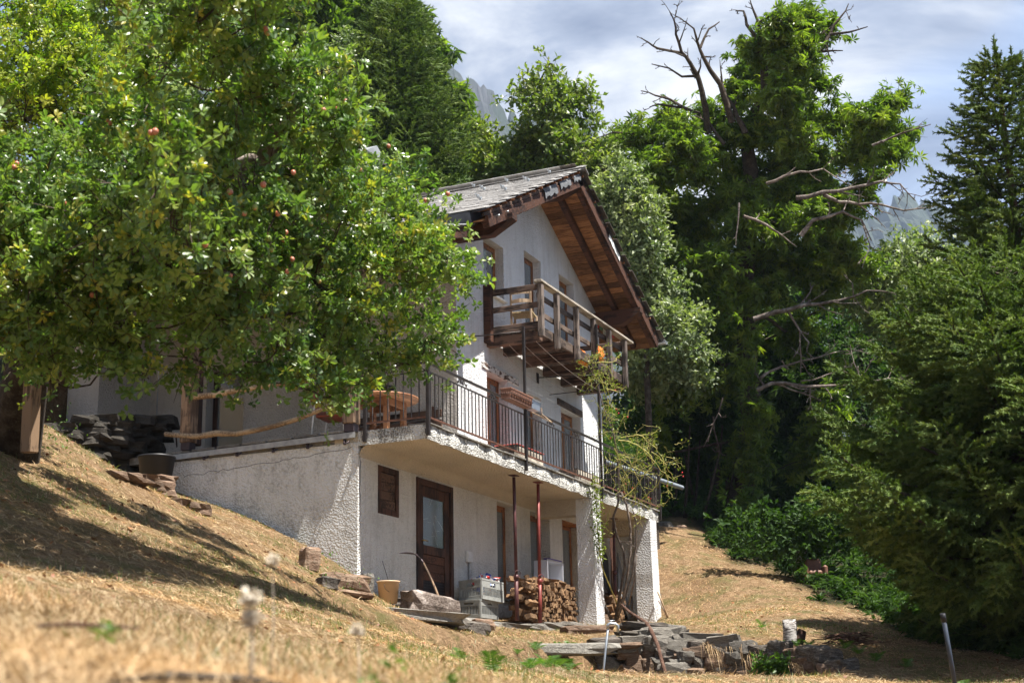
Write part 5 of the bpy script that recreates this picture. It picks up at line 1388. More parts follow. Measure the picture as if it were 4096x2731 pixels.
mb.add(vs, [(i * (m_ + 1) + j, (i + 1) * (m_ + 1) + j, (i + 1) * (m_ + 1) + j + 1, i * (m_ + 1) + j + 1) for i in range(n) for j in range(m_)], True)
for k in range(3): mb.add([(v_[0] + .0, v_[1] + .03, v_[2]) for v_ in vs], [])
tag(mb.build('orange_cloth', M['orange_cloth']), 'orange cloth hung inside the balcony rail', 'cloth')
mb = MB(); vs, fs = blob((0, 0, 0), (.10, .06, .13), 9.1, amp=.6); mb.add(vs, fs); o = mb.build('orange_bag', M['orange_cloth']); o.location = onY(Z5(1570, 960), 9.12); tag(o, 'small crumpled orange and white bag tied to a balcony post above the rose', 'bag')
fl = [(Z5(1545, 650), (.5, .03, .02)), (Z5(1578, 676), (.12, .3, .16)), (Z5(1612, 705), (.75, .75, .6)), (Z5(1703, 760), (.45, .04, .04))]
for k, (q, c) in enumerate(fl):
    p = onY(q, 9.31); mb = MB(); mb.box((-.075, -.002, -.05 if k != 2 else -.09), (.075, .002, .05), 0)
    o = mb.build('pennant', simple('pennant_%d' % k, c, .8, 0, .4, 30)); o.location = p; o.rotation_euler = (0, random.uniform(-.1, .1), .03)
    tag(o, ['faded red pennant hanging under the balcony top rail', 'small green pennant hanging beside the faded red one', 'white printed pennant, the longest under the balcony rail', 'dark red pennant nearest the right end of the balcony rail'][k], 'pennant', 'small pennants on the balcony')

# ------------------------------------------------------------------ trees and plants
def W_(px, py, D): return np.array(onD(px, py, D))
def px2m(r, D): return r * D / FPX
def crown_arrays(blobs, n, tmpl, size, spray=7, twigL=0.28, up=0.35, shell=0.55, tint_mu=0.45, tint_sd=0.2, droop=0.0, flat=0.55, outw=0.6, clump=13, csize=.40, seed=0):
    """blobs: (centre, (rx, ry, rz)); leaves sit on short sprays spread through each blob's volume"""
    vol = np.array([np.prod(b[1]) ** (2 / 3) for b in blobs]); cnt = np.maximum(4, (n * vol / vol.sum()).astype(int)); P = []; T = []; O = []
    for (c, r), k in zip(blobs, cnt):
        k = max(1, k // spray); m_c = max(5, int(clump)); cd = unit(m_c); cr = (0.45 + .62 * rng.random(m_c) ** .7)[:, None]; cc = cd * cr; wgt = rng.integers(0, m_c, k)
        d = unit(k); rad = rng.random(k) ** .5 * csize * (.7 + .6 * rng.random(m_c))[wgt]; q = cc[wgt] + d * rad[:, None] * np.array([1, 1, .62])
        P.append(c + q * r); out = norm(d * .8 + cd[wgt] * .7 + rng.normal(size=(k, 3)) * .4 + np.array([0, 0, up - droop])); T.append(out); O.append(norm(d * .8 + cd[wgt] * .6))
    P = np.concatenate(P); T = np.concatenate(T); O = np.concatenate(O); k = len(P)
    u = rng.random((k, spray)); L_ = twigL * (0.5 + rng.random((k, 1)))
    base = P[:, None] + T[:, None] * (u * L_)[..., None]
    base[..., 2] -= droop * (u * L_) ** 2 * 2.0
    ld = norm(T[:, None] * 0.45 + rng.normal(size=(k, spray, 3)) * .75 + np.array([0, 0, 0.12 - droop * .8]))
    ln = norm(np.array([0, 0, 1.0]) * flat + rng.normal(size=(k, spray, 3)) * .5 + np.array([0, -.15, .15]) + O[:, None] * outw)
    base = base.reshape(-1, 3); ld = ld.reshape(-1, 3); ln = ln.reshape(-1, 3); m_ = len(base)
    tint = np.clip(np.repeat(rng.normal(tint_mu, tint_sd * .6, k), spray) + rng.normal(0, tint_sd, m_) + .12 * (rng.random(m_) > .96), 0, 1)
    sz = size * (0.65 + 0.7 * rng.random(m_))
    tips = (P, P + T * L_)
    return scatter(tmpl[0], tmpl[1], base, ld, ln, sz, tint) + (tips,)
def crown(root, blobs, n, tmpl, size, mat, name='crown', **k):
    v, f, t, tips = crown_arrays(blobs, n, tmpl, size, **k)
    o = link(bpy.data.objects.new(name, np_mesh(name, v, f, M[mat], t)), root)
    if root is not None: o.matrix_parent_inverse = Matrix.Translation(root.location).inverted()
    return o, tips
def limb_mesh(mb, a, b, r0, r1, seg=6, sag=0.12, n=7):
    a = np.array(a, float); b = np.array(b, float); L_ = np.linalg.norm(b - a); pts = []
    off = rng.normal(size=3) * L_ * sag; off2 = rng.normal(size=3) * L_ * sag * .6
    for i in range(seg + 1):
        t = i / seg; pts.append(a + (b - a) * t + off * math.sin(math.pi * t) + off2 * math.sin(2 * math.pi * t))
    mb.tube(pts, [r0 + (r1 - r0) * i / seg for i in range(seg + 1)], n, False); return pts
def twig_sticks(mb, starts, ends, r=0.004):
    for a, b in zip(starts, ends): mb.tube([a, b], [r, r * .4], 3, False, False)
def np_sticks(name, A, B, r, mat, root):
    """many thin three sided twigs as one part"""
    d = norm(B - A); s_ = norm(np.cross(d, np.array([0.31, 0.2, 0.93]))); u = np.cross(s_, d); n = len(A)
    ring = lambda P, rr: np.stack([P + rr * (math.cos(a) * s_ + math.sin(a) * u) for a in (0, 2.094, 4.189)], 1)
    v = np.concatenate([ring(A, r), ring(B, r * .4)], 1).reshape(-1, 3); b = (np.arange(n) * 6)[:, None, None]
    f = (np.array([(0, 1, 4, 3), (1, 2, 5, 4), (2, 0, 3, 5)])[None] + b).reshape(-1, 4)
    o = link(bpy.data.objects.new(name, np_mesh(name, v, f, mat)), root); o.matrix_parent_inverse = Matrix.Translation(root.location).inverted(); return o
def attach(o, root): o.parent = root; o.matrix_parent_inverse = Matrix.Translation(root.location).inverted(); return o
def blobs_px(lst, jit=0.0, zs=1.0):
    out = []
    for q in lst:
        px, py, r, D = q[:4]; D = D + random.uniform(-jit, jit); R_ = px2m(r, D); out.append((W_(px, py, D), np.array([R_, R_, R_ * zs])))
    return out
def broadleaf(name, base, trunk_pts, blobs, n, tmpl, size, mat, label, cat='tree', group=None, r0=.2, bark='bark', limbs=True, twig_frac=.12, lr=.05, **k):
    base = Vector(base); root = empty(name, base, label, cat, group)
    mb = MB(); pts = [Vector(base) - Vector((0, 0, .4))] + [Vector(p) for p in trunk_pts]; m_ = len(pts)
    mb.tube(pts, [r0 * (1.25 if i == 0 else 1 - .7 * i / (m_ - 1)) for i in range(m_)], 12, False); attach(mb.build('trunk', M[bark]), root)
    o, tips = crown(root, blobs, n, tmpl, size, mat, **k)
    if limbs:
        lm = MB(); nodes = [(np.array(p), min(lr, r0 * .5)) for p in pts[2:]] or [(np.array(pts[-1]), lr)]; t0_ = nodes[0][0]
        for c, r in sorted(blobs, key=lambda b: min(np.linalg.norm(b[0] - q[0]) for q in nodes)):
            a, ra = min(nodes, key=lambda p: np.linalg.norm(p[0] - c) + 0.8 * max(0, p[0][2] - c[2])); re_ = max(.008, ra * .62)
            ps = limb_mesh(lm, a, c, ra * .8, re_ * .8); nodes.append((np.array(c), re_)); nodes.append((np.array(ps[3]), re_ * 1.1))
        if len(lm.v): attach(lm.build('limbs', M[bark], kind='stuff'), root)
        P = tips[0]; sel = rng.random(len(P)) < twig_frac; A = P[sel]; 
        cs_ = np.array([b[0] for b in blobs]); near = cs_[np.argmin(((A[:, None] - cs_[None]) ** 2).sum(-1), 1)]
        if len(A): np_sticks('twigs', near + (A - near) * .25 + rng.normal(size=A.shape) * .05, A, lr * .16, M[bark], root)['kind'] = 'stuff'
        B = tips[1]; sel = rng.random(len(B)) < min(1, twig_frac * 4)
        np_sticks('twigs', tips[0][sel], B[sel], .0035 + size * .02, M['twig'], root)['kind'] = 'stuff'
    return root, tips

# --- the old apple tree in front of the house
AP = [(1790, 1060, 120, 14.6), (1720, 1260, 130, 14.6), (1620, 960, 150, 14.6), (1500, 1130, 210, 14.2), (1360, 900, 200, 13.8), (1260, 1130, 220, 13.6), (1330, 1380, 160, 13.6), (1500, 1400, 130, 14),
      (1660, 1420, 90, 14.6), (1700, 1480, 60, 14.6), (1110, 1400, 120, 13), (1600, 790, 90, 14.6), (1470, 720, 130, 14), (1400, 1560, 60, 13.6), (1240, 1560, 80, 13.4), (1050, 1530, 60, 13.2), (1790, 1370, 60, 14.6),
      (1000, 1000, 270, 12.6), (860, 1280, 180, 12.6), (720, 1020, 240, 12.2), (950, 700, 250, 12.2), (1210, 650, 210, 12.6), (1340, 480, 160, 12.6), (1150, 350, 210, 11.8), (900, 350, 260, 11.8),
      (1000, 110, 210, 11.2), (800, 90, 170, 11.2), (1290, 260, 120, 12), (1090, -90, 190, 11), (850, -110, 180, 11), (1440, 380, 70, 12.4),
      (500, 1290, 190, 12), (300, 1200, 240, 12), (100, 1120, 230, 12), (150, 1380, 140, 12), (390, 1420, 110, 12.4), (570, 1440, 90, 12.4), (760, 1430, 90, 12.5), (400, 950, 230, 12), (140, 850, 230, 12), (600, 720, 220, 12), (350, 660, 180, 12.5),
      (-150, 1200, 230, 12), (-150, 900, 230, 12), (560, 1500, 50, 12.4), (1450, 1510, 80, 13.6), (1360, 1610, 60, 13.6), (1300, 1530, 90, 13.4), (1700, 1400, 70, 14.6), (980, 1500, 70, 13), (1640, 700, 50, 14.6), (1780, 900, 50, 14.6),
      (300, 500, 240, 9.8), (700, 400, 260, 9.6), (200, 150, 200, 10.2)]
AP[-3:] = [(560, 480, 170, 12), (650, 250, 150, 11.6), (-100, 650, 200, 12)]
AP2 = [(px, py, r, D - (1.5 if px > 1000 else 1.9 if px > 600 else 1.6)) for px, py, r, D in AP]
AP2 += [(px + random.uniform(-60, 60), py + random.uniform(-40, 40), r * .8, D + random.uniform(1.0, 2.4)) for px, py, r, D in AP2[::2] if r > 100]
AP2 += [(720, 920, 200, 9.0), (985, 1110, 170, 9.9), (1100, -250, 220, 9.4), (900, -330, 240, 8.8), (1250, -420, 240, 9.4), (650, -230, 230, 8.8), (400, -100, 220, 9.2), (1310, 1350, 110, 12.0), (1380, 760, 120, 13.5), (640, 620, 200, 8.6), (900, -180, 220, 8.6)]  # extra crown lobes, several above the view, added to shade the left ground
AP2 += [(450, 900, 190, 13.2), (600, 500, 190, 13.2), (930, 1060, 170, 14.6), (1190, 1200, 130, 16), (1080, 960, 170, 15.5), (760, 700, 180, 14.2), (300, 650, 180, 13.4), (860, 1240, 170, 14.5), (990, 880, 190, 14.6), (1100, 530, 180, 14.6), (480, 790, 190, 12.8), (560, 560, 190, 12.8), (700, 160, 180, 12.9), (1250, 1090, 150, 16), (1340, 760, 150, 16), (750, 1090, 170, 13.8), (620, 950, 170, 15.2)]  # more lobes hidden behind the front crown, added to shade the left slope
ab = [(c, r * random.uniform(.66, .96)) for c, r in blobs_px(AP2, .5, .9)]
tb_ = onD(40, 1700, 15.3); tb_[2] = gz(tb_[0], tb_[1])
aroot, atips = broadleaf('apple_tree', tb_, [onD(110, 1500, 14.6), onD(200, 1300, 13.6), onD(420, 1100, 12.4), onD(650, 900, 11.6)], ab, 23500, ROS_APPLE, .074, 'leaf_apple', 'old spreading apple tree laden with reddening apples in front of the house', 'tree', None, .26, 'bark', spray=3, twigL=.22, up=.3, tint_mu=.5, tint_sd=.2, lr=.035, clump=15, csize=.36)
mb = MB()
for p in ([(650, 900, 11.4), (860, 720, 11.2), (1000, 640, 11.0), (1080, 640, 10.9), (1180, 720, 11.2)], [(420, 1100, 11.6), (700, 1000, 11.5), (1000, 1050, 11.8), (1300, 1050, 12.4)], [(1060, 630, 10.9), (1120, 500, 10.8), (1200, 380, 10.6)]):
    mb.tube([onD(*q) for q in p], [.075, .065, .055, .05, .04][:len(p)], 8)
    attach(mb.build('limb', M['deadwood']), aroot); mb = MB()
app = MB(); app.lathe((0, 0, 0), [(.0005, -.033), (.014, -.036), (.029, -.024), (.036, -.002), (.034, .016), (.024, .031), (.010, .032), (.0005, .024)], 10); app.tube([(0, 0, .02), (.004, 0, .05)], .002, 3); app_me = app.mesh('apple', M['apple'])
spots = [ZA(*q) for q in [(1560, 532), (1616, 520), (1668, 490), (1415, 832), (1270, 890), (1155, 970), (1178, 1030), (1290, 1140), (1380, 1120), (1368, 1155), (1310, 1205), (1460, 990), (1475, 1015), (1410, 1250), (1460, 1438), (1440, 1440), (1540, 1355), (925, 1302), (1110, 925), (520, 580), (532, 595), (728, 640), (748, 635), (80, 790), (68, 805), (445, 1422), (458, 1425), (385, 1513), (138, 1330), (1230, 1000), (1735, 820), (1728, 835), (2065, 965), (2052, 966), (2160, 935), (1340, 1030), (1295, 1150), (1875, 705), (1500, 1080), (600, 320), (1280, 140), (1290, 160), (1250, 20), (1580, 1030), (990, 1180), (1385, 1310), (1200, 1290), (1110, 1330), (640, 1330), (250, 1100), (310, 980)]]
cen = np.array([b[0] for b in ab]); rr_ = np.array([b[1][0] for b in ab])
for i, (x, y) in enumerate(spots):
    d = ray(x, y); best = None
    for c, r in zip(cen, rr_):
        t = c @ CAM[2]; dist = np.linalg.norm(d * t - c)
        if dist < r * 1.15: s_ = t - math.sqrt(max(0, 1 - (dist / (r * 1.15)) ** 2)) * r * 1.05; best = s_ if best is None else min(best, s_)
    p = d * (best or 12.0); o = inst('apple', app_me, aroot); o.matrix_parent_inverse = Matrix.Translation(aroot.location).inverted()
    o.matrix_basis = Matrix.Translation(p) @ Matrix.Rotation(random.uniform(-.5, .5), 4, 'X') @ Matrix.Rotation(random.uniform(0, 6), 4, 'Z') @ Matrix.Scale(random.uniform(.45, .62), 4)

# yellow apple tree behind it at the left
AY = [(70, 180, 230, 15.5), (300, 300, 180, 15.5), (100, 480, 190, 15.5), (440, 520, 150, 15.5), (-120, 20, 230, 15.5), (150, 20, 130, 15.5), (240, 560, 130, 15.8), (520, 360, 110, 15.8), (-100, 400, 200, 15.5)]
yb = blobs_px(AY, .4, .9)
yroot, _t = broadleaf('apple_tree', onD(60, 1500, 17.5), [onD(150, 1100, 16.8), onD(200, 800, 16), onD(205, 450, 15.6), onD(200, 300, 15.5)], yb, 4200, ROS_APPLE, .075, 'leaf_apple_y', 'smaller yellow green apple tree at the left edge, full of small yellow apples', 'tree', None, .16, spray=3, twigL=.25, tint_mu=.5, tint_sd=.2)
ya = simple('yellow_apple', (0.55, 0.55, 0.14), .4, 0, .15); yam = app.mesh('apple', ya)
for i in range(60):
    c, r = yb[i % len(yb)]; d = np.array([0, 0, 0.0]) + unit(1)[0]; d = d - CAM[2] * .6; d /= np.linalg.norm(d); o = inst('apple', yam, yroot); o.matrix_parent_inverse = Matrix.Translation(yroot.location).inverted(); o.matrix_basis = Matrix.Translation(c + d * r * 1.0) @ Matrix.Scale(.62, 4)

# trees behind the house, left to right
def bt(name, px, base_D, lst, n, tmpl, size, mat, label, r0=.15, jit=1.2, zs=1.0, **k):
    bl = blobs_px(lst, jit, zs); cs_ = np.array([b[0] for b in bl]); bx, by = cs_[:, 0].mean(), cs_[:, 1].mean(); z = gz(bx, by); lo = cs_[:, 2].min(); hi = cs_[:, 2].max()
    return broadleaf(name, (bx, by, z), [(bx, by, z + (lo - z) * .6), (bx + .1, by, (lo + hi) / 2), (bx, by, hi)], bl, n, tmpl, size, M and mat, label, 'tree', 'trees on the slope behind the house', r0, **k)
bt('willow_tree', 650, 24, [(620, 150, 190, 34), (780, 50, 140, 34), (520, 60, 140, 34), (700, 300, 140, 34), (480, 250, 120, 34), (650, -80, 160, 34)], 15000, LEAF_SIMPLE, .13, 'leaf_pale', 'pale silvery leaved tree behind the top left of the apple tree', r0=.12, tint_mu=.4, droop=.5, twig_frac=.03)
bt('willow_tree', 1400, 25, [(1390, 430, 150, 42), (1430, 260, 110, 42), (1330, 600, 130, 42), (1440, 600, 120, 42), (1300, 300, 110, 42), (1480, 780, 110, 42), (1350, 760, 120, 42)], 17000, LEAF_SIMPLE, .15, 'leaf_pale', 'pale silvery leaved tree between the apple tree and the left spruce', r0=.12, tint_mu=.35, droop=.5, twig_frac=.03)
bt('chestnut_tree', 1600, 36, [(1440, 170, 130, 50), (1560, 120, 110, 50), (1680, 260, 85, 50), (1740, 430, 90, 50), (1800, 600, 95, 50), (1340, 60, 110, 50), (1680, 600, 130, 50), (1880, 790, 90, 50), (1780, 780, 110, 50), (1500, 300, 120, 50), (1250, 120, 90, 50), (1900, 640, 60, 50), (1640, 60, 50, 50)], 15000, ROS_CHEST, .38, 'leaf_chestnut', 'tall chestnut tree behind the left spruce, its long leaves against the mountain', r0=.2, spray=3, twigL=.5, tint_mu=.35, twig_frac=.1)
bt('oak_tree', 2150, 31, [(2000, 700, 100, 43), (2090, 620, 85, 43), (2180, 520, 110, 43), (2270, 480, 90, 43), (2350, 590, 100, 43), (2220, 680, 140, 43), (2080, 740, 140, 43), (1950, 760, 110, 43), (2420, 680, 100, 43), (2330, 720, 120, 43), (2160, 320, 45, 43), (2210, 270, 30, 43), (2120, 370, 40, 43), (2200, 400, 60, 43), (2310, 400, 50, 43), (2060, 380, 30, 43), (1860, 560, 60, 43), (1920, 560, 60, 43), (2460, 590, 40, 43)], 17000, LEAF_SIMPLE, .19, 'leaf_oak', 'airy olive green tree rising just behind the roof ridge', r0=.11, spray=6, twigL=.4, tint_mu=.5, twig_frac=.2, jit=.8)
bt('birch_tree', 2560, 35, [(2490, 720, 80, 34.5), (2520, 870, 110, 34.5), (2570, 1030, 110, 34.5), (2620, 1200, 120, 34.5), (2480, 980, 90, 34.5), (2680, 1330, 110, 34.5), (2560, 1300, 90, 34.5), (2600, 1450, 110, 34.5), (2730, 1480, 90, 34.5), (2440, 800, 60, 34.5)], 24000, LEAF_SIMPLE, .13, 'leaf_pale', 'pale grey green tree directly right of the tiled roof', r0=.11, spray=7, twigL=.4, tint_mu=.45, droop=.2, twig_frac=.05, jit=.5)
bt('birch_tree', 3650, 38, [(3600, 1080, 120, 38), (3740, 1030, 80, 38), (3520, 1160, 120, 38), (3680, 1100, 130, 38), (3420, 1180, 100, 38), (3750, 1250, 120, 38), (3600, 1250, 110, 38), (3900, 1150, 150, 38), (3950, 1350, 150, 38)], 15000, LEAF_SIMPLE, .15, 'leaf_pale', 'pale yellowish tree between the chestnut and the right hand spruce', r0=.12, spray=7, twigL=.4, tint_mu=.5, twig_frac=.12)

# --- big chestnut with dead branches
CH = [(1050, 150, 95), (1180, 110, 95), (1270, 170, 70), (1000, 260, 100), (1150, 300, 110), (930, 380, 95), (1120, 420, 115), (1280, 450, 80), (1050, 560, 100), (1220, 590, 110), (850, 520, 70), (720, 620, 90), (500, 680, 75), (340, 730, 80), (240, 700, 40), (580, 740, 95),
      (780, 760, 100), (950, 720, 110), (1150, 720, 120), (1400, 650, 90), (1560, 620, 100), (1640, 550, 80), (1690, 680, 95), (1600, 790, 105), (1450, 800, 110), (1250, 860, 120), (1050, 880, 110), (850, 900, 110), (650, 930, 110), (450, 890, 100), (330, 940, 80), (440, 1020, 90), (560, 1130, 100),
      (700, 1060, 100), (900, 1060, 100), (1100, 1040, 110), (1250, 1000, 100), (1530, 960, 85), (1400, 1120, 100), (1250, 1180, 110), (1050, 1200, 115), (850, 1200, 105), (650, 1250, 115), (450, 1190, 80), (400, 1280, 80), (550, 1400, 115), (750, 1420, 125), (950, 1400, 125), (1150, 1380, 125), (1350, 1320, 105), (1300, 1480, 115), (1480, 1420, 100)]
cb_ = [(2300 + x / 1.3067, y / 1.3067, r / 1.3067, 37) for x, y, r in CH]
cb_ += [(2400 + x / 1.3067, 1100 + y / 1.3067, r / 1.3067, D + 6.5) for x, y, r, D in [(350, 380, 120, 31), (220, 300, 110, 32), (520, 330, 110, 31), (420, 600, 90, 30), (560, 570, 70, 30), (680, 590, 60, 30), (700, 340, 90, 31), (760, 120, 80, 28.3), (780, 330, 60, 28.3), (740, 520, 70, 28.3), (820, 720, 70, 28.3), (600, 200, 90, 30), (900, 120, 90, 29), (430, 180, 100, 31), (300, 120, 90, 32), (900, 300, 110, 32), (1050, 300, 100, 32), (780, 930, 85, 30), (720, 1000, 70, 30), (820, 1040, 60, 30), (1130, 850, 110, 30), (1180, 700, 100, 30), (1320, 960, 90, 30), (1050, 1000, 80, 30), (1250, 560, 80, 31), (340, 860, 50, 30), (250, 480, 90, 31), (760, 1210, 50, 30), (1400, 1130, 90, 31)]]
chb = []
for c, r in blobs_px(cb_, 1.6, .8):
    for _ in range(3): chb.append((c + unit(1)[0] * r * random.uniform(.35, .75), r * random.uniform(.30, .48)))
def ZCp(x, y, D=37): return onD(2300 + x / 1.3067, y / 1.3067, D)
def Z6p(x, y, D=36.7): return onD(2400 + x / 1.3067, 1100 + y / 1.3067, D)
cbase = Vector(Z6p(790, 1330, 37.5)); cbase.z = gz(cbase.x, cbase.y); cbase.z = min(cbase.z, gz(cbase.x, cbase.y) + .1)
croot, ctips = broadleaf('chestnut_tree', cbase, [Z6p(740, 1150, 37.4), Z6p(800, 780, 37), Z6p(770, 480, 37), Z6p(765, 270, 37), ZCp(890, 1100), ZCp(920, 900), ZCp(890, 700), ZCp(1000, 480), ZCp(990, 330), ZCp(960, 210)], chb, 27000, ROS_CHEST, .19, 'leaf_chestnut', 'big old chestnut tree right of the house with bare dead branches in its top', 'tree', None, .34, 'bark', spray=3, twigL=.45, clump=6, tint_mu=.5, tint_sd=.22, up=.25, twig_frac=.2, lr=.07, shell=.5)
def twiggy(mb, pts, r0, r1, lvl, dens=1.0, spread=.75):
    pts = [np.array(p, float) for p in pts]; fine = []
    for a, b in zip(pts[:-1], pts[1:]):
        L_ = np.linalg.norm(b - a); k = max(2, int(L_ / .25))
        for i in range(k): fine.append(a + (b - a) * i / k + rng.normal(size=3) * L_ * .02)
    fine.append(pts[-1]); m_ = len(fine)
    mb.tube(fine, [r0 + (r1 - r0) * i / (m_ - 1) for i in range(m_)], 6 if lvl else 5, False)
    if lvl <= 0: return
    tot = sum(np.linalg.norm(b - a) for a, b in zip(fine[:-1], fine[1:])); n = max(2, int(tot * 2.0 * dens))
    for i in range(n):
        j = int(m_ * (.25 + .75 * (i + random.random()) / n)); j = min(m_ - 2, j); d = fine[j + 1] - fine[j]; d = d / (np.linalg.norm(d) + 1e-9)
        q = d * .75 + rng.normal(size=3) * spread * .7; q = q / np.linalg.norm(q); Ls = tot * random.uniform(.16, .36) * (1 - .35 * j / m_)
        rr = (r0 + (r1 - r0) * j / (m_ - 1)) * .55; p1 = fine[j] + q * Ls * .5; q2 = q + rng.normal(size=3) * .35 + np.array([0, 0, .15]); p2 = p1 + q2 / np.linalg.norm(q2) * Ls * .5
        twiggy(mb, [fine[j], p1, p2], max(rr, .010), .006, lvl - 1, dens * 1.5, spread)
def bare(lst, D, r0, r1, mat, lvl=2, fn=None, dens=1.0):
    mb = MB(); fn = fn or ZCp; dD = random.uniform(-.8, .8)
    pts = [np.array(fn(x, y, D + dD * i / len(lst))) for i, (x, y) in enumerate(lst)]; twiggy(mb, pts, r0, r1, lvl, dens); attach(mb.build('bare_branch', M[mat]), croot)
for lst, r in [([(700, 700), (680, 560), (665, 480), (640, 400), (600, 330), (560, 270), (530, 180), (520, 110), (495, 60)], .10), ([(560, 270), (430, 255), (380, 220), (345, 198)], .04), ([(820, 640), (790, 540), (760, 440), (710, 370), (670, 300), (640, 220), (620, 150), (575, 110)], .10),
               ([(655, 250), (700, 150), (755, 115)], .045), ([(640, 400), (560, 400), (490, 360), (400, 335)], .04), ([(650, 600), (560, 560), (430, 545), (390, 560)], .05), ([(630, 590), (500, 520), (420, 497), (345, 475)], .045), ([(970, 230), (900, 130), (880, 60), (840, 60)], .06),
               ([(970, 200), (960, 120), (930, 50), (915, 0)], .06), ([(960, 120), (1040, 60), (1100, 10)], .045), ([(1100, 400), (1180, 330), (1290, 260), (1330, 180), (1390, 90), (1430, 20)], .10), ([(1330, 180), (1430, 170), (1530, 140)], .045), ([(1290, 270), (1400, 265)], .04), ([(890, 700), (830, 560), (790, 500), (760, 400)], .09),
               ([(780, 760), (700, 640), (620, 600)], .06), ([(600, 860), (500, 780), (330, 740), (210, 715)], .055), ([(320, 700), (200, 690), (120, 720)], .025)]:
    bare(lst, 36, r * .92, .012, 'bark', 3, None, 1.3)
for lst, r in [([(1150, 1040), (1300, 1010), (1440, 985), (1600, 950), (1700, 960), (1780, 1050)], .09), ([(1300, 1020), (1380, 1050), (1600, 1070), (1720, 1100), (1870, 1080)], .07), ([(1000, 960), (1100, 920), (1300, 880), (1420, 960)], .06), ([(1180, 1230), (1250, 1150), (1400, 1110), (1500, 1150), (1550, 1260)], .09), ([(880, 1130), (1000, 1170), (1160, 1290)], .06), ([(860, 1060), (850, 1170), (840, 1280)], .04), ([(1500, 1150), (1540, 1280), (1500, 1400)], .03), ([(1550, 760), (1700, 700), (1860, 650)], .05)]:
    bare(lst, 34.5, r * .68, .01, 'deadwood', 3, None, 1.3)
for lst, r in [([(820, 600), (900, 560), (1100, 580), (1300, 570), (1500, 540), (1640, 550)], .08), ([(840, 540), (880, 500), (1050, 450), (1200, 410), (1385, 385)], .06), ([(800, 230), (980, 180), (1250, 130), (1400, 80), (1600, 100)], .10), ([(980, 180), (1040, 290), (1050, 430), (1050, 520)], .05), ([(1040, 290), (1090, 350), (1080, 400), (1120, 435)], .035), ([(860, 580), (820, 520), (740, 500)], .04), ([(900, 560), (1050, 610), (1250, 690)], .04), ([(640, 640), (620, 720), (540, 900)], .03), ([(590, 740), (620, 880), (620, 960)], .025), ([(1050, 560), (1250, 500), (1320, 470)], .03)]:
    bare(lst, 35, r * .7, .008, 'deadwood', 3, Z6p, 1.3)

# --- dark understory behind the house on the right, each a tree or bush of its own
und = [((2700, 1560), [(2700, 1560, 120, 39), (2620, 1660, 90, 39), (2760, 1680, 110, 39)], 'dark leafy bush right behind the balcony corner'),
       ((2880, 1700), [(2880, 1680, 120, 40), (2960, 1560, 120, 40), (2800, 1800, 100, 40), (2960, 1820, 100, 40)], 'dark bush in the shade left of the chestnut trunk'),
       ((3120, 1700), [(3120, 1680, 130, 41), (3200, 1560, 120, 41), (3080, 1850, 120, 41), (3230, 1880, 120, 41)], 'dark bush in the shade just right of the chestnut trunk'),
       ((3400, 1600), [(3400, 1560, 160, 42), (3520, 1400, 140, 42), (3300, 1420, 130, 42), (3450, 1750, 140, 42), (3600, 1620, 150, 42)], 'dark green tree behind the reaching dead branches'),
       ((2760, 1300), [(2760, 1300, 110, 41), (2860, 1400, 120, 41), (2720, 1430, 100, 41), (2950, 1300, 120, 41)], 'dark green tree between the pale birch and the chestnut'),
       ((3900, 1700), [(3850, 1650, 200, 40), (4050, 1500, 200, 40), (3750, 1850, 180, 40), (4050, 1800, 200, 40), (3600, 1950, 150, 40)], 'dark tree mass behind the right hand spruces')]
for (q, lst, lab) in und: bt('understory_tree', q[0], lst[0][3], lst, 5200, ROS_CHEST if 'chestnut' in lab else LEAF_SIMPLE, .26 if 'chestnut' in lab else .2, 'leaf_dark', lab, r0=.1, spray=4, twigL=.5, tint_mu=.5, twig_frac=.1)
# thin stems in the shade
for k, (x0, y0, x1, y1, D) in enumerate([(2735, 2080, 2760, 1700, 36), (2770, 2085, 2800, 1760, 37), (2800, 2100, 2880, 1800, 36), (2850, 2110, 2890, 1700, 38), (2880, 2120, 2960, 1750, 37), (2700, 2060, 2705, 1800, 37), (2790, 2090, 2740, 1820, 38), (2925, 2130, 2920, 1850, 38)]):
    mb = MB(); a = Vector(onD(x0, y0, D)); b_ = Vector(onD(x1, y1, D)); a.z = min(a.z, gz(a.x, a.y)) - .1; mb.tube([a, a.lerp(b_, .5) + Vector((.06, 0, 0)), b_], [.045, .035, .02], 6); o = mb.build('sapling', M['bark']); tag(o, ['leftmost but one of the thin dark stems between house and chestnut trunk, nearly upright', 'thin dark stem leaning a little right, third from the house corner', 'strongly leaning thin stem in the middle of the shaded group', 'steep thin stem just right of the strongly leaning one', 'thin stem leaning right, nearest but one to the chestnut trunk', 'thin dark stem nearest the house corner', 'thin stem leaning left across its neighbours', 'thin upright stem nearest the chestnut trunk'][k], 'sapling', 'thin stems in the shade right of the house')
bt('forest_edge', 3200, 60, [(px, py, 330, 62) for px, py in [(2650, 1500), (2650, 1850), (3100, 1300), (3100, 1700), (3500, 1450), (3500, 1850), (3900, 1500), (3950, 1900), (4300, 1400), (4300, 1900), (2900, 2050), (3300, 2150), (3700, 2250)]], 22000, LEAF_SIMPLE, .6, 'leaf_dark', 'dark wood closing the view behind the chestnut', r0=.3, limbs=False, spray=5, twigL=.8, tint_mu=.5, jit=4, shell=.4)
fe = [o for o in COL.objects if o.name == 'forest_edge'][0]; fe['kind'] = 'stuff'
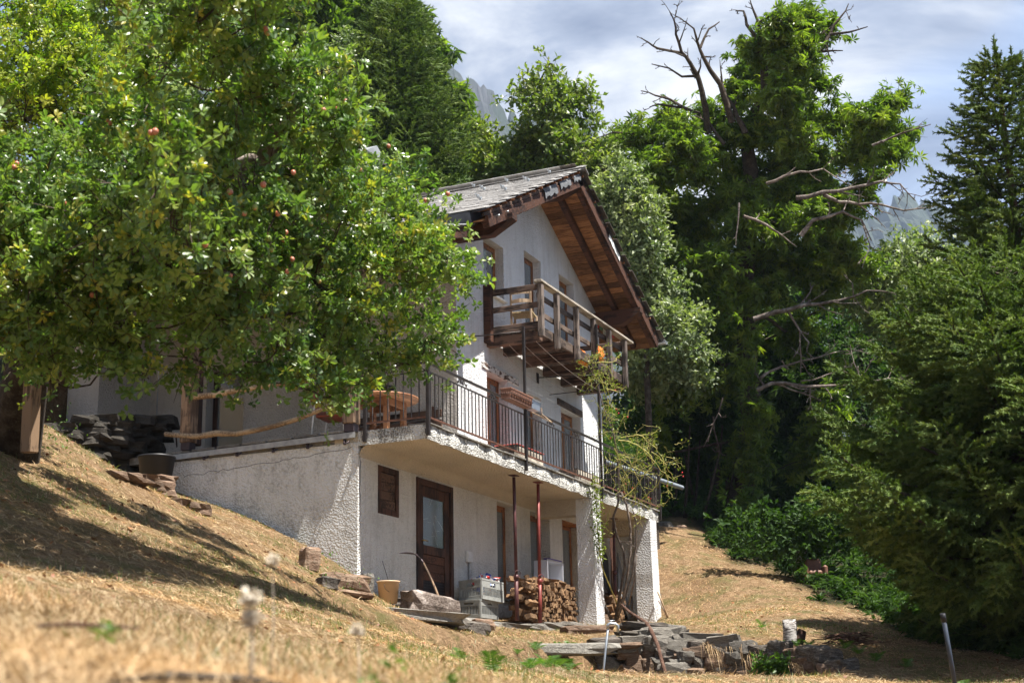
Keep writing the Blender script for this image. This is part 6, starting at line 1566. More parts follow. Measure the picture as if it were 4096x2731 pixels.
bt('forest_slope', 600, 45, [(px, py, 260, 56) for px, py in [(-200, 900), (200, 800), (600, 700), (1000, 500), (1350, 500), (-200, 500), (200, 300), (600, 200), (1000, 120), (1300, 250), (300, 1150), (700, 1000), (1100, 850), (1500, 900), (-200, 1250)]] + [(px, py, 115, 54) for px, py in [(1900, 740), (2030, 700), (2170, 690), (2310, 720), (2440, 800), (2110, 800), (2260, 800)]] + [(px, py, 150, 54) for px, py in [(1650, 800), (1800, 900), (1950, 950), (2150, 930), (2350, 980), (2500, 1120), (2650, 1300)]], 46000, LEAF_SIMPLE, .38, 'leaf_oak', 'green wooded slope behind the house and apple trees', r0=.3, limbs=False, spray=5, twigL=.6, tint_mu=.3, jit=3, shell=.45)
fe = [o for o in COL.objects if o.name == 'forest_slope'][0]; fe['kind'] = 'stuff'

# --- spruces
def spruce(name, base, top, spread, nb, mat, label, tmpl=SHOOT, shoot=.15, start=.06, lat=.10, seed=1, az=None, power=.8, group=None, droop=.35):
    lim = start + .22
    R_ = np.random.default_rng(seed); base = np.array(base, float); top = np.array(top, float); Ht = top[2] - base[2]
    root = empty(name, base, label, 'spruce tree', group)
    mb = MB(); k = 10; mb.tube([base + (top - base) * i / k + np.array([0, 0, -.3 if i == 0 else 0]) for i in range(k + 1)], [.018 * Ht * (1 - .93 * i / k) + .006 for i in range(k + 1)], 10, False); attach(mb.build('trunk', M['bark_red']), root)
    P = []; D_ = []; S = []; br = MB()
    for b in range(nb):
        u = (b + R_.random()) / nb; h = 1 - (1 - start) * (1 - u) ** 1.0; h = start + (1 - start) * u
        z = base + (top - base) * min(h, .985); Lb = spread * (1 - h) ** power * R_.uniform(.72, 1.12) + .12; Lb *= .55 + .45 * min(1, max(0, (h - start) / .22))
        a = b * 2.39996 + R_.uniform(-.3, .3) if az is None else R_.uniform(*az)
        o = np.array([math.cos(a), math.sin(a), 0]); rise = .35 * (h - .35); n = max(3, int(Lb / .12)); pts = []
        for i in range(n + 1):
            t = i / n; pts.append(z + o * Lb * t + np.array([0, 0, Lb * (rise * t - droop * (1 - h * .8) * t * (1 - t) * 1.6 - .12 * (1 - h) * t + .12 * t ** 3)]))
        br.tube(pts, [.012 + .012 * Lb * (1 - i / n) for i in range(n + 1)], 4, False, False)
        side = np.array([-o[1], o[0], 0])
        for i in range(1, n + 1):
            t = i / n; d = pts[i] - pts[i - 1]; d /= np.linalg.norm(d)
            if t > .22:
                P.append(pts[i]); D_.append(d + R_.normal(size=3) * .15); S.append(shoot * R_.uniform(.8, 1.25))
            for sg in (-1, 1):
                if R_.random() < .12 or t < .15: continue
                Ll = Lb * (.50 * (1 - t) + .10) * R_.uniform(.6, 1.1); Ll = min(Ll, .95); m_ = max(1, int(Ll / lat)); q = pts[i].copy()
                ld = side * sg * .85 + d * .65 + np.array([0, 0, -.10]); ld /= np.linalg.norm(ld)
                for j in range(m_):
                    dd = ld + np.array([0, 0, -.55 * (j / max(1, m_)) * (1 - h)]); dd /= np.linalg.norm(dd); q = q + dd * lat
                    P.append(q.copy()); D_.append(dd + R_.normal(size=3) * .18); S.append(shoot * R_.uniform(.75, 1.2))
                    if R_.random() < .75: P.append(q.copy()); D_.append(d * .8 + dd * .5 * R_.choice([-1, 1]) + np.array([0, 0, -.45]) + R_.normal(size=3) * .25); S.append(shoot * R_.uniform(.6, 1.0))
    attach(br.build('branches', M['bark'], kind='stuff'), root)
    for i in range(5): P.append(top - np.array([0, 0, .18 * i])); D_.append(np.array([0.02 * i, 0, 1.0])); S.append(shoot * 1.6)
    P = np.array(P); D_ = np.array(D_); S = np.array(S); n = len(P)
    tint = np.clip(R_.normal(.42, .2, n), 0, 1); v, f, t = scatter(tmpl[0], tmpl[1], P, D_, unit(n), S, tint)
    o = link(bpy.data.objects.new('crown', np_mesh('crown', v, f, M[mat], t)), root); o.matrix_parent_inverse = Matrix.Translation(root.location).inverted()
    return n
b0 = onD(3960, 2480, 22.5); t0 = onD(3985, 235, 24.5)
n1 = spruce('spruce_tree', (t0[0], t0[1], gz(t0[0], t0[1])), t0, 3.6, 260, 'needle', 'tall dark spruce at the right edge reaching up to the sky', SHOOT, .30, .06, .13, 3, power=.88)
t1 = onD(4010, 1050, 19.5)
n2 = spruce('spruce_tree', (t1[0], t1[1], gz(t1[0], t1[1])), t1, 3.5, 130, 'needle_left', 'broad low spruce in front at the right, branches sweeping down over the meadow', SHOOT, .27, .22, .10, 5, power=.50, droop=.36)  # lighter needles than its neighbour: the sunlit look is put into the colour
t2 = onD(1590, 15, 41)
n3 = spruce('spruce_tree', (t2[0], t2[1], gz(t2[0], t2[1])), t2, 3.3, 300, 'needle_left', 'bright green spruce on the slope behind the left end of the roof', SHOOT_S, .42, .12, .20, 9, power=.60)
print('spruce shoots', n1, n2, n3)

# ------------------------------------------------------------------ dry stone wall in the meadow: every stone a part
stone_kinds = {}
def stone_inst(root, loc, size, rot, mat, wob=1):
    key = (mat, random.randrange(9))
    if key not in stone_kinds: stone_kinds[key] = rock_mesh('stone', 1, 1, 1, M[mat], key[1] + (hash(mat) % 7 if False else len(mat)), 10, 6, .17)
    o = inst('stone', stone_kinds[key], root); o.matrix_parent_inverse = Matrix.Translation(root.location).inverted()
    o.matrix_basis = Matrix.Translation(loc) @ Matrix.Rotation(rot[2], 4, 'Z') @ Matrix.Rotation(rot[1], 4, 'Y') @ Matrix.Rotation(rot[0], 4, 'X') @ Matrix.Diagonal((size[0] * 1.18, size[1] * 1.18, size[2] * 1.18, 1)); return o
wl = empty('dry_stone_wall', WALL[2], 'tumbledown dry stone wall at the lower right holding up the meadow terrace', 'stone wall')
def wall_at(t):
    seg = np.linalg.norm(np.diff(WALL[:, :2], axis=0), axis=1); s_ = np.concatenate([[0], np.cumsum(seg)]); x = t * s_[-1]
    i = min(len(seg) - 1, np.searchsorted(s_, x, side='right') - 1); u = (x - s_[i]) / seg[i]; p = WALL[i] + (WALL[i + 1] - WALL[i]) * u; d = (WALL[i + 1] - WALL[i])[:2]; return p, d / np.linalg.norm(d), s_[-1]
_, _, WL = wall_at(0)
cnt = 0
for row in range(10):
    x = random.uniform(-.1, .1); hh = random.uniform(.12, .19)
    while x < WL:
        w_ = random.uniform(.13, .34) if row else random.uniform(.2, .45); t = min(1, max(0, (x + w_ / 2) / WL)); p, d, _ = wall_at(t); ang = math.atan2(d[1], d[0])
        topz = float(H(np.array([p[0] - d[1] * .35]), np.array([p[1] + d[0] * .35]))[0]); nrm_ = np.array([d[1], -d[0]])
        if nrm_ @ CAM[2][:2] > 0: nrm_ = -nrm_
        z = topz + .03 - row * .122 + random.uniform(-.03, .03); fz = float(H(np.array([p[0] + nrm_[0] * .3]), np.array([p[1] + nrm_[1] * .3]))[0])
        if z > fz - .06 and cnt < 235:
            off = .06 + row * .022 + random.uniform(-.035, .05); q = Vector((p[0] + nrm_[0] * off, p[1] + nrm_[1] * off, z)); left = t < .42
            mat = random.choice(['stone', 'stone_brown', 'stone_grey', 'stone_brown'] if left else ['stone_brown', 'stone_brown', 'stone', 'stone_grey'])
            stone_inst(wl, q, (w_ * .97, random.uniform(.22, .32), hh * random.uniform(.8, 1.25) * (1.2 if row == 0 and random.random() < .3 else 1)), (random.uniform(-.12, .12), random.uniform(-.10, .10), ang + random.uniform(-.15, .15)), mat); cnt += 1
        x += w_ * random.uniform(.92, 1.02)
# the big slabs on the left end of the wall top
for q, D, sz, rt, mat in [(ZT(540, 305), 20.2, (.62, .4, .10), .05, 'stone'), (ZT(630, 410), 19.9, (.52, .4, .26), -.02, 'stone_grey'), (ZT(790, 350), 20.0, (.22, .25, .18), .1, 'stone_grey'), (ZT(800, 410), 19.9, (.30, .22, .15), -.4, 'stone'), (ZT(940, 410), 19.7, (.55, .3, .14), .05, 'stone_grey'), (ZT(1180, 400), 19.6, (.30, .25, .09), -.03, 'stone'),
                          (ZT(590, 345), 20.0, (.28, .3, .06), 0, 'stone'), (ZT(440, 355), 19.9, (.34, .3, .05), .02, 'stone'), (ZT(260, 420), 19.6, (.45, .35, .09), -.08, 'stone'), (ZT(350, 455), 19.5, (.5, .35, .07), -.04, 'stone_brown'), (ZT(820, 600), 19.2, (.26, .2, .11), .1, 'stone_grey'), (ZT(770, 645), 19.0, (.34, .25, .17), 0, 'stone_grey'), (ZT(910, 665), 19.0, (.30, .25, .10), .05, 'stone_brown'), (ZT(865, 535), 19.2, (.18, .2, .12), .1, 'stone_grey')]:
    stone_inst(wl, Vector(onD(*q, D)), sz, (random.uniform(-.08, .08), rt, random.uniform(-1.35, -.9)), mat)

# single rocks and flat stones about the meadow
def rock(q, D, sz, mat, label, rz=-1.1, ry=0, lift=.3, name='rock', cat='rock', group=None):
    p = Vector(onD(*q, D)) if D else ground_hit(*q); p.z = gz(p.x, p.y) + sz[2] * (lift - .5) * 1 if not D else p.z
    return rock_at(name, p, sz, (0, ry, rz), M[mat], int(q[0]) % 97, label, cat, group)
rock(Z3(480, 1040), None, (1.15, .5, .13), 'concrete', 'long flat grey slab lying in the grass below the cellar door', -.9, .08, .75, 'flat_stone', 'stone')
rock(Z3(360, 952), None, (.8, .5, .12), 'stone', 'flat dark stone between the orange bucket and the log', -.6, .05, .8, 'flat_stone', 'stone')
rock(Z3(880, 1140), None, (.42, .3, .20), 'stone', 'pointed brown rock in the grass in front of the crates', -.8, .1, .7)
rock(Z3(950, 1110), None, (.34, .3, .18), 'stone_brown', 'small brown rock just behind the pointed one', -.6, 0, .7)
rock(Z3(740, 1105), None, (.5, .3, .10), 'stone', 'thin flat stone left of the pointed rock', -.8, 0, .7, 'flat_stone', 'stone')
rock(Z3(1800, 1075), None, (.5, .34, .22), 'stone_brown', 'brown rock at the foot of the rose bush', -.8, 0, .75)
rock(Z3(1720, 1140), None, (.8, .5, .16), 'stone_brown', 'flat brown rock sunk in the grass left of the wall', -.8, 0, .7)
rock(Z3(1400, 1235), None, (2.0, .35, .17), 'concrete', 'long low concrete slab in the meadow below the woodpile', -1.15, 0, .05, 'concrete_slab', 'slab')
ke = empty('stone_edging', (23, 9.1, gz(23, 9.1)), 'row of flat grey edging stones along the front of the woodpile', 'edging')
for i, (a, b_) in enumerate([((760, 1015), (940, 1028)), ((940, 1030), (1040, 1055)), ((1030, 1045), (1210, 1075)), ((1210, 1070), (1350, 1080)), ((1350, 1078), (1520, 1095)), ((1530, 1085), (1700, 1095))]):
    u = Vector(onY(Z3(*a), 9.22)); v = Vector(onY(Z3(*b_), 9.22)); c = (u + v) / 2; c.z = gz(c.x, c.y) + .02
    stone_inst(ke, c, ((v - u).length, .30, .11), (0, 0, random.uniform(-.05, .05)), 'stone_grey' if i > 1 else 'concrete')
for k, (q, sz, lab, mt) in enumerate([((1380, 2350), (.62, .35, .22), 'brown block of stone at the foot of the low white wall corner', 'stone_brown'), ((1465, 2375), (.16, .2, .34), 'upright grey stone between the wall corner and the bucket', 'stone_grey'), ((1310, 2350), (.24, .2, .15), 'small dark stone left of the brown block', 'stone'), ((1410, 2385), (.5, .25, .08), 'thin broken slab under the brown block', 'stone_brown'), ((1235, 2275), (.22, .22, .34), 'upright weathered stump like stone against the low white wall', 'stone_brown')]):
    rock(q, None, sz, mt, lab, -.5, .08, .78)
for k, (q, sz, lab) in enumerate([(ZR(460, 168), (.8, .5, .5), 'grey boulder on the slope just past the right corner column'), (ZR(505, 170), (.6, .4, .3), 'brown broken boulder in the middle of the trio past the corner column'), (ZR(540, 188), (.8, .5, .5), 'round brown boulder at the right of the trio past the corner column')]):
    rock(q, 35, sz, 'stone_brown' if k else 'stone_grey', lab, .4)
# steps up to the terrace, and the dark retaining wall behind them
st = empty('stone_steps', (16.5, 13, 3.6), 'rough stone steps climbing to the side terrace past the end of the low wall', 'steps')
for i, (qa, qb, h) in enumerate([((390, 2010), (560, 2030), .10), ((640, 2025), (775, 2045), .14), ((400, 1965), (620, 1985), .12), ((410, 1925), (670, 1945), .20), ((450, 1900), (670, 1915), .14)]):
    D = [16.6, 17.6, 18.2, 19.2, 20.2][i]; u = Vector(onD(*qa, D)); v = Vector(onD(*qb, D + .5)); c = (u + v) / 2; g = gz(c.x, c.y); c.z = max(c.z, g)
    for k in range(3): q = u.lerp(v, (k + .5) / 3); q.z = c.z - .02 + random.uniform(-.01, .01); stone_inst(st, q - Vector((0, 0, .05)), ((v - u).length / 3 * 1.05, .5, h), (0, random.uniform(-.04, .04), math.atan2((v - u).y, (v - u).x) + random.uniform(-.05, .05)), 'stone_brown')
dw = empty('retaining_wall', onD(420, 1800, 22.5), 'dark dry stone retaining wall in the shade beside the terrace steps', 'stone wall')
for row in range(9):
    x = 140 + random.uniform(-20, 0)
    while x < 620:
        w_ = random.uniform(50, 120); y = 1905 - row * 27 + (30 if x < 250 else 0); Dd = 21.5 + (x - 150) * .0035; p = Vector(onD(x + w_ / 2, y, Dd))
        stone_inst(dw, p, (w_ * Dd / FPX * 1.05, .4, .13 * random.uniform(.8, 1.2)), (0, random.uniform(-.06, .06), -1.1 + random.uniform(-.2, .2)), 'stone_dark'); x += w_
p = onD(625, 1880, 21.5)
bb_ = empty('water_butt', p, 'black plastic tub standing at the back of the shaded steps', 'tub'); mb = MB(); mb.lathe((0, 0, -.25), [(.001, 0), (.22, 0), (.27, .42), (.285, .43), (.285, .46), (.262, .46), (.215, .03), (.001, .03)], 24); lb(mb, 'body', M['black'], bb_)
mb = MB(); mb.tube([(.27, 0, .17), (.31, 0, .1), (.27, 0, .02)], .008, 6); lb(mb, 'handle', M['black'], bb_)

# log rails of the side terrace
mb = MB(); mb.tube([onX(Z4(*q), TX0 - .06) for q in [(292, 968), (420, 980), (540, 985), (660, 962), (800, 968), (950, 940), (1100, 905), (1260, 855), (1400, 800), (1500, 755), (1600, 712)]], [.038, .042, .046, .050, .040, .040, .038, .036, .032, .03, .028], 10)
hb(mb, 'log_rail', M['wood_raw'], label='lower crooked log rail of the side terrace')
mb = MB(); mb.tube([onX(Z4(*q), TX0 - .02) for q in [(496, 700), (650, 685), (800, 655), (900, 640), (1050, 615), (1220, 595), (1400, 570), (1580, 540)]], [.05, .048, .044, .04, .036, .034, .03, .03], 10)
hb(mb, 'log_rail', M['wood_raw'], label='upper thick log rail of the side terrace')
mb = MB(); mb.tube([onX(Z4(370, 985), TX0 - .03), onX(Z4(375, 1060), TX0 + .1)], .012, 6); hb(mb, 'rail_bracket', M['dark_steel'])
p = onX(Z4(232, 935), 19.6); mb = MB(); mb.box((19.55, p[1] - .05, p[2] - .07), (19.598, p[1] + .06, p[2] + .07), .005); mb.tube([(19.57, p[1], p[2] + .07), (19.57, p[1], 7.4)], .012, 6); hb(mb, 'switch_and_conduit', M['galv'])
# wooden post with brace beside the apple trunk
pr = empty('timber_prop', onD(130, 1720, 14.0), 'pale square timber post with a brace beside the apple tree trunk', 'post'); a = Vector(onD(122, 1730, 14.0)); b_ = Vector(onD(126, 1530, 14.0))
mb = MB(); mb.bar(a - Vector((0, 0, .2)), b_ + Vector((0, 0, .6)), .13, .13, (1, 0, 0), .01); tb(mb, 'post', M['wood_post'], pr)
mb = MB(); mb.bar(b_ + Vector((0, 0, .05)), Vector(onD(260, 1440, 14.2)), .09, .09, (1, 0, 0), .01); tb(mb, 'brace', M['wood_red'], pr)
mb = MB(); mb.bar(Vector(onD(-60, 1370, 14.1)), Vector(onD(300, 1390, 14.3)), .12, .12, (0, 0, 1), .01); tb(mb, 'beam', M['wood_red'], pr)

# standpipe with tap
a = Vector(onD(*ZT(215, 730), 17.6)); b_ = Vector(onD(*ZT(258, 320), 17.6))
tp_ = empty('standpipe', a, 'bare metal water standpipe with a tap left of the dry stone wall', 'tap')
mb = MB(); mb.tube([a - Vector((0, 0, .3)), a, b_], .016, 10); tb(mb, 'pipe', M['galv'], tp_)
mb = MB(); u = Vector(CAM[0].tolist()); mb.tube([b_, b_ + Vector((0, 0, .05)), b_ + Vector((0, 0, .065)) + u * .03, b_ + Vector((0, 0, .06)) + u * .10, b_ + Vector((0, 0, .04)) + u * .125, b_ + u * .125 + Vector((0, 0, -.04))], [.02, .021, .021, .017, .019, .017], 10); tb(mb, 'tap', M['galv'], tp_)
mb = MB(); mb.tube([b_ + Vector((0, 0, .075)) + u * .04, b_ + Vector((0, 0, .10)) + u * .04], .007, 6); mb.tube([b_ + Vector((0, 0, .10)) + u * .0, b_ + Vector((0, 0, .10)) + u * .09], .007, 6); tb(mb, 'tap_handle', M['galv'], tp_)
# leaning branch across the wall
mb = MB(); mb.tube([onD(*ZT(*q), D) for q, D in [((365, 130), 21.0), ((430, 190), 20.7), ((560, 275), 20.0), ((600, 340), 19.6), ((650, 450), 19.2), ((680, 570), 18.9), ((705, 650), 18.7), ((725, 745), 18.5), ((730, 790), 18.4)]], [.018, .022, .03, .028, .027, .026, .026, .025, .024], 8)
mb.tube([onD(*ZT(*q), D) for q, D in [((385, 145), 21.0), ((395, 120), 21.0)]], .012, 6)
tag(mb.build('fallen_branch', M['bark_red']), 'long bare branch leaning across the left end of the dry stone wall', 'branch')
# birch stump
p = Vector(onD(*ZT(1690, 405), 20.6)); z = gz(p.x, p.y); sr = empty('birch_stump', (p.x, p.y, z), 'short sawn birch stump with peeling white bark standing in the meadow', 'stump')
h = onD(*ZT(1690, 245), 20.6)[2] - z
mb = MB(); mb.tube([(0, 0, -.1), (0, 0, .05), (0.005, 0, h * .5), (0, 0, h)], [.125, .112, .102, .100], 18); lb(mb, 'trunk', M['birch'], sr)
mb = MB(); mb.lathe((0, 0, h + .001), [(.094, 0), (.05, .004), (.001, .005)], 18); lb(mb, 'cut_face', M['wood_pale'], sr)
mb = MB(); uu = CAM[0] * .14; mb.tube([(uu[0] * .3, uu[1] * .3, -.05), (uu[0], uu[1], .10), (uu[0] * 1.3, uu[1] * 1.3, h * .55)], [.10, .085, .06], 12); lb(mb, 'side_stub', M['bark_red'], sr)
# plastic pipe standing at the right
a = Vector(onD(*ZR(1990, 960), 13.6)); b_ = Vector(onD(*ZR(1927, 598), 13.6)); a -= (b_ - a) * .3; ps = empty('standing_pipe', a, 'dark blue grey plastic pipe standing up out of the grass at the lower right', 'pipe')
mb = MB(); mb.tube([a, b_], .022, 14); tb(mb, 'pipe', M['pipe_blue'], ps); mb = MB(); mb.tube([b_ - (b_ - a).normalized() * .07, b_ + (b_ - a).normalized() * .012], .026, 14); tb(mb, 'cap', M['black'], ps)
# brush pile
mb = MB()
for i in range(46):
    c = Vector(onD(*ZT(random.uniform(1990, 2330), random.uniform(400, 440)), 21)); c.z = gz(c.x, c.y) + random.uniform(.0, .16); d = Vector(CAM[0].tolist()) + Vector((random.uniform(-.4, .4), random.uniform(-.5, .5), random.uniform(-.25, .3))); Ls = random.uniform(.2, .55)
    mb.tube([c - d * Ls / 2, c + Vector((0, 0, .03)), c + d * Ls / 2], [.008, .007, .003], 4, False)
bo = mb.build('brush_pile', M['bark_red']); tag(bo, 'low heap of dead brushwood in the grass right of the birch stump', 'brush pile', kind='stuff')
# armchair in the wood
c = Vector(onD(*ZR(1258, 392), 30)); c.z = gz(c.x, c.y) + .05
ac = empty('armchair', c, 'worn tan armchair left standing in the ferns at the edge of the wood', 'armchair', None, math.radians(-70)); ac.scale = (.56, .56, .56)
mb = MB(); mb.box((-.27, -.30, .16), (.27, .24, .44), .07); lb(mb, 'seat', M['leather'], ac)
mb = MB(); mb.bar((0, .22, .30), (0, .36, .92), .60, .17, (0, 1, 0), .06); lb(mb, 'backrest', M['leather'], ac)
for s_ in (-1, 1): mb = MB(); mb.box((s_ * .36 - .09, -.32, .06), (s_ * .36 + .09, .30, .62), .06); lb(mb, 'armrest', M['leather'], ac)
# birch trunks in the shade
for q0, q1, D, r, lab in [((3208, 2300), (3205, 2185), 31, .14, 'birch with a pale peeling trunk standing behind the old armchair')]:
    a = Vector(onD(*q0, D)); b_ = Vector(onD(*q1, D)); a.z = gz(a.x, a.y) - .2; mb = MB(); mb.tube([a, a.lerp(b_, .5), b_, b_ + Vector((.0, .0, .12))], [r * 1.1, r, r * .95, r * .8], 12); rt_ = empty('birch_tree', a, lab, 'birch tree', 'birches at the edge of the wood'); tb(mb, 'trunk', M['birch'], rt_); crown(rt_, [(np.array(b_) - CAM[2] * .55 + CAM[0] * dx_ + np.array([0, 0, .16 + dz_]), np.array([.5, .5, .36])) for dx_, dz_ in ((0, 0), (.6, .2), (-.6, .15), (.2, .7), (1.1, .5), (-1.2, .4), (1.5, .2))], 5200, LEAF_SIMPLE, .13, 'leaf_dark')

# ------------------------------------------------------------------ climbing rose, vine
rz_ = Vector(onD(*Z3(1895, 1050), 26.4)); rz_.z = gz(rz_.x, rz_.y)
rose = empty('rose_bush', rz_, 'tall leggy climbing rose growing from the ground over the terrace railing to the balcony', 'rose bush')
def R8(x, y, D=26.6): return np.array(onD(2300 + x / 1.306, 1300 + y / 1.306, D))
stems = [([(210, 1540), (235, 1400), (260, 1260), (255, 1180), (215, 1090), (200, 1000), (225, 930), (228, 850), (225, 700), (200, 560), (150, 430), (110, 290), (70, 210)], .030, .010), ([(215, 1540), (250, 1430), (270, 1330), (290, 1180), (290, 1060), (270, 940), (240, 870)], .028, .02),
         ([(225, 1530), (240, 1480), (300, 1300), (318, 1150), (320, 1030), (300, 960)], .02, .012), ([(190, 1540), (165, 1480), (150, 1440)], .03, .018), ([(280, 1460), (310, 1330), (322, 1200)], .016, .01), ([(295, 1130), (240, 1130), (190, 1060)], .01, .004), ([(320, 1160), (240, 1125)], .008, .004)]
for lst, r0, r1 in stems:
    mb = MB(); pts = [R8(x, y, 26.6 + random.uniform(-.15, .15)) for x, y in lst]; mb.tube(pts, [r0 + (r1 - r0) * i / (len(pts) - 1) for i in range(len(pts))], 7); tb(mb, 'stem', M['rose_brown'], rose)
gs = MB(); leafP = []; leafD = []
def cane(pts, r, lf=1.0):
    P = []
    for a, b in zip(pts[:-1], pts[1:]):
        for k in range(4): P.append(a + (b - a) * k / 4 + rng.normal(size=3) * .012)
    P.append(pts[-1]); gs.tube(P, [r * (1 - .6 * i / len(P)) for i in range(len(P))], 5, False)
    for i, p in enumerate(P):
        if random.random() < .62 * lf: leafP.append(p); leafD.append(unit(1)[0] + np.array([0, 0, .3]))
for lst in [[(225, 600), (330, 620), (400, 690), (410, 730), (350, 790), (290, 760)], [(240, 590), (330, 570), (420, 640), (480, 740), (520, 800), (500, 860), (460, 880), (440, 950)], [(225, 700), (300, 740), (370, 770), (440, 780), (480, 760)], [(210, 560), (260, 480), (310, 420)], [(150, 430), (140, 540), (180, 600)], [(110, 250), (170, 330), (190, 430), (200, 560)], [(90, 200), (200, 190), (240, 150)], [(300, 580), (400, 570), (450, 540)], [(400, 660), (470, 720), (540, 700)], [(230, 860), (290, 760), (330, 640), (320, 560), (360, 520), (440, 530)],
            [(250, 900), (330, 830), (390, 740), (430, 690)], [(260, 860), (230, 760), (240, 680), (330, 700)], [(300, 950), (380, 880), (430, 830), (470, 760), (490, 700)], [(280, 880), (250, 800), (300, 720), (350, 690), (420, 600)], [(300, 1000), (350, 960), (380, 880)], [(180, 980), (150, 1060), (200, 1090)], [(240, 600), (280, 700), (330, 800), (380, 900), (390, 940)], [(200, 640), (260, 760), (300, 860), (330, 950)], [(450, 700), (480, 780), (490, 860), (520, 905)],
            [(350, 640), (450, 760), (510, 800), (560, 780)], [(110, 180), (150, 110), (195, 100)], [(70, 210), (130, 150), (150, 180), (190, 250), (210, 330)], [(160, 330), (230, 350), (270, 310)], [(180, 450), (150, 330), (120, 230)]]:
    D = 26.4 + random.uniform(-.5, .3); cane([R8(x, y, D + random.uniform(-.08, .08)) for x, y in lst], random.uniform(.007, .013))
for k in range(70):
    x = random.gauss(330, 90); y = random.gauss(760, 110); D = 26.4 + random.uniform(-.5, .4); a = random.uniform(0, 6.28); L_ = random.uniform(50, 130); b_ = a + random.uniform(-1, 1)
    cane([R8(x, y, D), R8(x + L_ * .5 * math.cos(a), y + L_ * .5 * math.sin(a), D + .1), R8(x + L_ * .5 * math.cos(a) + L_ * .5 * math.cos(b_), y + L_ * .5 * math.sin(a) + L_ * .5 * math.sin(b_), D)], .005, .5)
for k in range(50):
    t = random.random(); x = 90 + 120 * t + random.gauss(0, 40); y = 150 + 450 * t; D = 26.4 + random.uniform(-.3, .3); a = random.uniform(0, 6.28); L_ = random.uniform(40, 100)
    cane([R8(x, y, D), R8(x + L_ * math.cos(a), y + L_ * math.sin(a), D)], .005, 1.3)
tb(gs, 'canes', M['rose_green'], rose, kind='stuff')
def leaves_on(P, D_, k, spread, size, mat, root, name='leaves', tm=.5):
    P = np.array(P); D_ = np.array(D_); n = len(P) * k; pos = np.repeat(P, k, 0) + rng.normal(size=(n, 3)) * spread; d = np.repeat(D_, k, 0) + rng.normal(size=(n, 3)) * .8
    v, f, t = scatter(LEAF_SIMPLE[0], LEAF_SIMPLE[1], pos, d, norm(np.array([0, -.2, 1.0]) + rng.normal(size=(n, 3)) * .5), size * (.6 + .8 * rng.random(n)), np.clip(rng.normal(tm, .25, n), 0, 1))
    o = link(bpy.data.objects.new(name, np_mesh(name, v, f, M[mat], t)), root)
    if root is not None: o.matrix_parent_inverse = Matrix.Translation(root.location).inverted()
    o['kind'] = 'stuff'; return o
leaves_on(leafP, leafD, 3, .04, .042, 'leaf_rose', rose)
hip = MB(); hip.lathe((0, 0, 0), [(.001, -.012), (.010, -.006), (.011, .004), (.005, .013), (.001, .014)], 8); M['hip'] = simple('rose_hip', (.35, .02, .015), .4, 0, .2); hm = hip.mesh('rose_hip', M['hip'])
for q in [(215, 440), (228, 460), (275, 480), (210, 340), (185, 590), (560, 770), (565, 790), (480, 840), (395, 905), (300, 850), (265, 830), (255, 870), (385, 900)]:
    o = inst('rose_hip', hm, rose); o.matrix_parent_inverse = Matrix.Translation(rose.location).inverted(); o.matrix_basis = Matrix.Translation(R8(*q, 26.2)) @ Matrix.Scale(1.4, 4)
vine = empty('climbing_vine', (24.5, 9.0, gz(24.5, 9.0)), 'bright green creeper hanging up the corner of the square column', 'creeper')
mb = MB(); vp = [np.array(onY(Z3(*q), 9.05)) for q in [(1930, 920), (1880, 800), (1830, 680), (1808, 580), (1800, 480), (1790, 380), (1785, 260), (1780, 120), (1770, 20)]]; mb.tube(vp, [.014, .013, .012, .011, .009, .008, .007, .006, .004], 6); tb(mb, 'stem', M['rose_green'], vine)
lp = []
for a, b_ in zip(vp[3:-1], vp[4:]):
    for k in range(12): lp.append(a + (b_ - a) * k / 12)
leaves_on(lp, [np.array([rng.normal() * .8, -.5, -.2]) for _ in lp], 7, .05, .062, 'leaf_rose', vine, tm=.65)

# ------------------------------------------------------------------ ferns and weeds in the meadow
def frond(P, F, T, base, d, L_, n=12):
    side = np.cross(d, [0, 0, 1.0]); side /= np.linalg.norm(side) + 1e-9
    for i in range(n):
        t = (i + 1) / (n + 1); c = base + d * L_ * t + np.array([0, 0, -.35 * L_ * t * t]); w_ = L_ * .34 * math.sin(math.pi * (t * .85 + .12)); dd = d * .35
        for sg in (-1, 1):
            b = len(P); tip = c + (side * sg + dd) * w_ + np.array([0, 0, -.1 * w_]); q = d * L_ / n * .24
            P += [c - q, c + q, tip]; F.append((b, b + 1, b + 2)); T.append(random.random())
def fern(q, D, Hh, label, n=7):
    p = Vector(onD(*q, D)) if D else ground_hit(*q); p.z = gz(p.x, p.y); P = []; F = []; T = []; Hh *= .72
    for i in range(n):
        a = 6.28 * i / n + random.uniform(-.4, .4); el = random.uniform(.5, 1.25); d = np.array([math.cos(a) * math.cos(el), math.sin(a) * math.cos(el), math.sin(el)]); frond(P, F, T, np.array([0, 0, 0.0]), d, Hh * random.uniform(.7, 1.15), 11)
    o = link(bpy.data.objects.new('fern', np_mesh('fern', np.array(P), np.array(F), M['leaf_fern'], np.repeat(T, 3)))); o.location = p; tag(o, label, 'fern', 'green ferns in the dry meadow'); return o
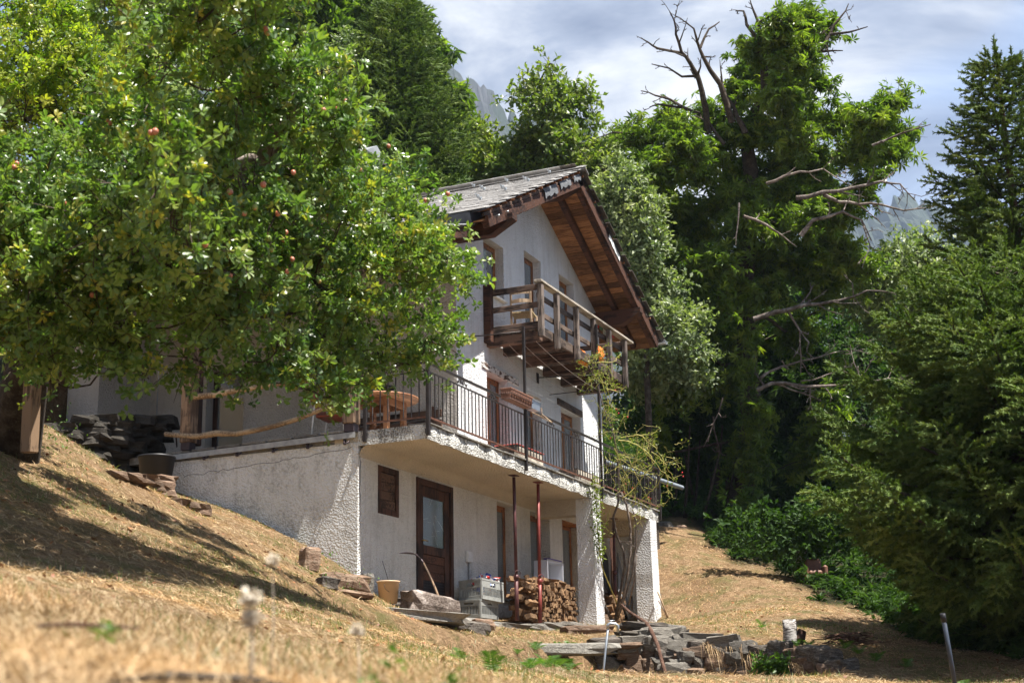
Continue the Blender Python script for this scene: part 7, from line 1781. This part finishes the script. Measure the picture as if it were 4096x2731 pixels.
for q, D, h, lab in [((Z3(800, 1345)), None, .22, 'small fern alone in the grass left of centre, below the door'), (Z3(1030, 1430), None, .28, 'fern at the bottom edge left of the concrete slab'), (Z3(1215, 1340), None, .2, 'tiny fern just below the left end of the concrete slab'), (Z3(1300, 1400), None, .3, 'leftmost of the ferns in the row below the concrete slab'), (Z3(1345, 1290), None, .28, 'fern growing over the middle of the concrete slab'), (Z3(1430, 1395), None, .32, 'middle fern in the row below the concrete slab'),
                     (Z3(1500, 1390), None, .26, 'fern right beside the middle one below the slab'), (Z3(1575, 1415), None, .26, 'rightmost fern in the row below the slab'), (Z3(1590, 1255), None, .28, 'fern at the right end of the concrete slab'), (Z3(1510, 1260), None, .2, 'little fern on the slab between two larger ones'), (Z3(1920, 1320), 18.6, .34, 'fern between the standpipe and the wall'), (ZT(470, 480), 19.3, .32, 'fern rooted in the left face of the stone wall'), (ZT(700, 560), 18.9, .36, 'fern behind the leaning branch on the wall'),
                     (ZT(1660, 430), 20.2, .30, 'fern at the left foot of the birch stump'), (ZT(1740, 435), 20.3, .28, 'fern at the right foot of the birch stump'), (ZT(1830, 440), 20.5, .3, 'fern a little right of the birch stump'), (ZT(1470, 380), 22, .3, 'fern left of the birch stump in the open grass'), (ZT(2110, 440), 20.5, .36, 'fern growing through the brushwood heap'), (ZT(2230, 560), 19.5, .36, 'fern in the grass below the brushwood heap'), (ZR(1570, 790), 18.5, .34, 'fern in the grass between the brush heap and the standing pipe'),
                     (ZR(1730, 800), 18, .28, 'small fern left of the standing pipe'), (ZR(2030, 950), 14.5, .34, 'fern at the foot of the standing pipe'), (ZT(750, 745), 17.8, .3, 'fern at the lower end of the leaning branch'), (ZT(340, 720), 17.2, .34, 'fern beside the bottom of the standpipe')]: fern(q, D, h, lab)
def weeds(name, P, n, size, mat, label, cat, spread, seed=0, tmpl=LEAF_SIMPLE, up=.6):
    P = np.array(P, float); pos = P[rng.integers(0, len(P), n)] + rng.normal(size=(n, 3)) * spread; d = unit(n) + np.array([0, 0, up])
    v, f, t = scatter(tmpl[0], tmpl[1], pos, d, norm(np.array([0, 0, 1.0]) + unit(n) * .7), size * (.6 + .8 * rng.random(n)), np.clip(rng.normal(.5, .22, n), 0, 1))
    o = link(bpy.data.objects.new(name, np_mesh(name, v, f, M[mat], t))); tag(o, label, cat); return o
o = weeds('nettle_clump', [onD(*ZT(random.uniform(1440, 1730), random.uniform(560, 740)), 18.4) for _ in range(40)], 1100, .085, 'leaf_fern', 'leafy green plant growing against the right part of the stone wall', 'plant', .05)
tag(weeds('bramble', [tuple(ground_hit(*q) + Vector((0, 0, random.uniform(0, .25)))) for q in [(1430, 2380), (1300, 2330), (1310, 2300), (200, 1830), (240, 1790), (230, 1770)]], 180, .04, 'leaf_fern', 'scattered green weeds at the foot of the low white wall', 'weeds', .12), kind='stuff')
# hanging dry grass over the wall
P = []; F = []; T = []
def blade(P, F, T, b, d, L_, w_, bend, tint):
    d = np.array(d, float); d /= np.linalg.norm(d); s_ = np.cross(d, unit(1)[0]); s_ /= np.linalg.norm(s_) + 1e-9; k = len(P); m1 = b + d * L_ * .5 + np.array([0, 0, bend * L_ * .25]); tip = b + d * L_ + np.array([0, 0, bend * L_])
    P += [b - s_ * w_, b + s_ * w_, m1 + s_ * w_ * .8, m1 - s_ * w_ * .8, tip]; F += [(k, k + 1, k + 2), (k, k + 2, k + 3), (k + 3, k + 2, k + 4)]; T += [tint] * 5
toC = -CAM[2]
for cx, cy, D in [(1270, 440, 19.2), (1350, 450, 19.1), (1400, 470, 19.0), (1760, 590, 18.3), (1820, 610, 18.2), (1060, 440, 19.3)]:
    for k in range(150):
        b = np.array(onD(*ZT(cx + random.gauss(0, 40), cy + random.gauss(0, 8)), D)); blade(P, F, T, b, toC * random.uniform(.3, 1) + CAM[0] * random.uniform(-.1, .8) + np.array([0, 0, random.uniform(-.1, .5)]), random.uniform(.12, .42), .0035, -random.uniform(.7, 1.5), random.uniform(.2, 1))
o = link(bpy.data.objects.new('hanging_grass', np_mesh('hanging_grass', np.array(P), np.array(F), M['straw'], np.array(T)))); tag(o, 'long dry grass hanging over the top of the stone wall', 'grass', kind='stuff')

# ------------------------------------------------------------------ mown dry grass lying on the slope
def grass(n, rmin, rmax, power, size, mat, name, label, lie, tm, wscale=1.0, amin=-24, amax=24, keep=None, hmax=1.0):
    u = rng.random(n); r = rmin + (rmax - rmin) * u ** power; a0 = math.atan2(CAM[2][1], CAM[2][0]); a = a0 + np.radians(rng.uniform(amin, amax, n))
    x = r * np.cos(a); y = r * np.sin(a); ok = ~((x > 17.6) & (x < 29.8) & (y > 10.2) & (y < 17.6)); ok &= ~((x > 17.6) & (y > 13.0) & (x < 30))
    if keep is not None: ok &= keep(x, y)
    x, y, r = x[ok], y[ok], r[ok]; n = len(x); wd = wood_mask(x, y); ok = rng.random(n) > wd * .85; x, y, r = x[ok], y[ok], r[ok]; n = len(x)
    z = H(x, y); b = np.stack([x, y, z + .003], 1); th = rng.uniform(0, 6.283, n); el = np.clip(np.abs(rng.normal(0, lie, n)), .03, 1.5)
    d = np.stack([np.cos(th) * np.cos(el), np.sin(th) * np.cos(el), np.sin(el)], 1); e = .15
    gx = (H(x + e, y) - z) / e; gy = (H(x, y + e) - z) / e; d[:, 2] += np.clip(d[:, 0] * gx + d[:, 1] * gy, -1, 1); d = norm(d)
    L_ = size * (.4 + rng.random(n) * 1.1); w_ = (.0011 + .00009 * r) * wscale * (.6 + .8 * rng.random(n)); s_ = norm(np.cross(d, np.array([0, 0, 1.0]) + .4 * rng.normal(size=(n, 3)))); m1 = b + d * (L_ * .5)[:, None] + np.array([0, 0, .25]) * (L_ * .25)[:, None]; tip = b + d * L_[:, None] - np.array([0, 0, .04]) * L_[:, None]
    v = np.stack([b - s_ * w_[:, None], b + s_ * w_[:, None], m1 + s_ * w_[:, None] * .8, m1 - s_ * w_[:, None] * .8, tip], 1).reshape(-1, 3)
    f = (np.array([(0, 1, 2), (0, 2, 3), (3, 2, 4)])[None] + (np.arange(n) * 5)[:, None, None]).reshape(-1, 3)
    patch = np.sin(x * 1.3 + 2 * np.sin(y * .9)) * np.sin(y * 1.7 + x * .6)
    t = np.repeat(np.clip(rng.normal(tm, .24, n) + .08 * patch, 0, 1), 5)
    o = link(bpy.data.objects.new(name, np_mesh(name, v, f, M[mat], t))); tag(o, kind='stuff'); o['label'] = label; return o
grass(190000, 4.0, 34, .85, .085, 'straw', 'dry_grass', 'cut dry grass lying over the sunlit slope', .22, .55)
grass(42000, 1.2, 6.5, .7, .08, 'straw', 'dry_grass_near', 'blurred dry grass close in the foreground', .5, .55, 1.0, -14, 27)
grass(70000, 3.0, 30, .8, .07, 'green_grass', 'green_grass', 'sparse green grass blades in the dry meadow', .9, .5, .9, keep=lambda x, y: (np.sin(x * .9 + 1.3 * np.sin(y * 1.1)) * np.cos(y * 1.3) + .3 * np.sin(x * 3 + y * 2) > .05))
grass(3800, 5.0, 30, .8, .04, 'dead_leaf', 'fallen_leaves', 'fallen brown leaves scattered in the grass', .3, .4, 8, keep=lambda x, y: rng.random(len(x)) < .8)
# woodland floor plants
wx, wy = [], []
while len(wx) < 3600:
    x = random.uniform(19, 46); y = random.uniform(-3, 17)
    if wood_mask(np.array([x]), np.array([y]))[0] > .55 and not (17 < x < 30 and y > 10): wx.append(x); wy.append(y)
wx = np.array(wx); wy = np.array(wy); wz = H(wx, wy); P = np.stack([wx, wy, wz + rng.random(len(wx)) * .25], 1); k = 6; n = len(P) * k
pos = np.repeat(P, k, 0) + rng.normal(size=(n, 3)) * .10
v, f, t = scatter(ROS_CHEST[0], ROS_CHEST[1], pos, unit(n) + np.array([0, 0, .7]), norm(np.array([0, 0, 1.0]) + unit(n) * .5), .15 * (.5 + rng.random(n)), np.clip(rng.normal(.5, .25, n), 0, 1))
o = link(bpy.data.objects.new('woodland_undergrowth', np_mesh('woodland_undergrowth', v, f, M['leaf_dark'], t))); tag(o, kind='stuff')
# weeds fringing the dark retaining wall, left
# ------------------------------------------------------------------ blurred things right in front of the camera
def seed_head(px, py, D, h, r, label):
    c = np.array(onD(px, py, D)); g = np.array([c[0], c[1], H(np.array([c[0]]), np.array([c[1]]))[0]]); root = empty('dried_flower', g, label, 'dried flower')
    mb = MB(); mb.tube([g, (g + c) / 2 + np.array([.01, .0, 0]), c], [.0018, .0015, .001], 5); tb(mb, 'stem', M['wood_pale'], root)
    n = 150; v, f, t = scatter(LEAF_SIMPLE[0], LEAF_SIMPLE[1], c + unit(n) * r * rng.random((n, 1)) ** .5 * np.array([1, 1, .7]), unit(n), unit(n), .010 + .008 * rng.random(n), np.full(n, .95)); o = link(bpy.data.objects.new('seed_head', np_mesh('seed_head', v, f, M['pale_head'], t)), root); o.matrix_parent_inverse = Matrix.Translation(root.location).inverted()
M['pale_head'] = simple('pale_seed_head', (.62, .55, .44), .8, 0, .2)
seed_head(1000, 2390, 2.6, .2, .016, 'blurred pale dried flower head, the higher of the pair at the bottom left of centre'); seed_head(1005, 2470, 2.6, .2, .016, 'blurred pale dried flower head just below the higher one'); seed_head(1090, 2240, 3.4, .2, .008, 'small blurred brown seed head above the pair of flower heads'); seed_head(1430, 2520, 3.2, .2, .012, 'faint blurred seed head right of the pair of flower heads')
for q, D, lab, sz in [((1560, 2700), 2.8, 'blurred bright green leaves at the bottom edge left of centre', .018), ((1790, 2722), 3.2, 'small blurred green leaf at the bottom edge in the middle', .012), ((420, 2530), 2.6, 'blurred blue green weed in the near grass at the left', .014)]:
    c = np.array(onD(*q, D)); tag(weeds('near_weed', [c + rng.normal(size=3) * sz for _ in range(8)], 20, .022, 'leaf_fern', lab, 'weed', .010), kind='stuff')
mb = MB(); mb.tube([onD(150, 2500, 2.55), onD(300, 2495, 2.6), onD(560, 2510, 2.7)], [.004, .005, .003], 6); tag(mb.build('fallen_twig', M['bark_red']), 'blurred brown twig lying in the near grass at the left', 'twig')
mb = MB(); mb.tube([onD(430, 2725, 2.35), onD(700, 2700, 2.45), onD(1000, 2718, 2.6), onD(1150, 2740, 2.7)], [.004, .009, .010, .004], 6); tag(mb.build('fallen_stick', M['bark']), 'blurred dark stick along the bottom edge', 'stick')

# ------------------------------------------------------------------ the air: faint haze over the valley, one closed box round camera and scene
mb = MB(); mb.box((-300, -500, -60), (2000, 1400, 640)); hz = mb.build('haze', None)
hm_ = bpy.data.materials.new('haze'); hm_.use_nodes = True; nt = hm_.node_tree; nt.nodes.clear()
ho = nt.nodes.new('ShaderNodeOutputMaterial'); hv = nt.nodes.new('ShaderNodeVolumePrincipled')
hv.inputs['Density'].default_value = 0.00016; hv.inputs['Color'].default_value = (0.60, 0.76, 1.0, 1); hv.inputs['Anisotropy'].default_value = 0.2
nt.links.new(hv.outputs[0], ho.inputs['Volume']); hz.data.materials.append(hm_); tag(hz, kind='stuff')
